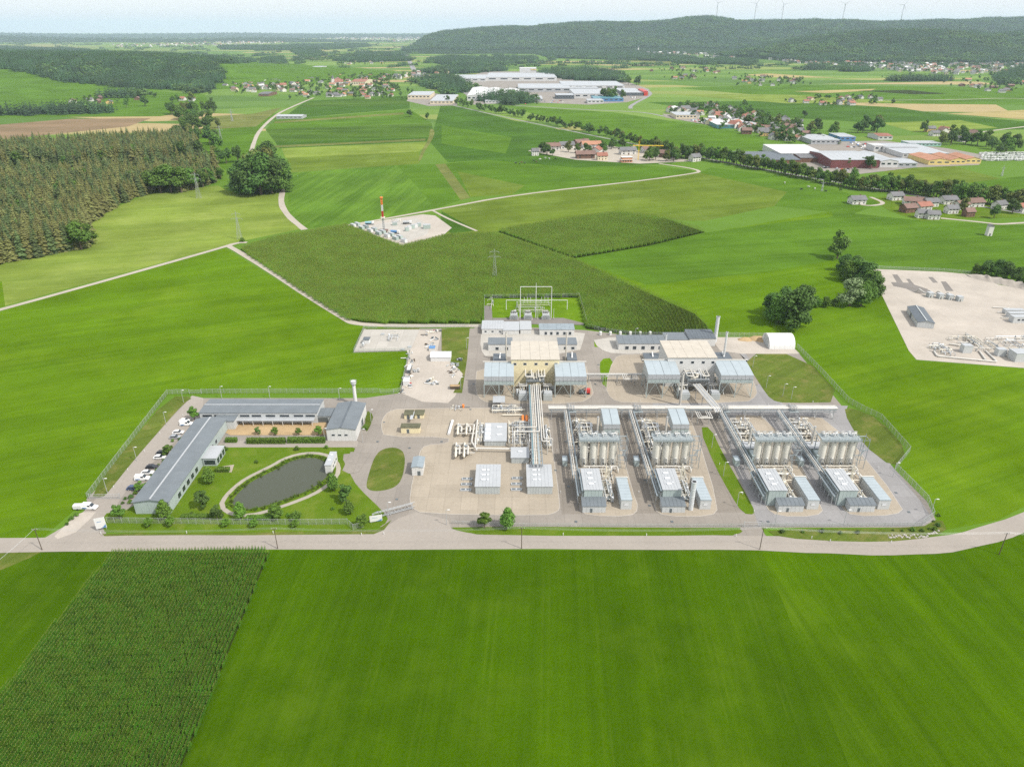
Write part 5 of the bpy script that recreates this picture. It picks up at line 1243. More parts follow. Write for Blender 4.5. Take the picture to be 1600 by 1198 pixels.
# ------------------------------------------------------------------ the four treatment units
UNIT = ['in the metering-yard unit', 'in the silver-column unit', 'in the grass-strip unit', 'in the outer-fence unit']
def multi(e, i0, others):
    """the same thing again in the other units: others = [(shift, label)]"""
    for d, lb in others: copy_tree(e, dloc=d, label=lb)
def unit(idx, ref, low, comp, rbox, tanks, twin, cool=None):
    """low/comp/rbox: pixel boxes; tanks: columns of the four vessels; twin: (index, dx) of the identical unit"""
    j, dx = twin; sh = (dx, 0, 0)
    def both(e, lab):
        e['label'] = lab + ' ' + UNIT[idx]; copy_tree(e, dloc=sh, label=lab + ' ' + UNIT[j])
    gidx = 'treatment unit buildings'
    l, W, D, h = pxbox(*low); Dl = D
    both(building('switch_house', 'x', l, W, D, h, 'mono', .55, 'wall_pale', 'roof_slate', panels=6, seams=6, doors=[('F', W * .32, W * .32 + .9, 1.9)], group=gidx), 'low white switch house with slate lean-to roof at the head')
    Yc = l[1] + D + .3; hc = HT(Yc, comp[2]); X0, X1 = XA(comp[0], Yc, hc), XA(comp[1], Yc, hc); Y1 = GY(comp[3], hc)
    W, D = X1 - X0, Y1 - Yc
    both(building('machine_house', 'x', (X0, Yc, 0), W, D, hc, 'mono', .2, 'wall_green', 'roof_light', panels=5, sidepanels=7, seams=6, group=gidx, skylights=[(W * .28, D * a, 1.8, 1.0) for a in (.22, .47, .72)] + [(W * .6, D * .3, .5, .5)], windows=[('L', D * a, D * a + 1.2, hc * .45, hc * .62) for a in (.2, .4, .6, .8)]), 'tall grey machine house with roof hatches')
    # ducts along the machine house
    q = thing('cable_duct', 'x', 'duct', (X0 - 1.2, Yc, 0), 'ducts beside the machine houses')
    for k, (o, z, m_) in enumerate(((-.9, hc - .6, 'steel_blue'), (-1.7, hc - 1.4, 'steel_dark'), (-2.4, hc - 2.0, 'steel_blue'))):
        mb = MB(); mb.box(X0 + o, X0 + o + .55, Yc - .5 * k, Y1 + 1, z, z + .4); mb.build('tray', m_, q)
    mb = MB()
    for k in range(5):
        y = Yc + D * k / 4.2
        for o in (-.7, -2.2): mb.cbox((X0 + o, y, 0), .16, .16, hc - 1.5)
    mb.build('post', 'steel', q); both(q, 'dark blue duct bundle on posts beside the machine house')
    # right box: long cabin with pale panelled roof
    l, Wr, Dr, hr = pxbox(*rbox)
    e = building('cooling_cabin', 'x', l, Wr, Dr, hr, 'flat', 0, 'wall_pale', 'roof_pale', roof_grid=(1, 8), group=gidx, windows=[('F', Wr * .3, Wr * .7, hr * .45, hr * .7, 'white_plain', 'skylight')], sidepanels=6, over=.1)
    mb = MB(); mb.tube([(-.4, Dr * .98, hr * .3), (-.4, Dr * .98, hr + .5), (Wr + .4, Dr * .98, hr + .5), (Wr + .4, Dr * .98, hr * .3)], .22, 8); mb.build('hoop_pipe', 'pipe_white', e, True)
    both(e, 'long cabin with pale panelled roof and a pipe hoop')
    # vessels
    Yt = GY(731); zt = HT(Yt, 686.5); ws = XA(tanks[1], Yt, 0) - XA(tanks[0], Yt, 0); r = ws * .385
    xs = [XA(t_, Yt, 2) for t_ in tanks]
    order = ['first', 'second', 'third', 'fourth']
    vs = []
    for k, x in enumerate(xs):
        v = thing('process_vessel', 'x', 'vessel', (x, Yt + r, 0), 'cream process vessels')
        mb = MB(); mb.cyl((x, Yt + r, 1.7), (x, Yt + r, zt - .9), r, 22); mb.build('shell', 'vessel_cream', v, True)
        mb = MB(); mb.dome((x, Yt + r, zt - .9), r * .98, .85, 22); mb.build('top_head', 'vessel_cream', v, True)
        mb = MB(); mb.cyl((x, Yt + r, .15), (x, Yt + r, 1.7), r * .8, 16, r); mb.build('skirt', 'vessel_cream', v, True)
        mb = MB(); a, b_ = .42, zt * .24; mb.tube([(x - .3 * r, Yt - .25, 1.2), (x - .3 * r, Yt - .3, b_ + 1.5), (x + .25 * r, Yt - .3, b_ + 1.5), (x + .25 * r, Yt - .3, 2.2)], .16, 7); mb.build('drain_pipe', 'steel', v, True)
        mb = MB(); mb.cyl((x + .25 * r, Yt - .3, 1.9), (x + .25 * r, Yt - .3, 2.5), .3, 8); mb.build('drain_valve', 'steel_dark', v, True)
        mb = MB(); mb.tube([(x + r * .98, Yt + .2 * r, .3), (x + r * .98, Yt + .2 * r, zt + .6)], .14, 6); mb.tube([(x + r * .9, Yt + r * 1.4, .3), (x + r * .9, Yt + r * 1.4, zt + .6)], .10, 6); mb.build('riser', 'pipe_white', v, True)
        mb = MB()
        for zz in (.35, .65): mb.cyl((x, Yt + r, zt * zz), (x, Yt + r, zt * zz + .1), r * 1.015, 22)
        mb.build('hoop', 'vessel_cream', v, True)
        mb = MB(); mb.bar((x, Yt - .06, zt - 1.6), (x, Yt - .06, zt - .3), .16); mb.build('name_plate', 'steel_dark', v)
        mb = MB(); mb.tube([(x - .2, Yt + r, zt + .5), (x - .2, Yt + r, zt + 1.9), (x + .9, Yt + r + .3, zt + 1.9), (x + .9, Yt + r + .3, zt + .9)], .2, 7); mb.cyl((x - .7, Yt + r * 1.5, zt + 1.2), (x + .5, Yt + r * 1.5, zt + 1.2), .38, 10); mb.build('top_valve', 'white_plain', v, True)
        v['label'] = order[k] + ' cream vessel counted from the pipe bridge ' + UNIT[idx]; copy_tree(v, dloc=sh, label=order[k] + ' cream vessel counted from the pipe bridge ' + UNIT[j])
    p = thing('vessel_platform', 'x', 'platform', (sum(xs) / 4, Yt + r, 0), 'platforms on the vessels'); xl, xr = xs[0] - r - .5, xs[-1] + r + .6
    mb = MB()
    mb.box(xl, xr, Yt - .9, Yt + 2 * r + 1.6, zt, zt + .2); mb.box(xl, xr, Yt - .95, Yt - .8, zt - .5, zt - .003)
    mb.build('deck', 'grating', p)
    mb = MB()
    for k in range(13):
        x = xl + (xr - xl) * k / 12
        for y in (Yt - .9, Yt + 2 * r + 1.6): mb.bar((x, y, zt), (x, y, zt + 1.1), .05)
    for y in (Yt - .9, Yt + 2 * r + 1.6):
        for z in (.55, 1.1): mb.bar((xl, y, zt + z), (xr, y, zt + z), .06)
    mb.build('railing', 'steel_blue', p)
    mb = MB()
    for x in (xl + .1, xr - .1):
        for y in (Yt + 2 * r + 1.4,): mb.cbox((x, y, 0), .25, .25, zt - .26)
    mb.build('leg', 'steel_blue', p)
    for k in range(6):
        mb = MB(); x = xl + (xr - xl) * (k + .5) / 6; mb.tube([(x, Yt + 2 * r + .8, zt + .05), (x, Yt + 2 * r + .8, zt + 1.3), (x + 1.2, Yt + 2 * r + .8, zt + 1.3)], .16, 7); mb.cyl((x + .3, Yt + 2 * r + .3, zt + .7), (x + 1.0, Yt + 2 * r + .3, zt + .7), .3, 8); mb.build('deck_pipe', 'pipe_white' if k % 2 else 'steel', p, True)
    both(p, 'grating platform with railings across the four vessels')
    # stair tower
    s = thing('stair_tower', 'x', 'stairs', (xr + 1.8, Yt + r, 0), 'stair towers'); sx0, sx1, sy0, sy1 = xr + .3, xr + 3.2, Yt - .8, Yt + 2.6
    mb = MB()
    for x in (sx0, sx1):
        for y in (sy0, sy1): mb.cbox((x, y, .1), .16, .16, zt + .8)
    for z in (zt * .33, zt * .66, zt): mb.bar((sx0, sy0, z), (sx1, sy0, z), .12); mb.bar((sx0, sy1, z), (sx1, sy1, z), .12); mb.bar((sx0, sy0, z), (sx0, sy1, z), .12); mb.bar((sx1, sy0, z), (sx1, sy1, z), .12)
    mb.build('frame', 'steel_blue', s)
    for k, (z0, z1) in enumerate(((.2, zt * .33), (zt * .33, zt * .66), (zt * .66, zt))):
        mb = MB(); ya, yb = (sy0 + .4, sy1 - .4) if k % 2 == 0 else (sy1 - .4, sy0 + .4); xx = sx0 + .7 + (k % 2) * 1.3
        for i in range(9): f = i / 8; y = ya + (yb - ya) * f; z = z0 + (z1 - z0) * f; mb.box(xx - .5, xx + .5, y - .14, y + .14, z - .05, z)
        mb.build('flight', 'grating', s); mb = MB(); mb.box(sx0, sx1, (yb if yb > ya else yb - .5), (yb + .5 if yb > ya else yb), z1 - .08, z1); mb.build('landing', 'grating', s)
    both(s, 'steel stair tower beside the last vessel')
    # pipes between machine house, vessels and cabin
    def sk(lab, x0, x1, y0, y1, zm, seed, n, **k): both(skid('x', x0, x1, y0, y1, zm, seed, n, **k), lab)
    sk('jumble of pipes and valves between machine house and cabin', X1 + .5, X1 + 4.6, Yc + .5, Y1 - .5, 3.4, 60 + idx, 24, rmax=.2)
    sk('pipe header row at the foot of the vessels', xs[0], xs[-1] + r, Y1 + .6, Yt - 1.2, 2.6, 70 + idx, 14, rmax=.2)
    hd = pipe_thing('pipe_header', 'x', [[(xs[0], Yt - 1.0, 1.5), (xs[-1] + r + .4, Yt - 1.0, 1.5), (xs[-1] + r + .4, Yt - 3.5, 1.5), (xs[-1] + r + .4, Yt - 3.5, .2)], [(xs[0], Yt - 1.9, .9), (xs[-1] + r, Yt - 1.9, .9)]], .28, 'pipe_white', group='headers at the vessels'); both(hd, 'white header pipe running along the foot of the vessels')
    for k, (fx, hh) in enumerate(((X1 + 2.4, zt * .80), (X1 + 3.6, zt * .62))):
        vt = thing('vent_pipe', 'x', 'pipe', (fx, Y1 - 2.0 + k, 0), 'vent pipes'); mb = MB(); mb.tube([(fx, Y1 - 2 + k, .2), (fx, Y1 - 2 + k, hh)], .14, 7); mb.tube([(fx + .4, Y1 - 2 + k, .2), (fx + .4, Y1 - 2 + k, hh * .85)], .09, 6); mb.build('pipe', 'pipe_cream', vt, True)
        mb = MB(); mb.bar((fx + .2, Y1 - 1.6 + k, .2), (fx + .2, Y1 - 1.6 + k, hh * .9), .1); mb.build('guide', 'yellow_paint' if k == 0 else 'steel', vt)
        both(vt, ('taller' if k == 0 else 'shorter') + ' thin vent pipe by the machine house')
    # side rack from the main bridge down to the machine house
    rx = xs[0] - r - 3.6; zr = 4.4
    rk = rack('x', rx, rx + 2.2, Y1 - 1.0, YR - .6, zr, 'y', 6, [(.35, 0, .13, 'pipe_white'), (.95, 0, .20, 'pipe_white'), (1.85, 0, .12, 'steel_blue')]); rk['group'] = 'side pipe bridges'; both(rk, 'side pipe bridge leading to the machine house')
    pp = thing('control_cabinet', 'x', 'cabinet', (rx - 2.0, Yt + 2, 0), 'cabinets at the side bridges'); mb = MB(); mb.box(rx - 2.8, rx - 1.0, Yt + 1.0, Yt + 4.5, .1, 2.6); mb.build('body', 'wall_green', pp); mb = MB(); mb.box(rx - 2.9, rx - .9, Yt + .9, Yt + 4.6, 2.603, 2.75); mb.build('lid', 'roof_pale', pp); both(pp, 'pale green control cabinet under the side pipe bridge')
    Yb0 = Yt + 2 * r + 3.0
    if cool:
        Yf = GY(cool[2]); zb, zf = HT(Yf, cool[3]), HT(Yf, cool[4]); zk = zf + 1.0; Ybk = GY(cool[5], zk)
        c = cooler('x', XA(cool[0], Yf, zf), XA(cool[1], Yf, zf), Yf, min(Ybk, YR - 1.2), zb, zf, zk, 2, 2, True); c['group'] = 'narrow coolers'; both(c, 'narrow pale blue cooler house on legs')
        cx = XA(cool[0], Yf, zf) - 2.3; st = thing('white_stack', 'x', 'chimney', (cx, Yf, 0), 'white stacks'); mb = MB(); mb.cyl((cx, Yf + 1, .2), (cx, Yf + 1, 3.0), .62, 12); mb.cyl((cx, Yf + 1, 3.0), (cx, Yf + 1, 4.2), .62, 12, .36); mb.cyl((cx, Yf + 1, 4.2), (cx, Yf + 1, zk + 1.6), .36, 12); mb.build('shaft', 'pipe_white', st, True); mb = MB(); mb.cyl((cx, Yf + 1, zk + 1.6), (cx, Yf + 1, zk + 1.8), .42, 12); mb.build('rim', 'steel', st, True); both(st, 'white vent stack with a swollen foot beside the narrow cooler')
        sk('dark floored process area with looping white pipes', rx + 2.6, cx - 1.0, Yb0, YR - 2.5, 3.6, 80 + idx, 34, floor='pad_dark', rmax=.27)
        bx = MB(); bx.box(rx + 4.6, rx + 6.4, Yb0 + 1.0, Yb0 + 2.6, .25, 2.3); b1 = bx.build('white_cabinet', 'white_plain', loc=(rx + 5.5, Yb0 + 1.8, .2)); tag(b1, 'x', 'cabinet', 'white cabinets'); both(b1, 'white box cabinet on the dark process floor')
    else:
        sk('process area packed with white looping pipes', rx + 2.6, xs[2], Yb0 + 6.5, YR - 2.0, 3.6, 80 + idx, 34, rmax=.27)
        e = building('pump_house', 'x', (rx + 2.9, Yb0 + 1.2, 0), 6.0, 4.6, 4.4, 'flat', 0, 'wall_green', 'roof_light', panels=3, group='pump houses', skylights=[(1.0, 2.0, .8, .5), (3.5, 3.0, .5, .5)]); both(e, 'square pump house with pale flat roof behind the vessels')
        e = building('fan_house', 'x', (rx + 3.2, Yt + .5, 0), max(2.4, xs[0] - r - rx - 3.6), 3.6, 5.2, 'flat', 0, 'wall_green', 'wall_green', group='fan houses'); both(e, 'narrow grey green fan house beside the first vessel')
        cx = xs[0] - .5; st = thing('white_stack', 'x', 'chimney', (cx, Yb0 + 4, 0), 'white stacks'); mb = MB(); mb.cyl((cx, Yb0 + 4, .2), (cx, Yb0 + 4, 5.0), .50, 12); mb.cyl((cx, Yb0 + 4, 5.0), (cx, Yb0 + 4, 12.5), .40, 12); mb.build('shaft', 'pipe_white', st, True); mb = MB(); mb.cyl((cx, Yb0 + 4, 12.5), (cx, Yb0 + 4, 12.7), .46, 12); mb.build('rim', 'steel', st, True); both(st, 'tall white vent stack reaching above the pipe bridge')
YR = GY(655)
dX12 = XA(1034, GY(801)) - XA(910, GY(801)); dX34 = XA(1326, GY(800)) - XA(1215, GY(800))
unit(0, None, (910, 946, 801, 790.5, 779), (913, 941.5, 765, 733), (969.7, 986.4, 796, 781.5, 746), (911.5, 926.5, 941.5, 956.5), (1, dX12), (943.5, 969.5, 694, 675, 662.5, 638))
unit(2, None, (1215, 1254.5, 800, 789, 780), (1202.5, 1230, 766, 733.7), (1260, 1277.7, 796, 781.5, 745), (1182, 1196.7, 1211.2, 1226), (3, dX34))
stack('tall thick silver column standing beside the long cabin', 1079, 796, 753, .85, 'silver', name='silver_column')

# ---- main pipe bridge and the other bridges
zR = 4.6; X0 = XA(858, YR, zR); X1 = XA(1308, YR, zR)
rack('long main pipe bridge with two thick white pipes joining all four units', X0, X1, YR, YR + 3.6, zR, 'x', 17, [(.5, 0, .38, 'pipe_white'), (1.55, 0, .36, 'pipe_white'), (2.75, .1, .20, 'pipe_white'), (3.3, .1, .12, 'steel')], walkway=None, truss=True)
for (a, lb) in ((893, 0), (997, 1), (1133, 2), (1240, 3)):
    xx = XA(a, YR, zR); e = thing('pipe_junction', 'knot of valves where the side bridge leaves the main bridge ' + UNIT[lb], 'pipework', (xx, YR, 0), 'bridge junctions')
    for k in range(6):
        mb = MB(); mb.tube([(xx - 1.4 + k * .55, YR - .8, zR + .4), (xx - 1.4 + k * .55, YR - .8, zR + 1.5), (xx - 1.4 + k * .55, YR + 3 - k * .3, zR + 1.5), (xx - 1.4 + k * .55, YR + 3 - k * .3, zR + .5)], .15, 7); mb.build('pipe', 'pipe_white' if k % 2 else 'steel', e, True)
    mb = MB(); mb.box(xx - 1.9, xx + 1.9, YR - 1.6, YR + 4.0, zR - .5, zR - .35); mb.build('deck', 'grating', e)
    mb = MB()
    for x in (xx - 1.9, xx, xx + 1.9):
        for y in (YR - 1.6, YR + 4): mb.bar((x, y, zR - .35), (x, y, zR + 1.2), .06)
    for y in (YR - 1.6, YR + 4): mb.bar((xx - 1.9, y, zR + 1.2), (xx + 1.9, y, zR + 1.2), .06)
    mb.cbox((xx - 1.8, YR - 1.5, 0), .2, .2, zR - .5); mb.cbox((xx + 1.8, YR - 1.5, 0), .2, .2, zR - .5); mb.build('railing', 'steel', e)
def loop(label, px, py, z, w_, d, n=3):
    c = G(px, py, z); e = thing('expansion_loop', label, 'pipe', (c.x, c.y, 0))
    for k in range(n):
        s = 1 - k * .28; MB().tube([(c.x - w_ * s, c.y + d, z), (c.x - w_ * s, c.y - d * s, z + .02 * k), (c.x + w_ * s, c.y - d * s, z + .02 * k), (c.x + w_ * s, c.y + d, z)], .22 - .04 * k, 8).build('pipe', 'pipe_white', e, True)
    q = MB()
    for x in (-w_ * .8, w_ * .8): q.cbox((c.x + x, c.y, 0), .2, .2, z - .2)
    q.build('post', 'steel', e); return e
loop('square expansion loop hanging in front of the main pipe bridge by the grass strip', 1100, 648, 4.5, 3.0, 2.8); loop('square expansion loop of the cross bridge beside the bright lawn strip', 984, 588, 4.2, 3.2, 3.2)
Yx = GY(586, 4.0); rack('cross pipe bridge between the two compressor halls', XA(917, Yx, 4), XA(1013, Yx, 4), Yx, Yx + 1.6, 4.0, 'x', 5, [(.4, 0, .22, 'pipe_white'), (1.0, 0, .18, 'steel')], truss_m='steel')
# bridge from the yellow walled hall down to the metering yard
ya, yb = GY(727, 5.0), GY(600, 6.2); xa, xb = XA(832, ya, 5), XA(848, ya, 5)
rack('wide pipe bridge running from the yellow walled hall to the metering yard', xa, xb, ya, yb, 5.4, 'y', 8, [(.35, 0, .13, 'teal_pipe'), (.85, .05, .20, 'pipe_white'), (1.5, .05, .22, 'pipe_white')], walkway=(2.2, 3.0))
ym = GY(668, 6); yq = GY(675, 6)
pipe_thing('transfer_pipe', 'white pipe that turns off the wide bridge towards the metering shed roof level', [[(xa + 2.3, yb, 6.3), (xa + 2.3, ym, 6.3), (xa - 6.5, ym, 6.3), (xa - 6.5, ym, 1.5)]], .26, 'pipe_white')
pipe_thing('transfer_pipe', 'white pipe that turns off the wide bridge with a round bend beside the metering shed', [[(xa + 3.3, yb, 6.3), (xa + 3.3, yq, 6.3), (xa - 6.8, yq, 6.3), (xa - 6.8, yq - 3, 6.3), (xa - 6.8, yq - 3, .5)]], .28, 'pipe_white')
for k, o in enumerate((4.1, 5.0)):
    pipe_thing('transfer_pipe', ('inner' if k == 0 else 'outer') + ' of two white pipes dropping beside the wide bridge to the pumps', [[(xa + o, yb, 6.3), (xa + o, GY(690, 6) + k * 2, 6.3), (xa + o + 2.2 + k, GY(690, 6) + k * 2, 6.3), (xa + o + 2.2 + k, GY(690, 6) + k * 2, .4)]], .23, 'pipe_white')
# bridge from the white walled hall to the main bridge (slanting)
c0 = G(1088, 600, 6.0); c1 = G(1122, 640, 5.2)
e = thing('slant_bridge', 'slanting bundle of silver pipes from the white walled hall to the main bridge', 'pipe rack', (c1.x, c1.y, 0)); dv = (c1 - c0); nn = Vector((-dv.y, dv.x, 0)).normalized()
for k in range(5): MB().tube([c0 + nn * (k - 2) * .75, c1 + nn * (k - 2) * .75, c1 + nn * (k - 2) * .75 + Vector((0, -1.5, -.4))], .22 if k % 2 else .30, 8).build('pipe', 'silver' if k % 2 else 'pipe_white', e, True)
for f in (.2, .5, .8):
    q = MB()
    for s in (-1, 1): p = c0 + dv * f + nn * 1.9 * s; q.cbox((p.x, p.y, 0), .22, .22, p.z - .3)
    a, b_ = c0 + dv * f + nn * 1.9, c0 + dv * f - nn * 1.9; q.bar((a.x, a.y, a.z - .35), (b_.x, b_.y, b_.z - .35), .16); q.build('support', 'steel', e)

# ---- metering yard pipework
def P3(px, py, z): p = G(px, py, z); return (p.x, p.y, z)
skid_px('valves and pipes between metering shed and wide bridge', 793, 830, 700, 662, 2.4, 101, 44, rmax=.20); skid_px('row of dark filter bodies along the metering shed wall', 744, 757, 696, 665, 1.8, 102, 22, rmax=.2)
skid_px('pipes and pumps under the raised meter kiosk', 826, 834, 728, 702, 2.0, 103, 6); skid_px('pump group at the outer side of the wide bridge', 848, 861, 702, 670, 2.4, 104, 20, rmax=.2)
skid_px('valve group under the flat rain roof', 768, 818, 648, 636, 1.8, 105, 22, rmax=.18)
pipe_thing('yard_pipe', 'cream pipe from the flat rain roof to the orange flanged valves', [[P3(768, 641, .3), P3(768, 641, 1.3), P3(820, 640, 1.3), P3(820, 640, .3)], [P3(785, 648, .9), P3(818, 648, .9), P3(818, 655, .9)]], .28, 'pipe_cream')
e = thing('orange_valve', 'pair of orange painted shut-off valves on two standing pipes', 'valve', G(820, 658))
for x in (817, 823):
    p = G(x, 655, 1.0); MB().cyl((p.x, p.y - 2.6, 1.4), (p.x, p.y + 2.2, 1.4), .62, 12).build('actuator', 'orange_paint', e, True); MB().tube([(p.x, p.y - 2.6, 1.4), (p.x, p.y - 9.5, 1.4), (p.x, p.y - 9.5, .2)], .3, 8).build('pipe', 'pipe_white', e, True)
pipe_thing('yard_pipe', 'thick cream pipe looping round the pipe manifolds and along the metering shed', [[P3(746, 656, .2), P3(746, 656, 2.0), P3(742, 700, 2.0), P3(795, 701, 2.0), P3(826, 699, 2.0), P3(826, 690, 2.0)], [P3(741, 664, 1.7), P3(737, 690, 1.7), P3(745, 703, 1.7)]], .36, 'pipe_white')
pipe_thing('vessel_pipe', 'single thick white pipe section resting alone on the paved yard', [[P3(701, 678, .6), P3(707, 657, .6)]], .62, 'white_plain')
for (x0, x1, y0, y1, lb, sd) in ((712, 744, 678, 660, 'manifold of standing pipes with bent tops nearer the plant road', 5), (709, 740, 713, 690, 'manifold of U-shaped standing pipes nearer the kiosk', 6)):
    e = thing('pipe_manifold', lb, 'pipework', G((x0 + x1) / 2, y0)); rr = random.Random(sd)
    for k in range(2):
        bx_ = x0 + 3 + k * (x1 - x0) * .42
        MB().tube([P3(bx_, y0, .2), P3(bx_, y0, 2.2), P3(bx_ + 1, y1 + 2, 2.2), P3(bx_ + 1, y1 + 2, .2)], .40, 9).build('riser', 'pipe_cream', e, True)
        MB().tube([P3(bx_ + 6, y0 - 4, .2), P3(bx_ + 6, y0 - 4, 2.6), P3(bx_ + 6.5, y1 + 6, 2.6), P3(bx_, y1 + 6, 2.6)], .34, 9).build('riser', 'pipe_white', e, True)
        p = P3(bx_ + 3, (y0 + y1) / 2, 1.4); valve(e, p, .42)
        valve(e, P3(bx_ + 4, y0 - 7, 1.0), .38, 'y')
    for k in range(3): MB().tube([P3(x0, y1 + 3 + k * 7, 1.2 + k * .3), P3(x1 + 2, y1 + 3 + k * 7, 1.2 + k * .3)], .2, 8).build('cross_pipe', 'pipe_cream' if k % 2 else 'pipe_white', e, True)
    for k in range(6): p = P3(x0 + (x1 - x0) * k / 5, y0 - 3 - (k % 2) * 8, 0); q = MB(); q.cbox(p, .14, .14, 1.5); q.build('support', 'steel_dark', e)
p = G(724, 637); e = thing('orange_pump', 'small orange pump unit at the kerb of the plant road', 'pump', p); MB().cyl((p.x, p.y, .2), (p.x, p.y, 1.6), .5, 10).build('body', 'orange_paint', e, True); MB().tube([(p.x - 2, p.y, .5), (p.x + 3, p.y - .4, .5)], .14, 6).build('hose', 'steel_dark', e, True)
skid_px('small scattered pipe fittings near the orange pump', 703, 722, 643, 634, .8, 107, 5, rmax=.14)
# ---- red machine, storage yard
p = G(913, 615); e = thing('mobile_crane', 'red mobile work machine parked beneath the cooler house', 'machine', p)
q = MB(); q.box(p.x - 2.6, p.x + .3, p.y - 1.0, p.y + 1.0, .6, 1.5); q.build('chassis', 'steel_dark', e); q = MB(); q.box(p.x + .3, p.x + 2.6, p.y - 1.0, p.y + 1.0, .5, 2.5); q.build('cab', 'red_paint', e); q = MB(); q.bar((p.x - 2.5, p.y, 1.6), (p.x + .8, p.y, 3.2), .35); q.build('boom', 'steel_dark', e)
for x in (-1.9, .9, 1.9):
    for y in (-1.05, 1.05): q = MB(); q.cyl((p.x + x, p.y + y - .15, .5), (p.x + x, p.y + y + .15, .5), .5, 12); q.build('wheel', 'tyre', e, True)
l, W, D, h = pxbox(673, 704, 565, 557, 548); e = building('storage_tent', 'white ridge tent in the gravel storage yard', l, W, D, h * .85, 'gx', 1.3, 'white_plain', 'white_plain', cat='tent', seams=6)
q = lthing('blue_tarpaulin', 'pale blue sheeted pallet stack beside the ridge tent', 'pallets', G(675, 549)); MB().box(-1.5, 1.5, 0, 3.2, 0, 1.7).build('stack', 'wall_white', q); MB().box(-1.6, 1.6, -.08, 3.28, 1.703, 1.85).build('sheet', 'blue_paint', q)
yard = [(636, 560), (640, 572), (645, 566), (648, 580), (634, 590), (632, 600), (638, 604), (630, 612), (644, 588), (641, 552)]
def pallet_stack(x, y, name, label, seed):
    rr = random.Random(seed); e = lthing(name, label, 'stores', (x, y, 0), rr.uniform(-.3, .3), 'stores in the gravel yard')
    for k in range(rr.randint(4, 7)):
        cx, cy = rr.uniform(-1.6, 1.6), rr.uniform(-1.6, 1.6); m_ = rr.choice(('steel', 'white_plain', 'steel_dark', 'wall_grey', 'wood_post', 'pipe_cream', 'red_paint' if rr.random() < .2 else 'steel'))
        if rr.random() < .5: q = MB(); q.cbox((cx, cy, 0), rr.uniform(.5, 1.4), rr.uniform(.5, 1.4), rr.uniform(.4, 1.5)); q.build('crate', m_, e)
        else: q = MB(); a = rr.uniform(0, 3.14); l_ = rr.uniform(.6, 1.8); z = rr.uniform(.25, .6); q.cyl((cx - cos(a) * l_, cy - sin(a) * l_, z), (cx + cos(a) * l_, cy + sin(a) * l_, z), rr.uniform(.12, .28), 8); q.build('pipe_piece', m_, e, True)
    return e
for i, (x, y) in enumerate(yard): p = G(x, y); pallet_stack(p.x, p.y, 'stores_heap', 'mixed crates and pipe pieces stacked along the meadow fence of the storage yard', 200 + i)
for i, (x, y) in enumerate([(704, 570), (708, 576), (712, 570), (706, 582), (712, 580), (710, 588), (716, 562)]): p = G(x, y); pallet_stack(p.x, p.y, 'stores_heap', 'mixed crates and valve parts between ridge tent and lawn', 230 + i)
for i, (x, y) in enumerate([(668, 598), (672, 594), (676, 598), (680, 600)]): p = G(x, y); pallet_stack(p.x, p.y, 'stores_heap', 'dark machine parts stacked in the middle of the storage yard', 250 + i)
for i, (x, y) in enumerate([(664, 524), (671, 520), (680, 518), (679, 530), (668, 541), (676, 539), (684, 519)]): p = G(x, y); pallet_stack(p.x, p.y, 'stores_heap', 'scaffold and pipe pieces at the farm road end of the storage yard', 270 + i)
l, W, D, h = pxbox(630, 639, 603, 596, 590); building('white_container', 'white storage container at the meadow side of the storage yard', l, W, D, h, 'flat', 0, 'white_plain', 'white_plain', cat='container', over=.03)
l, W, D, h = pxbox(636, 641, 584, 578, 570); building('tool_container', 'dark blue container with white lid in the storage yard', l, W, D, h, 'flat', 0, 'steel_dark', 'white_plain', cat='container', over=.03)
p = G(711, 607); e = lthing('waste_skip', 'brown waste skip with ramp near the plant road', 'skip', p); MB().hexa([(-2, -1, .1), (2, -1, .1), (2, 1, .1), (-2, 1, .1), (-2.4, -1.2, 1.6), (2.4, -1.2, 1.6), (2.4, 1.2, 1.6), (-2.4, 1.2, 1.6)]).build('tub', 'wood_post', e); MB().box(-2.2, 2.2, -1, 1, 1.603, 1.65).build('load', 'bare_earth', e)
for (x, y, lb) in ((572, 531, 'white pump cabin on the concrete well pad'), ):
    l, W, D, h = pxbox(568, 577, 538, 531, 527); building('pump_cabin', lb, l, W, D, h, 'flat', 0, 'white_plain', 'roof_dark', cat='cabin')
skid_px('wellhead pipes in the middle of the concrete well pad', 606, 624, 534, 522, 1.8, 108, 8, rmax=.15); skid_px('green painted pump parts beside the white pump cabin', 564, 570, 545, 537, 1.4, 109, 4, rmax=.15)
for k, (x, y) in enumerate(((640, 543), (629, 547), (598, 523))): p = G(x, y); q = lthing('pallet', ['wooden pallet at the corner of the well pad', 'flat pallet at the meadow edge of the well pad', 'small pallet beside the well pad lane'][k], 'pallet', p); MB().box(-1, 1, -.8, .8, .17, .45).build('boards', 'wall_grey', q); MB().box(-.8, .8, -.6, .6, .455, .8).build('load', 'steel', q)

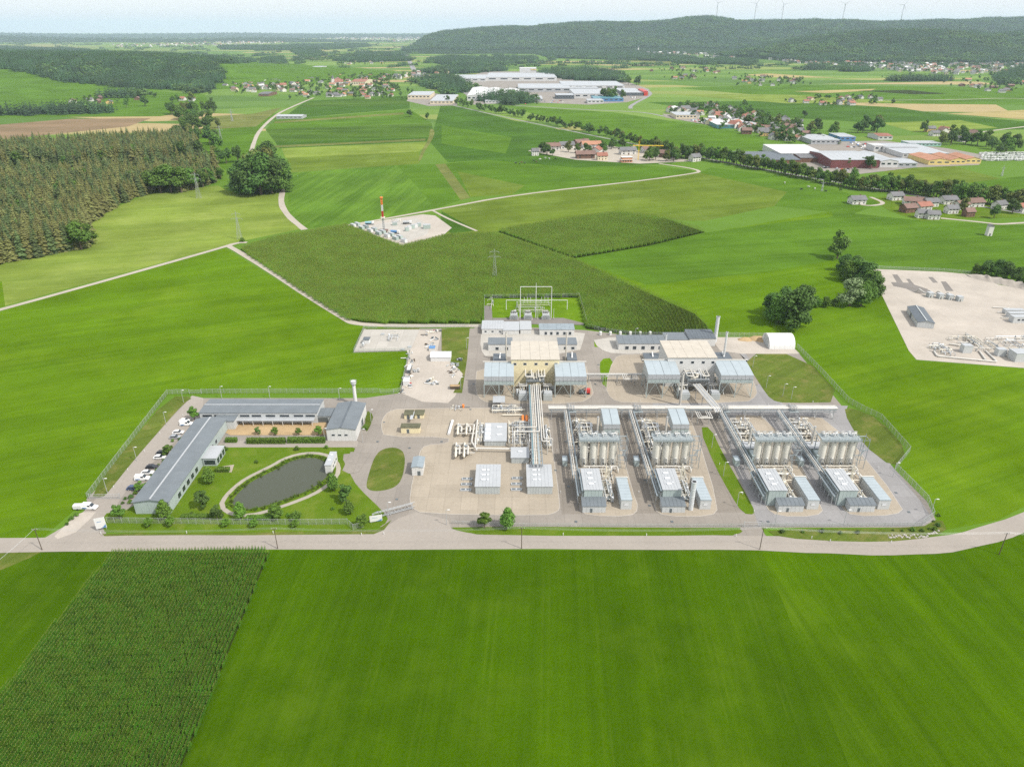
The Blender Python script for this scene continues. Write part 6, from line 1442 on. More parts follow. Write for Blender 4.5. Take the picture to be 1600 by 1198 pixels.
# ---- substation
def transformer(px, label, yb=500):
    p = G(px, yb); e = lthing('transformer', label, 'transformer', p, 0, 'substation transformers')
    MB().box(-2.6, 2.6, -.4, 5.2, .05, .3).build('plinth', 'slab', e); MB().box(-2.0, 2.0, .6, 3.6, .303, 3.4).build('tank', 'wall_pale', e)
    for k in range(7): q = MB(); q.box(-2.2 + k * .68, -1.8 + k * .68, -.35, .55, .5, 2.8); q.build('radiator', 'wall_grey', e)
    q = MB(); q.cyl((-1.6, 2.8, 4.3), (1.6, 2.8, 4.3), .5, 12); q.build('conservator', 'wall_pale', e, True)
    for k in range(3):
        q = MB(); q.cyl((-1.2 + k * 1.2, 1.6, 3.4), (-1.2 + k * 1.2, 1.6, 5.6), .16, 8, .08)
        for z in (3.9, 4.3, 4.7, 5.1): q.cyl((-1.2 + k * 1.2, 1.6, z), (-1.2 + k * 1.2, 1.6, z + .12), .28, 8)
        q.build('bushing', 'wood_post', e, True)
    return e
transformer(803, 'grey transformer nearest the storage yard side of the substation'); transformer(825, 'middle grey transformer below the tall gantry'); transformer(853, 'grey transformer beside the open lawn of the substation')
def gantry(x0, x1, yb, yt, label, mid=False):
    a, b_ = G(x0, yb), G(x1, yb); h = HT(a.y, yt); e = thing('gantry', label, 'gantry', a)
    for p in (a, b_): MB().cyl((p.x, p.y, 0), (p.x, p.y, h), .22, 8, .16).build('mast', 'white_plain', e, True)
    MB().tube([(a.x, a.y, h), (b_.x, b_.y, h)], .16, 6).build('beam', 'white_plain', e, True)
    if mid: x = (a.x + b_.x) / 2; MB().cyl((x, a.y, h), (x, a.y, h + 2.4), .14, 6, .08).build('tip', 'white_plain', e, True); MB().cyl((x, a.y, 0), (x, a.y, h), .2, 8).build('mast', 'white_plain', e, True)
gantry(813, 861, 497, 448, 'tall white portal gantry of the substation', True)
gantry(791, 886, 484, 469, 'low wide white portal gantry of the substation'); 
for k in range(6):
    for s, xx in enumerate((819 + k * 3.2 if k < 3 else 845 + (k - 3) * 5, )):
        p = G(819 + k * 5 if k < 3 else 846 + (k - 3) * 5, 474); e = thing('switch_pole', 'slim switch pole with brown insulators behind the transformers', 'pole', p, 'switch poles of the substation')
        MB().cyl((p.x, p.y, 0), (p.x, p.y, 2.4), .12, 6).build('post', 'white_plain', e); q = MB(); q.cyl((p.x, p.y, 2.4), (p.x, p.y, 4.0), .16, 6); q.build('insulator', 'white_plain', e, True)
skid_px('white switch frames and insulators between the transformers', 800, 862, 492, 476, 3.2, 110, 12, rmax=.14); skid_px('small white frames at the lane of the substation', 758, 772, 485, 468, 2.8, 111, 4, rmax=.12)
lane = sheet('substation_lane', [(757, 478), (768, 478), (770, 504), (757, 504)], 'pad_dark', .13); lane2 = sheet('substation_lane', [(770, 497), (880, 497), (912, 505), (912, 508), (770, 506)], 'pad_dark', .135)
for (px, yt) in ((840, 474), (865, 482), (812, 480)): p = G(px, 499); e = thing('lightning_mast', {840: 'slim white mast in front of the middle transformers', 865: 'slim white mast beside the open substation lawn', 812: 'slim white mast between the first two transformers'}[px], 'mast', p); MB().cyl(p, (p.x, p.y, HT(p.y, yt)), .14, 6, .07).build('shaft', 'white_plain', e, True); MB().cyl((p.x, p.y, .1), (p.x, p.y, .7), .3, 8).build('foot', 'slab', e)
# ------------------------------------------------------------------ fences, lamps, cars, planting
def fence(label, px, h=2.4, step=2.6, name='wire_fence'):
    P = [G(x, y) for x, y in px]; e = thing(name, label, 'fence', P[0])
    pm_ = None; seg = []
    for a, b_ in zip(P, P[1:]):
        L = (b_ - a).length; n = max(1, int(round(L / step)))
        q = MB(); q.quad((a.x, a.y, .05), (b_.x, b_.y, .05), (b_.x, b_.y, h), (a.x, a.y, h)); q.build('mesh_panel', 'wire_mesh', e, fix=False)
        for k in range(n):
            p = a + (b_ - a) * (k / n)
            if pm_ is None:
                q = MB(); q.cbox((P[0].x, P[0].y, 0), .09, .09, h + .15); o = q.build('post', 'galvanised', e); pm_ = o.data
            else: o = bpy.data.objects.new('post', pm_); COL.objects.link(o); add_part(o, e)
            o.location = p - P[0]
        q = MB(); q.bar((a.x, a.y, h), (b_.x, b_.y, h), .05); q.build('rail', 'galvanised', e, fix=False)
    return e
fence('tall wire fence along the parking lane and the meadow', [(137, 779), (190, 709), (262, 616), (294, 615)]); fence('wire fence behind the long office building', [(315, 615), (430, 614.5), (592, 614)])
fence('wire fence between front lawn and public road verge', [(168, 817), (330, 819), (470, 820), (543, 819), (552, 828), (568, 824)])
fence('wire fence along the storage yard and bright meadow', [(616, 614), (626, 612), (641, 549)], 2.2); fence('wire fence round the concrete well pad', [(641, 549), (553, 551), (569, 514), (590, 513)], 2.0); fence('wire fence along the farm road beside the storage yard', [(600, 513), (652, 513), (733, 511)], 2.0)
fence('wire fence round the substation lawn along the maize', [(757, 505), (757, 466), (905, 464), (917, 507)], 2.4); fence('wire fence behind the service buildings along the maize', [(918, 511), (940, 518), (1000, 525), (1110, 525), (1200, 526)], 2.2)
fence('wire fence stepping along the outer meadow', [(1245, 544), (1285, 585), (1325, 629), (1345, 640), (1376, 655), (1421, 706), (1399, 733), (1424, 758), (1448, 783), (1458, 808), (1440, 821)], 2.6)
fence('low wire fence in front of the treatment units', [(1440, 822), (1300, 823), (1192, 823)], 1.6); fence('wire fence along the verge in front of the paved yard', [(1160, 823), (1000, 823), (800, 822), (705, 818)], 1.3, 4.0)
fence('wire fence along the far side of the gravel site', [(1358, 419), (1475, 424), (1520, 428)], 2.0, 3.2)
def gate(label, x0, x1, y):
    a, b_ = G(x0, y), G(x1, y); e = lthing('gate', label, 'gate', a, 0, None); W = b_.x - a.x
    for s in (0, 1):
        q = MB(); x = s * W / 2 + .05; w_ = W / 2 - .1
        for z in (.15, 1.0, 1.95): q.bar((x, 0, z), (x + w_, 0, z), .08)
        for k in range(int(w_ / .5) + 1): q.bar((x + k * .5, 0, .15), (x + k * .5, 0, 1.95), .05)
        q.build('gate_leaf', 'galvanised', e)
    for x in (0, W): q = MB(); q.cbox((x, 0, 0), .2, .2, 2.3); q.build('gate_post', 'galvanised', e)
gate('double steel gate at the meadow end of the parking lane', 296, 315, 615); gate('double steel gate between workshop tower and storage yard', 594, 615, 614); gate('double steel gate at the entrance by the white sign', 140, 188, 779); gate('double steel gate to the public road before the treatment units', 1162, 1190, 823); gate('double steel gate beside the white switch house', 736, 752, 512)
# boom bridge gate at the main entrance
a, b_ = G(583, 812), G(646, 795); e = thing('sliding_gate', 'long lattice sliding gate at the main entrance drive', 'gate', a); q = MB(); d = (b_ - a)
for z in (.6, 2.4): q.bar((a.x, a.y, z), (b_.x, b_.y, z), .16)
for z in (.6, 2.4): q.bar((a.x + .5, a.y + .9, z), (b_.x + .5, b_.y + .9, z), .14)
for k in range(12):
    p0, p1 = a + d * (k / 12), a + d * ((k + 1) / 12); q.bar((p0.x, p0.y, .6 if k % 2 else 2.4), (p1.x, p1.y, 2.4 if k % 2 else .6), .09); q.bar((p0.x, p0.y, 2.4), (p0.x + .5, p0.y + .9, 2.4), .07)
q.build('lattice', 'galvanised', e)
for f in (.0, .42, .97): p = a + d * f; q = MB(); q.cbox((p.x, p.y, 0), .3, .3, 2.6); q.build('post', 'galvanised', e)
def sign(label, px, py, yt, w_, tilt=0.0, rzs=0.0):
    p = G(px, py); h = HT(p.y, yt); e = lthing('sign_board', label, 'sign', p, rzs); 
    for x in (-w_ * .4, w_ * .4): q = MB(); q.cbox((x, .1, 0), .12, .12, h * .9); q.build('post', 'galvanised', e)
    q = MB(); q.box(-w_ / 2, w_ / 2, -.06, .06, h * .18, h); q.build('board', 'white_plain', e)
    q = MB()
    n = 8                                              # blue sweep in the lower corner and a short line of print
    for k in range(n): f0, f1 = k / n, (k + 1) / n; x0, x1 = w_ * (-.05 + .5 * f0), w_ * (-.05 + .5 * f1); q.quad((x0, -.066, h * .19), (x1, -.066, h * .19), (x1, -.066, h * (.2 + .26 * f1 ** 1.6)), (x0, -.066, h * (.2 + .26 * f0 ** 1.6)))
    q.box(-w_ * .3, w_ * .12, -.07, -.064, h * .68, h * .72); q.build('emblem', 'blue_paint', e)
sign('white company board with a blue sweep beside the parking lane entrance', 160, 828, 809, 3.2, rzs=.35); sign('white company board with a blue sweep at the sliding gate', 588, 816, 805, 4.2, rzs=.25)
def lamp(px, py, label, hpx=15):
    p = G(px, py); h = 6.2; e = lthing('lamp_post', label, 'lamp', p, 0, 'lamp posts of the plant')
    MB().cyl((0, 0, 0), (0, 0, h), .11, 8, .07).build('pole', 'galvanised', e, True); MB().bar((-.1, 0, h), (.9, 0, h + .12), .1).build('arm', 'galvanised', e); MB().box(.5, 1.3, -.18, .18, h + .05, h + .2).build('lamp_head', 'white_plain', e)
for (x, y, lb) in [(287, 629, 'lamp post at the meadow end of the parking lane'), (260, 664, 'lamp post beside the parking lane, second from its meadow end'), (214, 720, 'lamp post beside the parking lane, second from the sign board'), (168, 770, 'lamp post beside the parking lane next to the wire gate'), (347, 623, 'lamp post behind the ridge of the office wing'), (422, 623, 'lamp post behind the middle of the office building'), (531, 626, 'lamp post behind the carport'),
                   (508, 690, 'lamp post at the corner of the workshop front'), (567, 691, 'lamp post between workshop and plant road'), (607, 808, 'lamp post at the sliding gate'), (1236, 624, 'lamp post on the dry meadow beside the main bridge end'), (1130, 744, 'lamp post on the grass strip, middle of three'), (1151, 792, 'lamp post on the grass strip nearest the public road'), (1112, 700, 'lamp post on the grass strip nearest the main bridge'),
                   (1454, 803, 'lamp post in the outer fence corner'), (698, 820, 'lamp post at the verge near the sliding gate'), (1176, 574, 'lamp post at the dry meadow corner by the cooler'), (1197, 606, 'lamp post at the dry meadow edge'), (1223, 619, 'lamp post at the tip of the dry meadow'), (945, 606, 'lamp post on the bright lawn strip'), (720, 608, 'lamp post on the lawn beside the brown skip'), (729, 545, 'lamp post on the lawn beside the ridge tent'), (580, 660, 'lamp post on the small lawn beside the workshop'), (1395, 745, 'lamp post where the outer fence bends'), (1210, 822, 'lamp post at the gate before the treatment units'), (992, 530, 'lamp post behind the long service house'), (1318, 820, 'lamp post on the low front fence')]: lamp(x, y, lb)
mp_ = MB(); mp_.cyl((0, 0, 0), (0, 0, .85), .09, 6); mpo = mp_.build('post', 'white_plain'); mpm = mpo.data; bpy.data.objects.remove(mpo)
for (x, y) in [(158, 834), (292, 833), (427, 833), (565, 836), (880, 836), (1010, 837), (1150, 838), (1268, 841), (1297, 846), (1392, 848), (286, 650), (226, 706), (200, 735), (178, 762), (250, 678), (1140, 704), (1124, 726), (1160, 772), (1178, 800), (1335, 690), (1350, 705), (1372, 732), (870, 705), (876, 770), (998, 770), (1288, 770), (1000, 628), (1200, 633), (1270, 629), (600, 835)]:
    p = G(x, y); o = bpy.data.objects.new('marker_post', mpm); COL.objects.link(o); o.location = p; o.scale = (1.4, 1.4, 1.15); tag(o, 'short white marker post at a kerb or road verge', 'post', 'white marker posts')
def car(px, py, rz, paint, label, van=False, dark=False):
    p = G(px, py); e = lthing('parked_van' if van else 'parked_car', label, 'van' if van else 'car', p, rz, 'vehicles parked beside the office wing' if px > 160 else None)
    L, Wd = (2.6, .98) if van else (2.2, .90); H1, H2 = (1.15, 2.05) if van else (.92, 1.45)
    pr = [(-L, .35), (L, .35), (L, .75), (L * .93, .86), (L * .48, H1 - .02), (-L * .92, H1), (-L, .9)]
    MB().extr([(x, z) for x, z in pr], 'y', -Wd, Wd).build('body', paint, e)
    top = [(L * .50, H1 - .03), (L * .16, H2), (-L * .62 if not van else -L * .93, H2), (-L * .90 if not van else -L * .97, H1 - .02)]
    MB().extr(top, 'y', -Wd * .88, Wd * .88).build('glasshouse', 'glass_dark' if not van else paint, e)
    MB().box(-L * (.60 if not van else .92), L * .14, -Wd * .84, Wd * .84, H2 + .003, H2 + .05).build('roof', paint, e)
    if van:
        for s in (-1, 1): MB().box(-L * .05, L * .28, s * Wd * .90 - .02, s * Wd * .90 + .02, H1 + .1, H2 - .15).build('side_window', 'glass_dark', e)
        q = MB(); q.quad((L * .49, -Wd * .8, H1 + .02), (L * .49, Wd * .8, H1 + .02), (L * .20, Wd * .8, H2 - .05), (L * .20, -Wd * .8, H2 - .05)); o = q.build('windscreen', 'glass_dark', e); o.location = (.06, 0, .03)
        for s in (-1, 1): MB().box(-L * .85, -L * .2, s * Wd * 1.0 - .012, s * Wd * 1.0 + .012, .55, .95).build('blue_panel', 'blue_paint', e)
    for x in (-L * .62, L * .62):
        for s in (-1, 1):
            w_ = MB(); w_.cyl((x, s * Wd * .98 - .1, .33), (x, s * Wd * .98 + .1, .33), .33, 12); wo_ = w_.build('wheel', 'tyre', e, True); MB().cyl((x, s * Wd * .98 - .11, .33), (x, s * Wd * .98 + .11, .33), .18, 10).build('rim', 'galvanised', wo_, True)
    for s in (-1, 1): MB().box(L - .06, L + .015, s * Wd * .75 - .18, s * Wd * .75 + .18, .58, .74).build('headlight', 'skylight', e); MB().box(-L - .015, -L + .05, s * Wd * .75 - .16, s * Wd * .75 + .16, .62, .80).build('tail_light', 'red_paint', e)
pm('paint_white', (.78, .78, .77), .25, var=.02); pm('paint_silver', (.42, .44, .46), .25, .4, var=.03); pm('paint_black', (.03, .03, .035), .2, var=.1); pm('paint_navy', (.05, .08, .16), .2, var=.1)
for (x, y, r_, pt, lb, v) in [(292, 664, .06, 'paint_white', 'white van with blue side panel parked by the leafy bush', True), (289, 659, .06, 'paint_white', 'plain white car parked behind the van with blue side panel at the bush', False), (279, 677, .06, 'paint_white', 'white car parked beside the silver grey car', False), (274, 684.5, .06, 'paint_silver', 'silver grey car parked beside the office wing', False), (254, 709, .08, 'paint_black', 'black car parked behind a bush', False), (250, 716, .05, 'paint_white', 'white car parked beside the black car', False), (238, 731, .06, 'paint_black', 'dark car between two white vehicles', False), (231, 740, .06, 'paint_white', 'white car with dark windows beside the dark car', False), (223, 749, .06, 'paint_white', 'white van with blue panel at the road end of the parking row', True), (209, 764, .05, 'paint_navy', 'navy blue car alone by the shrubs', False), (141, 794, -.08, 'paint_white', 'white van parked outside the gate on the gravel', True), (291, 668, .06, 'paint_silver', 'grey car parked nearest the silver edge of the lane', False)][:11]: car(x, y, r_, pt, lb, v)
p = G(123, 795); e = lthing('trailer', 'white box trailer beside the van outside the gate', 'trailer', p, .05); MB().box(-1.4, 1.4, -.8, .8, .5, 1.9).build('box', 'white_plain', e); MB().bar((1.4, 0, .55), (2.6, 0, .5), .12).build('drawbar', 'steel', e)
for s in (-1, 1): MB().cyl((0, s * .8 - .1, .33), (0, s * .8 + .1, .33), .33, 10).build('wheel', 'tyre', e, True)
sheet('gravel_strip', [(118, 805), (130, 800), (150, 800), (140, 812), (118, 832), (90, 842), (85, 838)], 'gravel', .075)
# planting in the plant
for (k, x, y, t_, lb) in [('column', 259, 810, 779, 'tall cone-shaped tree at the end wall of the office wing'), ('garden', 187, 811, 789, 'round bushy tree beside the parking lane gate'), ('garden', 263, 712, 695, 'leafy bush tree between the parked cars'), ('garden', 304, 656, 636, 'dark bush at the corner of the two office buildings'), ('garden', 219, 768, 752, 'bush at the road end of the parking row'), ('column', 328, 755, 727, 'young tree before the garden side of the entrance block'), ('garden', 318, 793, 766, 'round pale green bush tree on the office lawn'), ('garden', 340, 812, 790, 'broad tree by the fence between office wing and pond'), ('column', 377, 810, 782, 'dense tree at the pond path beside the fence'), ('garden', 433, 812, 788, 'flowering bush tree at the fence in front of the pond'), ('shrub', 462, 812, 796, 'light shrub at the fence in front of the pond'), ('column', 521, 766, 738, 'tree at the pond end of the hut'), ('garden', 541, 783, 756, 'round tree between pond and plant drive'), ('column', 546, 803, 780, 'slender tree on the lawn corner by the drive'), ('garden', 567, 822, 802, 'tree beside the sliding gate'), ('shrub', 464, 703, 695, 'small clipped bush on the lawn behind the pond'), ('garden', 498, 679, 664, 'leafy tree at the hedge beside the workshop'), ('garden', 430, 679, 666, 'small tree behind the first hedge'), ('garden', 403, 679, 667, 'thin small tree at the end of the first hedge'), ('garden', 467, 680, 668, 'small tree behind the second hedge'), ('shrub', 571, 670, 661, 'round shrub on the small lawn at the workshop'), ('shrub', 352, 704, 695, 'clipped bush beside the garden path'), ('garden', 757, 825, 800, 'round tree on the verge facing the metal sheds'), ('column', 793, 825, 791, 'pointed tree on the verge facing the metal sheds'), ('shrub', 401, 723, 717, 'low bush on the lawn between pond and entrance block'), ('shrub', 510, 700, 694, 'small bush at the hut end of the garden path')]:
    tree_px(k, x, y, t_, 'garden_shrub' if k == 'shrub' else 'garden_tree', lb, 'shrub' if k == 'shrub' else 'tree')
for (x, y) in [(196, 780), (205, 778), (212, 772), (228, 757), (238, 745), (245, 735), (258, 722), (268, 700), (282, 688), (300, 668), (308, 660), (270, 690), (248, 728), (204, 786), (192, 787)]: p = G(x, y); tree('shrub', p.x, p.y, R.uniform(1.2, 2.2), 'garden_shrub', 'low shrub in the bed between parked cars and office wing', 'shrub', 'shrubs along the office wing')
for (x, y) in [(1222, 832), (1254, 832), (1284, 831), (1313, 834), (1340, 833), (1458, 815), (1465, 822), (1452, 827), (1440, 830), (1425, 829), (1410, 830), (1395, 829), (1466, 806), (1460, 828)]: p = G(x, y); tree('shrub', p.x, p.y, R.uniform(.9, 2.0), 'garden_shrub', 'young shrub on the verge before the treatment units', 'shrub', 'shrubs on the front verge')
for (x, y) in [(112, 812), (105, 820), (120, 806), (232, 816), (265, 817), (352, 817), (394, 817), (300, 806), (420, 806), (450, 806), (520, 796)]: p = G(x, y); tree('shrub', p.x, p.y, R.uniform(1.2, 2.4), 'garden_shrub', 'leafy shrub along the fence of the front lawn', 'shrub', 'shrubs along the lawn fence')
def hedge(x0, x1, yb, yt, label):
    a, b_ = G(x0, yb), G(x1, yb); h = HT(a.y, yt) * .75; e = thing('clipped_hedge', label, 'hedge', a); q = MB(); rr = random.Random(int(x0)); L = b_.x - a.x
    for _ in range(int(L * 130)):
        x, y, z = a.x + rr.random() * L, a.y + rr.random() * 1.8, rr.random() * h
        s = rr.randrange(3)
        if s == 0: z = h * rr.uniform(.96, 1.04)
        elif s == 1: y = a.y + rr.uniform(-.1, .05)
        c = Vector((x, y, z)); u = Vector((rr.uniform(-1, 1), rr.uniform(-1, 1), rr.uniform(-1, 1))).normalized() * .2; v = u.orthogonal().normalized() * .15; q.quad(c - u, c - v, c + u, c + v)
    q.build('foliage', 'leaf_light', e, fix=False); MB().box(a.x + .1, b_.x - .1, a.y + .15, a.y + 1.7, 0, h * .93).build('stems', 'leaf_dark', e)
hedge(385, 446, 694, 684, 'clipped green hedge nearer the office wing'); hedge(449, 508, 693, 683, 'clipped green hedge nearer the workshop'); hedge(352, 370, 692, 684, 'short clipped hedge at the end of the garden path'); hedge(336, 358, 738, 731, 'short clipped hedge beside the terrace')
sheet('terrace', [(340, 730), (366, 726), (362, 738), (338, 738)], 'pad', .13)
# reeds round the pond
pr = grow(pond_px, .9); rs = random.Random(9); W = []
for i in range(len(pr)):
    a, b_ = Vector(pr[i]), Vector(pr[(i + 1) % len(pr)])
    for k in range(int((b_ - a).length / .22) + 1):
        if rs.random() < .25: continue
        p = a + (b_ - a) * rs.random() + Vector((rs.gauss(0, .55), rs.gauss(0, .55))); W.append((p.x, p.y, .12, rs.uniform(.5, 1.2), rs.random() * 6.28, rs.randrange(3)))
sh = []
for v in range(3):
    mb = MB(); rr = random.Random(v)
    for k in range(34):
        a, l_ = rr.random() * 6.28, rr.uniform(.1, .55); x, y = rr.gauss(0, .22), rr.gauss(0, .22); z = rr.uniform(.5, 1.25); w_ = .035; mb.tri((x - w_ * sin(a), y + w_ * cos(a), 0), (x + w_ * sin(a), y - w_ * cos(a), 0), (x + cos(a) * l_, y + sin(a) * l_, z))
    sh.append(proto(mb, 'r', [('reed', 'leaf_light', 'reed')[v]]))
scatter('pond_reeds', W, sh, 'yellow green reeds fringing the pond', 'reeds')
# rock row on the front verge
rs = random.Random(4)
for k in range(42):
    x = 1388 + k * 1.9; y = 838 - 10 * max(0, (x - 1440) / 30) ** 1.6 + rs.uniform(-2.5, 2.5)
    p = G(x, y); q = MB(); n = 6; r0 = rs.uniform(.25, .5); k0 = len(q.v)
    for z, f in ((0, 1), (r0 * .5, .95), (r0 * .9, .5)):
        for i in range(n): q.v.append((p.x + r0 * f * rs.uniform(.75, 1.15) * cos(i * 1.047), p.y + r0 * f * rs.uniform(.75, 1.15) * sin(i * 1.047), z))
    for lv in range(2):
        for i in range(n): q.face((k0 + lv * n + i, k0 + lv * n + (i + 1) % n, k0 + (lv + 1) * n + (i + 1) % n, k0 + (lv + 1) * n + i))
    q.face(tuple(k0 + 2 * n + i for i in range(n))); o = q.build('boulder', 'stone', loc=(p.x, p.y, 0)); tag(o, 'grey boulder in the stone row on the front verge', 'boulder', 'boulders on the front verge')
# wooden line poles along the public road, lattice pylons
def pole(px, yb, yt, label):
    p = G(px, yb); h = HT(p.y, yt); e = thing('wooden_pole', label, 'pole', p, 'line poles along the public road'); MB().cyl(p, (p.x, p.y, h), .14, 8, .10).build('shaft', 'wood_post', e, True); q = MB(); q.bar((p.x - .9, p.y, h - .3), (p.x + .9, p.y, h - .3), .12); q.build('crossarm', 'wood_post', e)
    q = MB()
    for x in (-.8, 0, .8): q.cyl((p.x + x, p.y, h - .25), (p.x + x, p.y, h + .08), .06, 6)
    q.build('insulators', 'white_plain', e); return (p.x, p.y, h)
PL = [pole(66, 859, 826, 'wooden line pole beside the dry verge of the public road'), pole(434, 857, 825, 'wooden line pole at the corner of the maize field'), pole(815, 857, 824, 'wooden line pole in the meadow edge opposite the verge trees'), pole(1187, 858, 824, 'wooden line pole opposite the treatment units gate'), pole(1561, 866, 832, 'wooden line pole in the road bend')]
for a, b_ in zip([(-160, 150, 7)] + PL, PL + [(240, 175, 7)]):
    e = thing('power_line', 'thin wires strung between the road poles', 'wire', (a[0], a[1], 0), 'wires along the public road')
    for x in (-.8, 0, .8):
        a_, b2 = Vector(a) + Vector((0, x * .5, .05)), Vector(b_) + Vector((0, x * .5, .05)); pts = [a_ + (b2 - a_) * (i / 8) - Vector((0, 0, 1.2 * (1 - (2 * i / 8 - 1) ** 2))) for i in range(9)]
        MB().tube(pts, .016, 4, bend=.01).build('wire', 'steel', e)
def pylon(px, yb, yt, label, arms=2, s=1.0):
    p = G(px, yb); h = HT(p.y, yt); e = thing('lattice_pylon', label, 'pylon', p, 'lattice pylons'); w0, w1 = h * .075, h * .018; q = MB(); n = 8; th = max(.09, p.y * .00015)
    def c(z, i): w_ = w0 + (w1 - w0) * min(1, z / (h * .75)); return (p.x + w_ * (1, -1, -1, 1)[i], p.y + w_ * (1, 1, -1, -1)[i], z)
    for i in range(4):
        q.bar(c(0, i), c(h * .75, i), th); q.bar(c(h * .75, i), (p.x, p.y, h), th)
        for k in range(n): z0, z1 = h * .75 * k / n, h * .75 * (k + 1) / n; q.bar(c(z0, i), c(z1, (i + 1) % 4), th * .7); q.bar(c(z0, (i + 1) % 4), c(z1, i), th * .7)
    q.build('mast', 'steel', e)
    for k in range(arms):
        z = h * (.72 + .16 * k); l_ = h * (.20 - .05 * k); q = MB()
        for s_ in (-1, 1): q.bar((p.x, p.y - w1, z), (p.x + s_ * l_, p.y, z), th); q.bar((p.x, p.y + w1, z + h * .05), (p.x + s_ * l_, p.y, z), th); q.cyl((p.x + s_ * l_, p.y, z), (p.x + s_ * l_, p.y, z - h * .06), th * .8, 5)
        q.build('crossarm', 'steel', e)
pylon(375, 374, 329, 'lattice pylon beside the farm road junction'); pylon(773, 435, 388, 'lattice pylon standing in the large maize field'); pylon(311, 310, 268, 'lattice pylon at the edge of the spruce wood'); pylon(346, 222, 196, 'lattice pylon on the meadow behind the spruce wood'); pylon(1284, 299, 281, 'lattice pylon beside the country road tree line', 1); pylon(363, 190, 170, 'lattice pylon on the dry field before the village'); pylon(1565, 275, 258, 'lattice pylon at the railway beyond the caravans', 1)
tree_px('shrub', 379, 378, 369, 'garden_shrub', 'lone bush at the foot of the pylon by the farm road junction', 'shrub')

for (x, y, t_) in [(233, 823, 808), (267, 822, 806), (354, 823, 809), (398, 824, 810), (462, 824, 811)]: tree_px('garden', x, y, t_, 'verge_tree', 'light green sapling on the verge outside the front lawn fence', 'tree', 'saplings on the front verge', v=1)
hedge(282, 330, 811, 805, 'low dark hedge inside the front fence beside the office wing'); hedge(384, 425, 813, 807, 'low dark hedge inside the front fence before the pond')
for k, (x, y) in enumerate([(640, 700), (590, 690), (600, 660), (884, 690), (888, 760), (868, 735), (998, 700), (1008, 750), (1015, 790), (1140, 690), (1230, 700), (1290, 720), (1310, 770), (1400, 770), (1420, 800), (1200, 815), (1050, 815), (900, 815), (760, 810), (690, 690), (935, 570), (930, 600), (740, 600), (735, 640), (560, 640), (620, 780), (590, 800), (1090, 640), (1000, 636)]):
    p = G(x, y); q = MB(); q.box(p.x - .45, p.x + .45, p.y - .45, p.y + .45, .02, .172); o = q.build('drain_cover', 'steel_dark', loc=(p.x, p.y, .02)); tag(o, 'square dark drain cover set in the plant paving', 'drain cover', 'drain covers of the plant')
for k in range(6):
    p = G(938 + k * 15.5, 523.5); e = lthing('white_tank', 'small upright white tank behind the long white service house', 'tank', p, 0, 'white tanks behind the service house'); MB().cyl((0, 0, .1), (0, 0, 1.9), .75, 12).build('shell', 'white_plain', e, True); q = MB(); q.dome((0, 0, 1.9), .75, .35, 12); q.build('cap', 'white_plain', e, True)
for k, (x, y, w_, h_) in enumerate([(1164, 531, 4.5, 1.6), (1182, 530, 5.5, 2.0), (1192, 533, 3.5, 1.2)]):
    p = G(x, y); q = MB(); rs = random.Random(k + 40); n = 14
    for lv, (f, z) in enumerate(((1, 0), (.72, .45), (.4, .85))):
        for i in range(n): a = 6.283 * i / n; q.v.append((p.x + cos(a) * w_ * f * rs.uniform(.8, 1.15), p.y + sin(a) * w_ * .6 * f * rs.uniform(.8, 1.15), h_ * z * rs.uniform(.85, 1.1)))
    for lv in range(2):
        for i in range(n): q.face((lv * n + i, lv * n + (i + 1) % n, (lv + 1) * n + (i + 1) % n, (lv + 1) * n + i))
    q.face(tuple(2 * n + i for i in range(n))); o = q.build('earth_heap', 'bare_earth', smooth=True, loc=(p.x, p.y, 0)); tag(o, ['earth heap farthest from the tunnel tent', 'largest earth heap beside the tunnel tent', 'small earth heap touching the tunnel tent'][k], 'heap')
# ------------------------------------------------------------------ drilling site, gravel site, villages, halls, far things
pm('tile_red', (.27, .115, .08), .8, var=.18, scale=.1); pm('tile_brown', (.17, .105, .085), .8, var=.2, scale=.1); pm('tile_grey', (.13, .13, .135), .7, var=.2, scale=.1); pm('tile_orange', (.36, .18, .11), .8, var=.15, scale=.1)
pm('plaster_white', (.60, .585, .55), .8, var=.08, scale=.1); pm('plaster_cream', (.60, .52, .38), .8, var=.08, scale=.1); pm('plaster_ochre', (.62, .44, .18), .8, var=.08, scale=.1); pm('timber', (.16, .09, .06), .85, var=.25, scale=.5)
pm('hall_white', (.54, .54, .53), .5, var=.05, scale=.05); pm('hall_grey', (.36, .37, .38), .5, var=.08, scale=.05); pm('hall_darkred', (.16, .05, .05), .6, var=.15, scale=.1); pm('hall_yellow', (.62, .49, .18), .6, var=.08); pm('hall_teal', (.08, .22, .26), .4, var=.1); pm('brick_raw', (.52, .25, .14), .85, var=.15)
# ---- drilling rig
p = G(600, 362); h = HT(p.y, 308); e = thing('drilling_rig', 'red and white lattice drilling mast rising from the gravel drilling site', 'drilling rig', p)
def mast_sec(z0, z1, w_, mat, nm, plate=False):
    q = MB(); n = max(2, int((z1 - z0) / 1.6))
    for i in range(4):
        a = (p.x + w_ * (1, -1, -1, 1)[i], p.y + w_ * (1, 1, -1, -1)[i]); b_ = (p.x + w_ * (1, -1, -1, 1)[(i + 1) % 4], p.y + w_ * (1, 1, -1, -1)[(i + 1) % 4]); q.bar((*a, z0), (*a, z1), .22)
        for k in range(n): za, zb = z0 + (z1 - z0) * k / n, z0 + (z1 - z0) * (k + 1) / n; q.bar((*a, za), (*b_, zb), .16); q.bar((*b_, za), (*a, zb), .16)
    if plate: q.box(p.x - w_ * .8, p.x + w_ * .8, p.y - w_ * .8, p.y + w_ * .8, z0 + .2, z1 - .2)
    q.build(nm, mat, e)
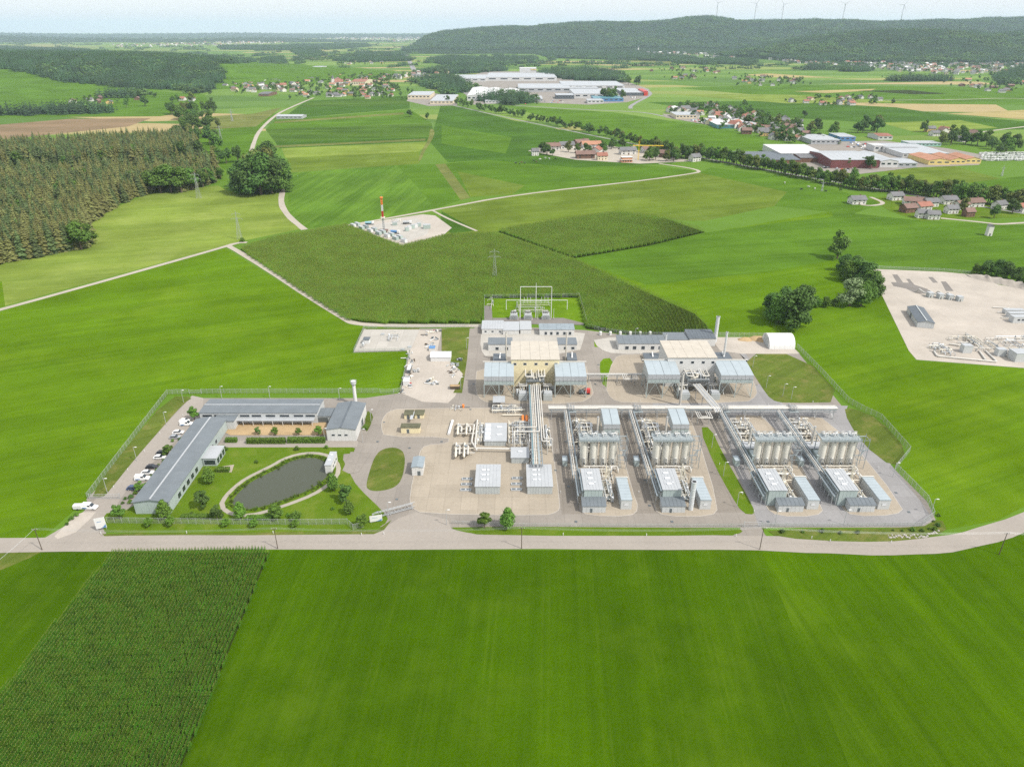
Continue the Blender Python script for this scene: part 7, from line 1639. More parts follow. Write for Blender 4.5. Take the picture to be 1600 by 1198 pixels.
mast_sec(1.5, h * .40, .6, 'steel', 'lower_mast'); mast_sec(h * .40, h * .60, .58, 'red_paint', 'mast_section', True); mast_sec(h * .60, h * .78, .58, 'white_plain', 'mast_section', True); mast_sec(h * .78, h * .97, .55, 'orange_paint', 'mast_section', True)
MB().box(p.x - 1.1, p.x + 1.1, p.y - 1.1, p.y + 1.1, h * .97, h * 1.0).build('crown_block', 'orange_paint', e); MB().cyl((p.x, p.y, h), (p.x, p.y, h * 1.07), .1, 5).build('antenna', 'steel', e); MB().box(p.x - 3.2, p.x + 3.2, p.y - 3, p.y + 3, .8, 1.5).build('substructure', 'tile_brown', e)
MB().box(p.x - 1.6, p.x + 1.6, p.y - 1.6, p.y + 1.6, h * .40, h * .43).build('finger_board', 'pipe_cream', e)
def container(px, py, L, Wd, H_, mat, name, label, rz=0.0, group='site containers'):
    c = G(px, py); e = lthing(name, label, 'container', c, rz, group); MB().box(-L / 2, L / 2, -Wd / 2, Wd / 2, .15, H_).build('body', mat, e)
    q = MB(); n = int(L / .8)
    for k in range(n): x = -L / 2 + (k + .5) * L / n; q.box(x - .12, x + .12, -Wd / 2 - .06, -Wd / 2 - .003, .3, H_ - .15)
    q.build('ribs', mat, e); MB().box(-L / 2 - .02, L / 2 + .02, -Wd / 2 - .02, Wd / 2 + .02, H_ + .003, H_ + .08).build('lid', 'roof_light' if mat != 'blue_paint' else 'white_plain', e)
d = (G(640, 380) - G(555, 354)); rzd = atan2(d.y, d.x); pm('site_green', (.34, .41, .375), .6, var=.1)
for k in range(13):
    f = (k + .3) / 13; container(550 + 86 * f, 354 + 26 * f - (k % 2) * 4, 5.5, 2.5, 2.6, 'site_green' if k % 4 else 'white_plain', 'site_container', 'pale green site container in the row along the maize edge of the drilling site' if k % 4 else 'white site container in the row along the maize edge of the drilling site', rzd)
for k, (x, y) in enumerate([(636, 361), (640, 359), (645, 357), (650, 356), (655, 354)]): container(x, y, 3.0, 2.6, 3.2, 'white_plain' if k % 2 else 'site_green', 'site_tank', 'upright tank container in the middle row of the drilling site', .4)
container(667, 357, 6, 4, 3.4, 'site_green', 'site_tank', 'large pale green tank box at the end of the middle row', .2); container(617, 352, 4, 2.5, 2.6, 'site_green', 'site_tank', 'single pale green box behind the drilling mast', .1); container(633, 378, 1.2, 1.2, 3.0, 'site_green', 'site_tank', 'narrow green tank near the site corner', .1)
def truck(px, py, mat, label, rz=.1):
    c = G(px, py); e = lthing('tank_truck', label, 'truck', c, rz); MB().cyl((-3.4, 0, 1.8), (2.0, 0, 1.8), 1.05, 12).build('tank', mat, e, True); MB().box(2.2, 4.2, -1.1, 1.1, .7, 2.8).build('cab', 'white_plain', e); MB().box(-3.6, 4.1, -1.0, 1.0, .6, .75).build('frame', 'steel_dark', e)
    for x in (-2.6, -1.4, 3.2):
        for s in (-1, 1): MB().cyl((x, s * 1.0 - .15, .5), (x, s * 1.0 + .15, .5), .5, 10).build('wheel', 'tyre', e, True)
truck(577, 351, 'teal_pipe', 'blue tank truck parked at the road side of the drilling site'); truck(617, 365, 'blue_paint', 'blue and white tank truck beside the drilling mast', -.2); truck(636, 350, 'steel', 'grey truck parked on the far side of the drilling site')
skid_px('pipe racks and drill rods stored behind the drilling mast', 610, 628, 347, 343, .9, 120, 8, rmax=.2); skid_px('mud pumps and hoses beside the drilling mast', 588, 600, 366, 358, 1.6, 121, 8, rmax=.2)
# ---- gravel site on the meadow
a, b_, c = G(1432, 511.5), G(1457, 513), G(1416, 487); dr = Vector((c.x - a.x, c.y - a.y)); rz = atan2(dr.y, dr.x) - pi / 2
W = (Vector(b_[:2]) - Vector(a[:2])).dot(Vector((cos(rz), sin(rz)))) * 1.02
building('site_hall', 'grey ridge roofed hall alone on the gravel site', a, W, dr.length, HT(a.y, 503), 'gy', 1.0, 'wall_pale', 'roof_dark', rz=rz, ridge='wall_grey', panels=6, sidepanels=8, over=.3, doors=[('L', dr.length * .55, dr.length * .55 + 3, 2.8)])
for k, (x, y) in enumerate([(1452, 464), (1468, 466), (1483, 467.5), (1498, 470)]):
    c = G(x, y); e = lthing('well_module', ['first', 'second', 'third', 'last'][k] + ' of four grey wellhead boxes with bent white pipes, counted from the site hall', 'wellhead', c, .1, 'wellhead boxes')
    MB().box(-1.5, 1.5, -1.6, 1.6, .1, 3.0).build('box', 'wall_grey', e); MB().tube([(0, -1.9, .1), (0, -1.9, 1.6), (0, -1.62, 1.6)], .3, 8).build('inlet', 'pipe_white', e, True); MB().tube([(-.4, 1.7, 1.5), (-1.0, 5.0, 1.5), (-2.0, 8.5, 2.6), (-3.0, 9.5, .2)], .42, 8).build('outlet', 'pipe_white', e, True); MB().box(-1.6, 1.6, -1.7, 1.7, 3.003, 3.15).build('lid', 'roof_light', e)
skid_px('pipe maze at the corner of the gravel site', 1456, 1484, 558, 540, 2.0, 130, 10, rmax=.3); skid_px('spiky row of pipe ends and valves on the gravel site', 1485, 1535, 550, 525, 2.4, 131, 22); skid_px('second pipe maze farther along the gravel site', 1550, 1640, 560, 530, 2.4, 132, 26)
pipe_thing('site_pipe', 'long white ground pipe along the front of the gravel site', [[P3(1459, 548, .6), P3(1464, 556, .6), P3(1558, 565, .6), P3(1540, 548, .6)], [P3(1530, 548, .6), P3(1540, 562, .6)], [P3(1483, 537, .7), P3(1505, 540, .7)]], .42, 'pipe_white')
for (x0, x1, yb, yt, yk, lb) in [(1504, 1518, 552, 541, 537, 'grey valve box beside the spiky pipe row'), (1558, 1571, 557, 547, 543, 'grey valve box before the second pipe maze'), (1585, 1640, 566, 553, 545, 'larger grey valve house at the front of the gravel site'), (1582, 1612, 505, 496, 492, 'grey meter cabin with two windows on the gravel site'), (1576, 1606, 497, 490, 487, 'grey meter cabin behind the one with two windows'), (1570, 1600, 491, 485, 482, 'rearmost grey meter cabin in the staggered row')]:
    l, W, D, h = pxbox(x0, x1, yb, yt, yk); building('valve_cabin', lb, l, W, D, h, 'flat', 0, 'wall_pale', 'roof_light', cat='cabin', over=.08, windows=[('F', W * .2, W * .35, h * .4, h * .75), ('F', W * .42, W * .57, h * .4, h * .75)] if yb < 520 else ())
for k, (x, y) in enumerate([(1565, 478), (1572, 486), (1578, 494)]): pipe_thing('site_pipe', ['upper', 'middle', 'lower'][k] + ' short white pipe stub leading to the staggered meter cabins', [[P3(x - 14, y + 2, .6), P3(x + 12, y + 3, .6)]], .3, 'pipe_white')
xs_ = np.linspace(0, 1, 26); q = MB(); n = len(xs_); rs = random.Random(3)
for i, f in enumerate(xs_):
    c = G(1512 + 120 * f, 431 + 26 * f); hh = 3.6 * sin(pi * min(1, f * 1.6 + .05) if f < .3 else pi / 2) * rs.uniform(.75, 1.1)
    for s, z in ((-6, 0), (-3, .55), (-.5, 1), (1.5, .8), (5, 0)): q.v.append((c.x + rs.uniform(-.5, .5), c.y + s * 1.1 + rs.uniform(-.4, .4), hh * z - .02))
for i in range(n - 1):
    for k in range(4): q.face((i * 5 + k, (i + 1) * 5 + k, (i + 1) * 5 + k + 1, i * 5 + k + 1))
o = q.build('gravel_heap', 'gravel', smooth=True, loc=(G(1560, 440).x, G(1560, 440).y, 0)); tag(o, 'long heap of pale gravel at the far edge of the gravel site', 'heap')
p = G(1544, 368); h = HT(p.y, 353); e = lthing('transformer_tower', 'small white tower house standing alone on the meadow', 'tower', p); MB().box(-1.9, 1.9, -1.9, 1.9, 0, h).build('wall', 'plaster_white', e); MB().extr([(-2.2, h), (2.2, h), (0, h + 1.4)], 'y', -2.2, 2.2).build('roof', 'tile_grey', e); MB().box(-.6, .6, -1.96, -1.903, .1, 2.1).build('door', 'steel_dark', e)
# ---- houses
HP = {}
def house_proto(wall, roof, L, Wd, h, rise, wins, nm='house'):
    e = bpy.data.objects.new(nm, None); ORG[e.name] = Vector((0, 0, 0)); parts = []
    def mk(mb, name, mat, kids=()):
        me = bpy.data.meshes.new(name); me.from_pydata(mb.v, [], mb.f); me.materials.append(MAT[mat])
        bm = bmesh.new(); bm.from_mesh(me); bmesh.ops.recalc_face_normals(bm, faces=bm.faces); bm.to_mesh(me); bm.free(); return (name, me, list(kids))
    a, b_ = L / 2, Wd / 2; q = MB(); q.extr([(-b_, 0), (b_, 0), (b_, h), (0, h + rise), (-b_, h)], 'x', -a, a); parts.append(mk(q, 'wall', wall))
    o = .9; k = rise / b_; q = MB()
    for s in (-1, 1): q.extr([(s * (b_ + o), h - o * k + .02), (0, h + rise + .02), (0, h + rise + .3), (s * (b_ + o), h - o * k + .3)], 'x', -a - .8, a + .8)
    c = MB(); c.box(a * .3, a * .3 + .9, -.45, .45, h + rise * .6, h + rise + 1.3); parts.append(mk(q, 'roof', roof, [mk(c, 'chimney', 'tile_brown')]))
    if wins:
        for s in (-1, 1):
            for i in range(3):
                for z in ((1.0, 2.3), (3.6, 4.9))[:2 if h > 4.5 else 1]: x = -a + L * (i + .5) / 3; q = MB(); q.box(x - .65, x + .65, s * (b_ + .03) - .03, s * (b_ + .03) + .03, *z); parts.append(mk(q, 'window', 'glass_dark'))
        for s in (-1, 1):
            for y in (-b_ * .45, b_ * .45): q = MB(); q.box(s * (a + .03) - .03, s * (a + .03) + .03, y - .6, y + .6, 1.0, 2.3); parts.append(mk(q, 'window', 'glass_dark'))
        q = MB(); q.box(-.5, .5, -b_ - .07, -b_ - .003, 0, 2.1); parts.append(mk(q, 'door', 'timber'))
    return parts
WALLS = ['plaster_white', 'plaster_white', 'plaster_cream', 'plaster_white', 'timber', 'plaster_white', 'plaster_ochre', 'plaster_white']; ROOFS = ['tile_red', 'tile_grey', 'tile_red', 'tile_brown', 'tile_brown', 'tile_orange', 'tile_grey', 'tile_grey']
WN = {'plaster_white': 'white', 'plaster_cream': 'cream', 'timber': 'timber', 'plaster_ochre': 'ochre'}; RN = {'tile_red': 'red', 'tile_grey': 'dark grey', 'tile_brown': 'brown', 'tile_orange': 'orange'}
PN = [house_proto(w_, r_, 13, 9.5, 5.4, 3.0, True) for w_, r_ in zip(WALLS, ROOFS)]; PF = [house_proto(w_, r_, 13, 9.5, 5.0, 3.0, False) for w_, r_ in zip(WALLS, ROOFS)]
NH = [0]
def put_house(k, x, y, rz, sc, near, where, group, z=0.0):
    e = bpy.data.objects.new('house', None); COL.objects.link(e); e.location = (x, y, z); e.rotation_euler = (0, 0, rz); e.scale = sc
    tag(e, '%s house with %s roof %s' % (WN[WALLS[k]], RN[ROOFS[k]], where), 'house', group); NH[0] += 1
    for (nm, me, kids) in (PN if near else PF)[k]:
        o = bpy.data.objects.new(nm, me); COL.objects.link(o); o.parent = e
        for (n2, m2, _) in kids: o2 = bpy.data.objects.new(n2, m2); COL.objects.link(o2); o2.parent = o
def settle(px, n, near, where, group, seed, mind=17, s0=.8, s1=1.25, ks=range(8)):
    rr = random.Random(seed); P = gp(px); xs = [q[0] for q in P]; ys = [q[1] for q in P]; got = []; tries = 0
    while len(got) < n and tries < n * 60:
        tries += 1; x, y = rr.uniform(min(xs), max(xs)), rr.uniform(min(ys), max(ys))
        if inside(P, x, y) and all(hypot(x - a, y - b_) > mind for a, b_ in got): got.append((x, y))
    base = rr.uniform(-.3, .3)
    for (x, y) in got: put_house(rr.choice(list(ks)), x, y, base + rr.choice((0, pi / 2)) + rr.uniform(-.15, .15), (rr.uniform(s0, s1), rr.uniform(s0, s1), rr.uniform(.85, 1.15)), near, where, group)
    return got
# individual houses near by
for (x, y, rz, k, s) in [(1338, 318, .1, 7, 1.1), (1398, 312, .2, 1, 1.0), (1425, 320, -.3, 3, 1.3), (1452, 322, .2, 1, 1.0), (1480, 318, .1, 7, 1.1), (1418, 331, .3, 4, 1.0), (1440, 328, .3, 0, 1.1), (1440, 340, -.1, 7, .8), (1456, 342, -.1, 7, .8), (1500, 326, .4, 3, 1.0), (1520, 322, .2, 3, 1.2), (1512, 338, .2, 4, .7), (1485, 333, .1, 1, .8), (1560, 326, .4, 7, .9), (1598, 330, .3, 0, 1.1)]:
    p = G(x, y); put_house(k, p.x, p.y, rz, (s * .95, s * .95, .9), True, 'in the new settlement near the small white tower', 'new settlement houses')
for (x, y, rz, k, sx, sy) in [(862, 234, .1, 3, 1.6, 1.5), (885, 232, .2, 1, 1.5, 1.3), (908, 228, .5, 4, 1.6, 1.4), (925, 231, .15, 5, 2.2, 1.5), (932, 240, 1.2, 0, 1.3, 1.2), (914, 247, .1, 4, 1.8, 1.3), (836, 243, .2, 1, .7, .6), (940, 250, .2, 2, 1.0, .8), (980, 241, .2, 1, 1.6, 1.2), (1018, 238, .2, 3, 2.0, 1.6), (1040, 246, -.4, 4, 1.2, 1.0), (1085, 252, .5, 7, 1.0, .9)]:
    p = G(x, y); put_house(k, p.x, p.y, rz, (sx, sy, 1.1), True, 'in the farm hamlet beside the tower crane', 'farm hamlet houses')
p = G(978, 253); e = lthing('building_shell', 'orange brick building shell under construction below the tower crane', 'building', p, .1); MB().box(-7, 7, -5, 5, 0, 3.0).build('ground_floor', 'brick_raw', e); MB().box(-8, 8, -6, 6, 3.003, 3.3).build('slab', 'plaster_white', e); MB().box(-6, 7, -4.5, 5, 3.303, 6.0).build('upper_floor', 'brick_raw', e); MB().box(-6.5, 7.5, -5, 5.5, 6.003, 6.25).build('slab', 'plaster_white', e)
for s in range(4): MB().box(-5.5 + s * 3.2, -4 + s * 3.2, -5.06, -5.003, .8, 2.3).build('window', 'glass_dark', e)
p = G(997, 250); e = lthing('tower_crane', 'yellow tower crane beside the brick building shell', 'crane', p); h = HT(p.y, 221); q = MB()
for z in np.arange(0, h, 2.0): q.bar((-.6, 0, z), (.6, 0, z + 2), .16); q.bar((.6, 0, z), (-.6, 0, z + 2), .16)
q.bar((-.6, 0, 0), (-.6, 0, h), .3); q.bar((.6, 0, 0), (.6, 0, h), .3); q.build('mast', 'yellow_paint', e); MB().bar((-8, 0, h * .78), (30, -6, h * .80), .8, .9).build('jib', 'yellow_paint', e); MB().box(-8.5, -5.5, -1, 1, h * .68, h * .76).build('counterweight', 'slab', e)
near_v = [([(1150, 198), (1240, 200), (1265, 215), (1240, 225), (1190, 215), (1160, 208)], 20, 'in the roadside village by the white hall', 1), ([(1055, 168), (1110, 165), (1180, 178), (1250, 192), (1240, 200), (1150, 192), (1100, 182)], 30, 'in the roadside village by the main road', 2), ([(1420, 205), (1500, 205), (1530, 216), (1500, 222), (1450, 216)], 7, 'beside the grove behind the caravans', 3), ([(1225, 158), (1300, 152), (1376, 155), (1370, 164), (1300, 166), (1240, 164)], 15, 'in the compact hamlet on the far meadow', 4)]
for px, n, wh, sd in near_v: settle(px, n, True, wh, 'houses ' + wh, sd)
far_v = [([(360, 135), (410, 122), (500, 120), (600, 118), (628, 124), (600, 130), (640, 142), (600, 152), (510, 150), (440, 142), (380, 141)], 76, 'in the church village', 11, 22), ([(455, 150), (520, 146), (640, 152), (640, 156), (560, 155), (480, 152)], 14, 'at the field edge of the church village', 12, 18), ([(98, 160), (130, 155), (165, 152), (222, 156), (215, 160), (140, 164)], 7, 'in the hamlet before the dark wood', 13, 22), ([(0, 128), (30, 121), (72, 122), (70, 130), (20, 134)], 9, 'beside the dark wood on the rise', 14, 22), ([(280, 158), (300, 152), (318, 157), (300, 160)], 3, 'at the path before the dark wood', 15, 18), ([(1110, 125), (1160, 118), (1250, 122), (1250, 138), (1180, 134)], 16, 'in the scattered hamlet across the valley', 16, 26), ([(1015, 112), (1060, 106), (1140, 110), (1130, 116), (1050, 114)], 10, 'in the row hamlet across the valley', 17, 24), ([(1035, 122), (1085, 118), (1090, 125), (1050, 126)], 7, 'in the small dark roofed hamlet across the valley', 18, 22), ([(530, 100), (560, 94), (605, 96), (600, 102), (545, 103)], 10, 'in the hamlet on the plain beyond the church village', 19, 30), ([(1490, 130), (1560, 118), (1600, 128), (1640, 140), (1560, 146), (1500, 138)], 18, 'on the slope beside the valley wood', 20, 26), ([(920, 112), (955, 108), (960, 114), (930, 116)], 6, 'behind the long far wood', 21, 24), ([(1585, 146), (1640, 140), (1640, 150), (1590, 152)], 4, 'on the slope beside the valley wood', 22, 20)]
for px, n, wh, sd, md in far_v: settle(px, n, False, wh, 'houses ' + wh, sd, md, .9, 1.5)
def church(px, yb, yt, label, roof='tile_grey'):
    p = G(px, yb); h = HT(p.y, yt); e = lthing('church', label, 'church', p, .2); MB().box(-4, 4, -4, 4, 0, h * .62).build('tower', 'plaster_white', e); q = MB(); q.cyl((0, 0, h * .62), (0, 0, h), 5, 8, .2); q.build('spire', roof, e); MB().extr([(-7, 0), (7, 0), (7, 9), (0, 15), (-7, 9)], 'x', 4.05, 30).build('nave', 'plaster_white', e); q = MB()
    for s in (-1, 1): q.extr([(s * 7.6, 8.6), (0, 15.1), (0, 15.5), (s * 7.6, 9.0)], 'x', 4.06, 30.6)
    q.build('roof', 'tile_red', e)
    for s in range(3): MB().box(8 + s * 7, 10 + s * 7, -7.06, -7.003, 3, 7).build('window', 'glass_dark', e)
church(521, 133, 117, 'white church with grey spire among the village roofs'); church(997, 82, 71, 'white church on the slope below the long ridge'); church(1352, 95, 85, 'pale church in the village below the nearer hill')
rr = random.Random(77); q = MB(); dist_mats = ['plaster_white', 'plaster_cream', 'tile_red', 'tile_brown', 'tile_grey', 'hall_white']
def far_house(x, y, s, rz):
    L, Wd, h, r_ = 13 * s, 9.5 * s, 5 * s, 3.2 * s; ca, sa = cos(rz), sin(rz); wm = rr.choice((0, 0, 0, 1)); rm = rr.choice((2, 3, 4, 4, 4, 5))
    T = lambda a, b_, z: (x + a * ca - b_ * sa, y + a * sa + b_ * ca, z); a, b_ = L / 2, Wd / 2; q.mi = wm
    q.quad(T(-a, -b_, 0), T(a, -b_, 0), T(a, -b_, h), T(-a, -b_, h)); q.quad(T(-a, b_, 0), T(a, b_, 0), T(a, b_, h), T(-a, b_, h))
    for s_ in (-a, a): q.face_pts = None; k = len(q.v); q.v += [T(s_, -b_, 0), T(s_, b_, 0), T(s_, b_, h), T(s_, 0, h + r_), T(s_, -b_, h)]; q.face(tuple(range(k, k + 5)))
    q.mi = rm; o = 1.08; q.quad(T(-a * o, -b_ * 1.15, h - .4), T(a * o, -b_ * 1.15, h - .4), T(a * o, 0, h + r_ + .2), T(-a * o, 0, h + r_ + .2)); q.quad(T(-a * o, b_ * 1.15, h - .4), T(a * o, b_ * 1.15, h - .4), T(a * o, 0, h + r_ + .2), T(-a * o, 0, h + r_ + .2))
TP = []
for (px, n) in [([(1170, 90), (1260, 88), (1360, 93), (1460, 90), (1600, 92), (1760, 90), (1760, 112), (1600, 112), (1490, 118), (1400, 112), (1330, 106), (1250, 100)], 950), ([(890, 80), (960, 74), (1030, 76), (1080, 84), (1160, 84), (1160, 92), (1060, 90), (940, 84)], 200), ([(520, 60), (640, 57), (760, 66), (860, 72), (760, 73), (620, 66), (540, 64)], 300), ([(170, 70), (300, 68), (460, 62), (460, 66), (330, 73), (180, 74)], 160), ([(335, 141), (400, 124), (470, 121), (470, 146), (400, 145)], 50), ([(1040, 171), (1260, 199), (1260, 214), (1150, 205), (1060, 184)], 45), ([(600, 120), (690, 110), (700, 116), (620, 127)], 26), ([(640, 70), (760, 71), (860, 74), (840, 78), (680, 74)], 140), ([(380, 63), (600, 58), (700, 60), (600, 63)], 60)]:
    P = gp(px); xs = [a[0] for a in P]; ys = [a[1] for a in P]; c = 0; t_ = 0
    while c < n and t_ < n * 40:
        t_ += 1; x, y = rr.uniform(min(xs), max(xs)), rr.uniform(min(ys), max(ys))
        if inside(P, x, y): far_house(x, y, rr.uniform(.9, 1.5) * (1 + max(0, y - 5000) / 14000), rr.uniform(0, 3.1)); c += 1; TP.append((x + rr.uniform(-25, 25), y + rr.uniform(-25, 25)))
o = q.build('valley_town', dist_mats, fix=False); tag(o, 'hazy red and grey roofs of the far valley towns', 'town', None, 'stuff')
sh = []
for v in range(3): mb = MB(); leafcloud(mb, 150, lobes_for(10, 4.2, rg, 7, .14), .9, rg); sh.append(proto(mb, 'v', [('leaf_green', 'leaf_dark', 'leaf_dark')[v]]))
W = [(x, y, 0, rr.uniform(.8, 1.5), rr.random() * 6.28, rr.randrange(3)) for x, y in TP]
for px, n in [(far_v[0][0], 420), (far_v[1][0], 50), (near_v[0][0], 80), (near_v[1][0], 150), (near_v[3][0], 45), (far_v[2][0], 25), (far_v[3][0], 25), (far_v[5][0], 60), (far_v[6][0], 40), (far_v[7][0], 20), (far_v[8][0], 30), (far_v[9][0], 70)]:
    P = gp(px); xs = [a[0] for a in P]; ys = [a[1] for a in P]; c = 0
    while c < n:
        x, y = rr.uniform(min(xs), max(xs)), rr.uniform(min(ys) - 15, max(ys) + 15)
        if inside(P, x, y) or rr.random() < .15: W.append((x, y, 0, rr.uniform(.7, 1.5), rr.random() * 6.28, rr.randrange(3))); c += 1
scatter('village_greenery', W, sh, 'garden trees scattered between the roofs of the valley villages', 'trees')
# ---- halls and works
def works(x0, x1, yb, yt, yk, label, wall, roofm, roof='flat', rise=1.5, n=6, strip=True, name='factory_hall'):
    l, W, D, h = pxbox(x0, x1, yb, yt, yk); h = max(h, 4.0)
    wn = [('F', W * (i + .2) / n, W * (i + .8) / n, h * .45, h * .75) for i in range(n)] if strip else ()
    building(name, label, l, W, D, h, roof, rise, wall, roofm, windows=wn, seams=8 if D > 10 else 0, over=.4)
HW, HG = 'hall_white', 'hall_grey'
works(690, 760, 128, 123, 117, 'long low white factory hall beside the straight road', HW, 'roof_light'); works(760, 870, 127, 121, 114, 'white factory hall at the foot of the tall white silo block', HW, 'roof_light'); works(812, 838, 119, 107, 105.5, 'tall white silo block with a yellow sign band', HW, HW, strip=False); works(838, 866, 124, 119, 116, 'low white loading hall beside the tall silo block', HW, 'roof_grey')
p = G(826, 119); l = HT(p.y, 109); e = lthing('sign_band', 'yellow sign band fixed to the tall silo block', 'sign', (XA(829, p.y), p.y - .9, HT(p.y, 110))); MB().box(0, XA(838, p.y) - XA(829, p.y), 0, .4, 0, 3.5).build('panel', 'hall_yellow', e); MB().box(3, 16, -.05, -.003, 1.4, 2.1).build('print', 'tile_red', e)
works(810, 892, 144, 138, 131, 'long grey hall with pale roof and dark wall band', HG, 'roof_light'); works(880, 976, 140, 134, 127, 'wide white hall behind the grey warehouse row', HW, 'roof_light'); works(892, 935, 142, 138, 133, 'grey warehouse between two wide halls', HG, 'roof_light')
works(897, 966, 154, 147, 139, 'white hall with low office front behind the blue hall', HW, 'roof_light'); works(869, 897, 155, 149, 146, 'dark grey cube building beside the white office hall', 'roof_dark', 'roof_grey'); works(973, 1006, 150, 145, 138, 'dark showroom hall with red corner', 'roof_dark', 'roof_light'); works(1005, 1012, 150, 143, 139, 'red corner block of the dark showroom', 'red_paint', 'red_paint', strip=False)
works(928, 974, 159, 154, 150, 'long blue hall beside the main road', 'blue_paint', 'hall_teal'); works(918, 943, 162, 157, 154.5, 'small white office house before the blue hall', HW, 'roof_light', n=4)
for k, (a, b_) in enumerate(((730, 757), (757, 783), (783, 812))): works(a, b_, 158 - 2 * k, 150 - 2 * k, 137 + k, ['ridge roofed white hall nearest the tree line', 'middle ridge roofed white hall of three', 'ridge roofed white hall nearest the main road'][k], HW, HW, 'gy', 2.5, 4)
works(758, 790, 162, 158, 154, 'low white shed before the three ridge roofed halls', HW, 'roof_light'); works(826, 848, 159, 155, 150, 'grey shed with dark roof among parked cars', HG, 'roof_grey')
works(637, 672, 155, 149, 143, 'cream flat roofed school-like block at the village edge', 'plaster_cream', 'roof_light'); works(672, 708, 163, 158, 148, 'cream hall with yellow roof stripe at the village edge', 'plaster_cream', 'roof_light'); works(549, 571, 134, 128, 124, 'large cream house with broad red roof in the church village', 'plaster_cream', 'tile_red', 'gx', 4, 6)
works(486, 503, 109, 105, 103.5, 'pale barn on the plain beyond the church village', HW, 'roof_light'); works(432, 472, 186, 182, 179, 'long grey stable beside the winding road', HG, 'roof_light', 'gx', 1.6); works(404, 420, 151, 147, 143.5, 'brown barn at the village side of the winding road', 'timber', 'tile_grey', 'gx', 2, 3)
works(1120, 1176, 201, 195, 186, 'white and teal glazed hall beside the car park', 'hall_teal', HW); works(1056, 1088, 186, 180, 175, 'beige flat roofed shop with a porch', 'plaster_cream', 'roof_light'); works(1176, 1198, 204, 196, 192, 'white house block behind the glazed hall', HW, 'tile_red', 'gx', 2, 4)
works(1219, 1288, 249, 240, 227, 'big white hall with blue fascia in the works yard', HW, HW, 'mono', 1.0); works(1297, 1372, 263, 250, 236, 'long dark red hall with grey roof in the works yard', 'hall_darkred', 'roof_grey', 'gx', 2.5, strip=False); works(1374, 1402, 262, 252, 238, 'white and blue gabled hall end beside the dark red hall', HW, 'roof_grey', 'gy', 2.0, 3); works(1168, 1250, 256, 250, 237, 'low hall with dark solar roof behind the tree line', 'timber', 'roof_dark', 'gx', 1.5, strip=False)
works(1250, 1300, 254, 247, 240, 'low brown sheds beside the timber yard', 'timber', 'tile_grey', 'gx', 1.5, strip=False); works(1267, 1312, 226, 219, 210, 'grey hall with pale sawtooth roof beside the village', HG, 'roof_light'); works(1312, 1336, 221, 214, 208, 'blue edged workshop behind the sawtooth hall', 'blue_paint', 'roof_light', n=3); works(1372, 1394, 219, 213, 208, 'white house with brown red roof near the tall trees', HW, 'tile_red', 'gx', 2, 3)
works(1380, 1432, 238, 230, 224, 'white factory hall with tall block behind the dark red hall', HW, 'roof_light', strip=False); works(1365, 1382, 237, 228, 224, 'white tall block of the factory', HW, HW, n=2); works(1410, 1482, 247, 240, 225, 'wide white hall with rows of roof lights', HW, 'roof_light', n=10); works(1402, 1432, 262, 255, 247, 'low grey hall at the end of the works yard', HG, 'roof_grey', 'gx', 1.5, 3)
works(1450, 1484, 258, 251, 241, 'yellow gabled hall with orange roof nearest the wide white hall', 'hall_yellow', 'tile_orange', 'gy', 2.5, 3); works(1484, 1508, 257, 250, 241, 'middle yellow gabled hall with orange roof', 'hall_yellow', 'tile_orange', 'gy', 2.5, 3); works(1508, 1532, 256, 249, 241, 'yellow gabled hall with orange roof nearest the caravans', 'hall_yellow', 'tile_orange', 'gy', 2.5, 3); works(1421, 1470, 229, 224, 220, 'low green and red roofed shop beside the grove', 'green_paint', 'roof_grey', n=8)
paved = sheet('works_yard', [(1168, 256), (1219, 232), (1290, 222), (1380, 220), (1480, 232), (1535, 242), (1530, 258), (1430, 262), (1345, 272), (1290, 268)], 'asphalt', .08); sheet('works_yard', [(690, 130), (760, 112), (880, 112), (980, 128), (1015, 140), (1010, 152), (980, 160), (920, 164), (820, 160), (740, 164), (725, 145)], 'asphalt', .09); sheet('works_yard', [(1035, 178), (1100, 184), (1180, 196), (1180, 206), (1110, 196), (1040, 184)], 'asphalt', .13)
sheet('works_yard', [(635, 158), (650, 143), (712, 150), (715, 165), (670, 166)], 'asphalt', .11); sheet('works_yard', [(825, 236), (860, 226), (930, 224), (1000, 236), (1085, 252), (1000, 256), (900, 250)], 'track', .06); sheet('works_yard', [(1360, 310), (1400, 305), (1500, 314), (1600, 322), (1600, 340), (1500, 342), (1440, 346), (1390, 330)], 'lawn', .055)
cb = MB(); cb.box(-3, 3, -1.15, 1.15, .5, 2.6); cm = bpy.data.meshes.new('body'); cm.from_pydata(cb.v, [], cb.f); cm.materials.append(MAT['white_plain']); wb = MB(); wb.box(-2, 2, -1.2, -1.153, 1.4, 2.1); wm = bpy.data.meshes.new('window'); wm.from_pydata(wb.v, [], wb.f); wm.materials.append(MAT['glass_dark'])
for k in range(60):
    p = G(1534 + (k % 15) * 5.2 + rr.uniform(-1, 1), 241 + (k // 15) * 3.4 + rr.uniform(-.6, .6)); e = bpy.data.objects.new('caravan', None); COL.objects.link(e); e.location = p; e.rotation_euler = (0, 0, rr.uniform(-.4, .9)); tag(e, 'white caravan parked in the caravan park beside the yellow halls', 'caravan', 'parked caravans')
    for nm, me in (('body', cm), ('window', wm)): o = bpy.data.objects.new(nm, me); COL.objects.link(o); o.parent = e
fm = []
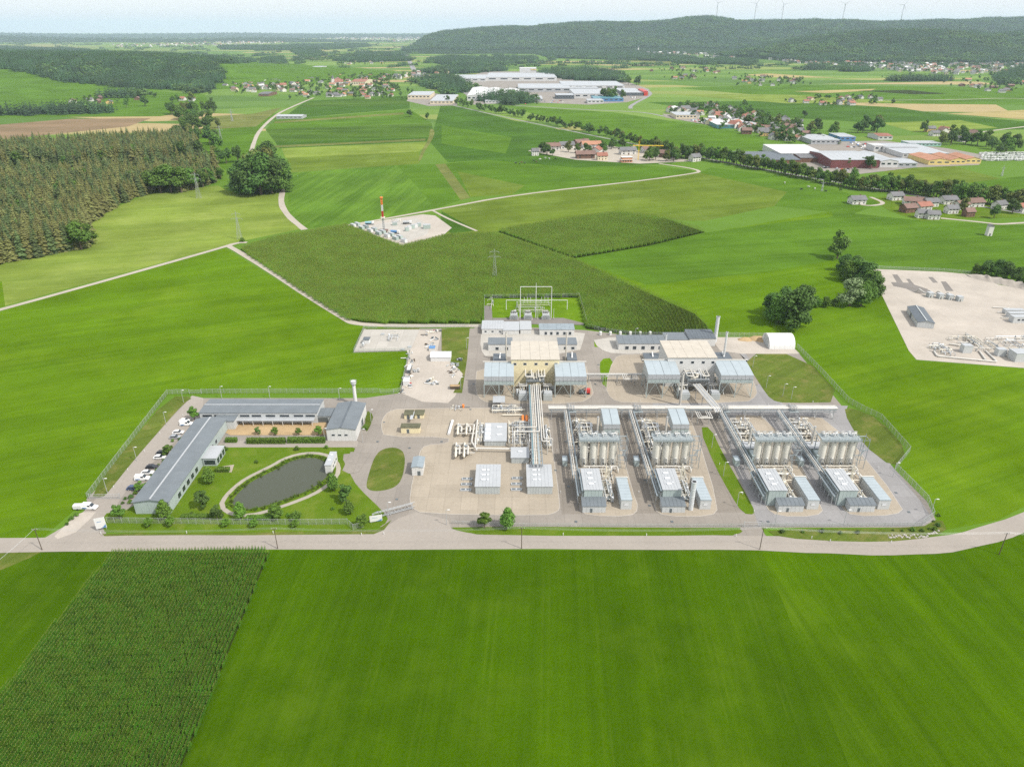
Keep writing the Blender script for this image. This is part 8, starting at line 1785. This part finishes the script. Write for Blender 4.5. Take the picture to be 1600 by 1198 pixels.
for m_ in ('paint_white', 'paint_silver', 'paint_black', 'red_paint', 'blue_paint'):
    cb = MB(); cb.extr([(-2.1, .3), (2.1, .3), (2.1, .8), (1.1, .95), (.5, 1.45), (-1.4, 1.45), (-2.0, .95)], 'y', -.88, .88); me = bpy.data.meshes.new('parked_car'); me.from_pydata(cb.v, [], cb.f); me.materials.append(MAT[m_]); fm.append(me)
for (px, n, wh) in [([(1080, 186), (1175, 200), (1175, 205), (1080, 190)], 60, 'at the glazed hall'), ([(1322, 222), (1362, 224), (1360, 234), (1325, 234)], 28, 'in the works yard'), ([(775, 160), (830, 156), (880, 158), (880, 162), (800, 164)], 34, 'before the three ridge roofed halls'), ([(980, 150), (1010, 152), (990, 156)], 10, 'at the dark showroom'), ([(1290, 256), (1345, 266), (1340, 270), (1285, 264)], 16, 'in the timber yard')]:
    P = gp(px); xs = [a[0] for a in P]; ys = [a[1] for a in P]; c = 0
    while c < n:
        x, y = rr.uniform(min(xs), max(xs)), rr.uniform(min(ys), max(ys))
        if not inside(P, x, y): continue
        c += 1; k = rr.choice((0, 0, 1, 1, 2, 3, 4)); o = bpy.data.objects.new('parked_car', fm[k]); COL.objects.link(o); o.location = (x, y, .1); o.rotation_euler = (0, 0, rr.choice((0, 1.57)) + rr.uniform(-.1, .1)); tag(o, '%s car on the parking ground %s' % (('white', 'silver', 'black', 'red', 'blue')[k], wh), 'car', 'cars parked ' + wh)
# ---- wind turbines on the ridge
for (px, yh, ph, lb) in [(1122, 5, .3, 'wind turbine nearest the bald summit of the long ridge'), (1182, 6, .9, 'second wind turbine from the bald summit'), (1225, 7, .2, 'middle wind turbine on the long ridge'), (1321, 7, .6, 'wind turbine above the nearer hill crest'), (1413, 8, 1.0, 'outermost wind turbine on the long ridge')]:
    Y = 8100.; z1 = HT(Y, yh); x = XA(px, Y, z1); z0 = float(hill_back(np.array([x]), np.array([Y]))[0]) - 5; e = thing('wind_turbine', lb, 'wind turbine', (x, Y, z0), 'wind turbines')
    MB().cyl((x, Y, z0), (x, Y, z1), 4.0, 10, 2.4).build('tower', 'wall_pale', e, True); MB().box(x - 2.5, x + 2.5, Y - 5, Y + 7, z1 - 2.5, z1 + 3).build('nacelle', 'wall_pale', e)
    for k in range(3): a = ph + k * 2.094; q = MB(); L = 62; c_, s_ = cos(a), sin(a); q.hexa([(x - s_ * 2.4, Y - 7, z1 + c_ * 2.4), (x + s_ * 2.4, Y - 7, z1 - c_ * 2.4), (x + s_ * 2.4, Y - 5.6, z1 - c_ * 2.4), (x - s_ * 2.4, Y - 5.6, z1 + c_ * 2.4), (x + c_ * L - s_ * .6, Y - 6.6, z1 + s_ * L + c_ * .6), (x + c_ * L + s_ * .6, Y - 6.6, z1 + s_ * L - c_ * .6), (x + c_ * L + s_ * .6, Y - 6.2, z1 + s_ * L - c_ * .6), (x + c_ * L - s_ * .6, Y - 6.2, z1 + s_ * L + c_ * .6)]); q.build('blade', 'wall_pale', e)
# grazing cattle as small animals on the meadow by the hamlet: far off, four legs and a head each
cw = MB(); cw.hexa([(-.95, -.3, .75), (.75, -.32, .7), (.75, .32, .7), (-.95, .3, .75), (-.95, -.28, 1.4), (.8, -.3, 1.42), (.8, .3, 1.42), (-.95, .28, 1.4)]); cw.hexa([(.75, -.16, 1.0), (1.45, -.13, .55), (1.45, .13, .55), (.75, .16, 1.0), (.75, -.16, 1.4), (1.5, -.13, .9), (1.5, .13, .9), (.75, .16, 1.4)])
for x in (-.8, .6):
    for y in (-.22, .22): cw.cyl((x, y, 0), (x, y, .8), .08, 6, .14)
cws = []
for m_ in ('timber', 'paint_black', 'plaster_white'): me = bpy.data.meshes.new('cow'); me.from_pydata(cw.v, [], cw.f); me.materials.append(MAT[m_]); cws.append(me)
for (x, y, k) in [(806, 256, 1), (812, 257, 1), (815, 255, 0), (820, 256, 1), (834, 252, 1), (838, 254, 0), (844, 250, 2), (852, 248, 2), (858, 249, 2), (868, 249, 1), (1252, 297, 1), (1263, 293, 2), (1273, 296, 2), (1290, 300, 1), (1313, 298, 1), (1226, 287, 2)]:
    p = G(x, y); o = bpy.data.objects.new('cow', cws[k]); COL.objects.link(o); o.location = p; o.rotation_euler = (0, 0, rr.random() * 6.28); o.scale = (1.25, 1.25, 1.25); tag(o, ('brown', 'black', 'white')[k] + ' cow grazing on the ' + ('hamlet meadow' if x < 900 else 'meadow along the country road'), 'cow', 'grazing cattle')
# ------------------------------------------------------------------ the air between here and the hills
hm = bpy.data.materials.new('haze'); hm.use_nodes = True; ht = hm.node_tree; ht.nodes.clear()
pv = ht.nodes.new('ShaderNodeVolumePrincipled'); pv.inputs['Color'].default_value = (.66, .82, 1.0, 1)
pv.inputs['Density'].default_value = 0.00004; pv.inputs['Anisotropy'].default_value = 0.0
oo = ht.nodes.new('ShaderNodeOutputMaterial'); ht.links.new(pv.outputs[0], oo.inputs['Volume'])
MAT['haze'] = hm
mb = MB(); mb.box(-31000, 31000, -700, 43000, -12, 540)
hz = mb.build('haze', 'haze', loc=(0, 0, 0)); hz['kind'] = 'stuff'; hz['label'] = 'pale blue summer haze over the valley'; hz['category'] = 'haze'
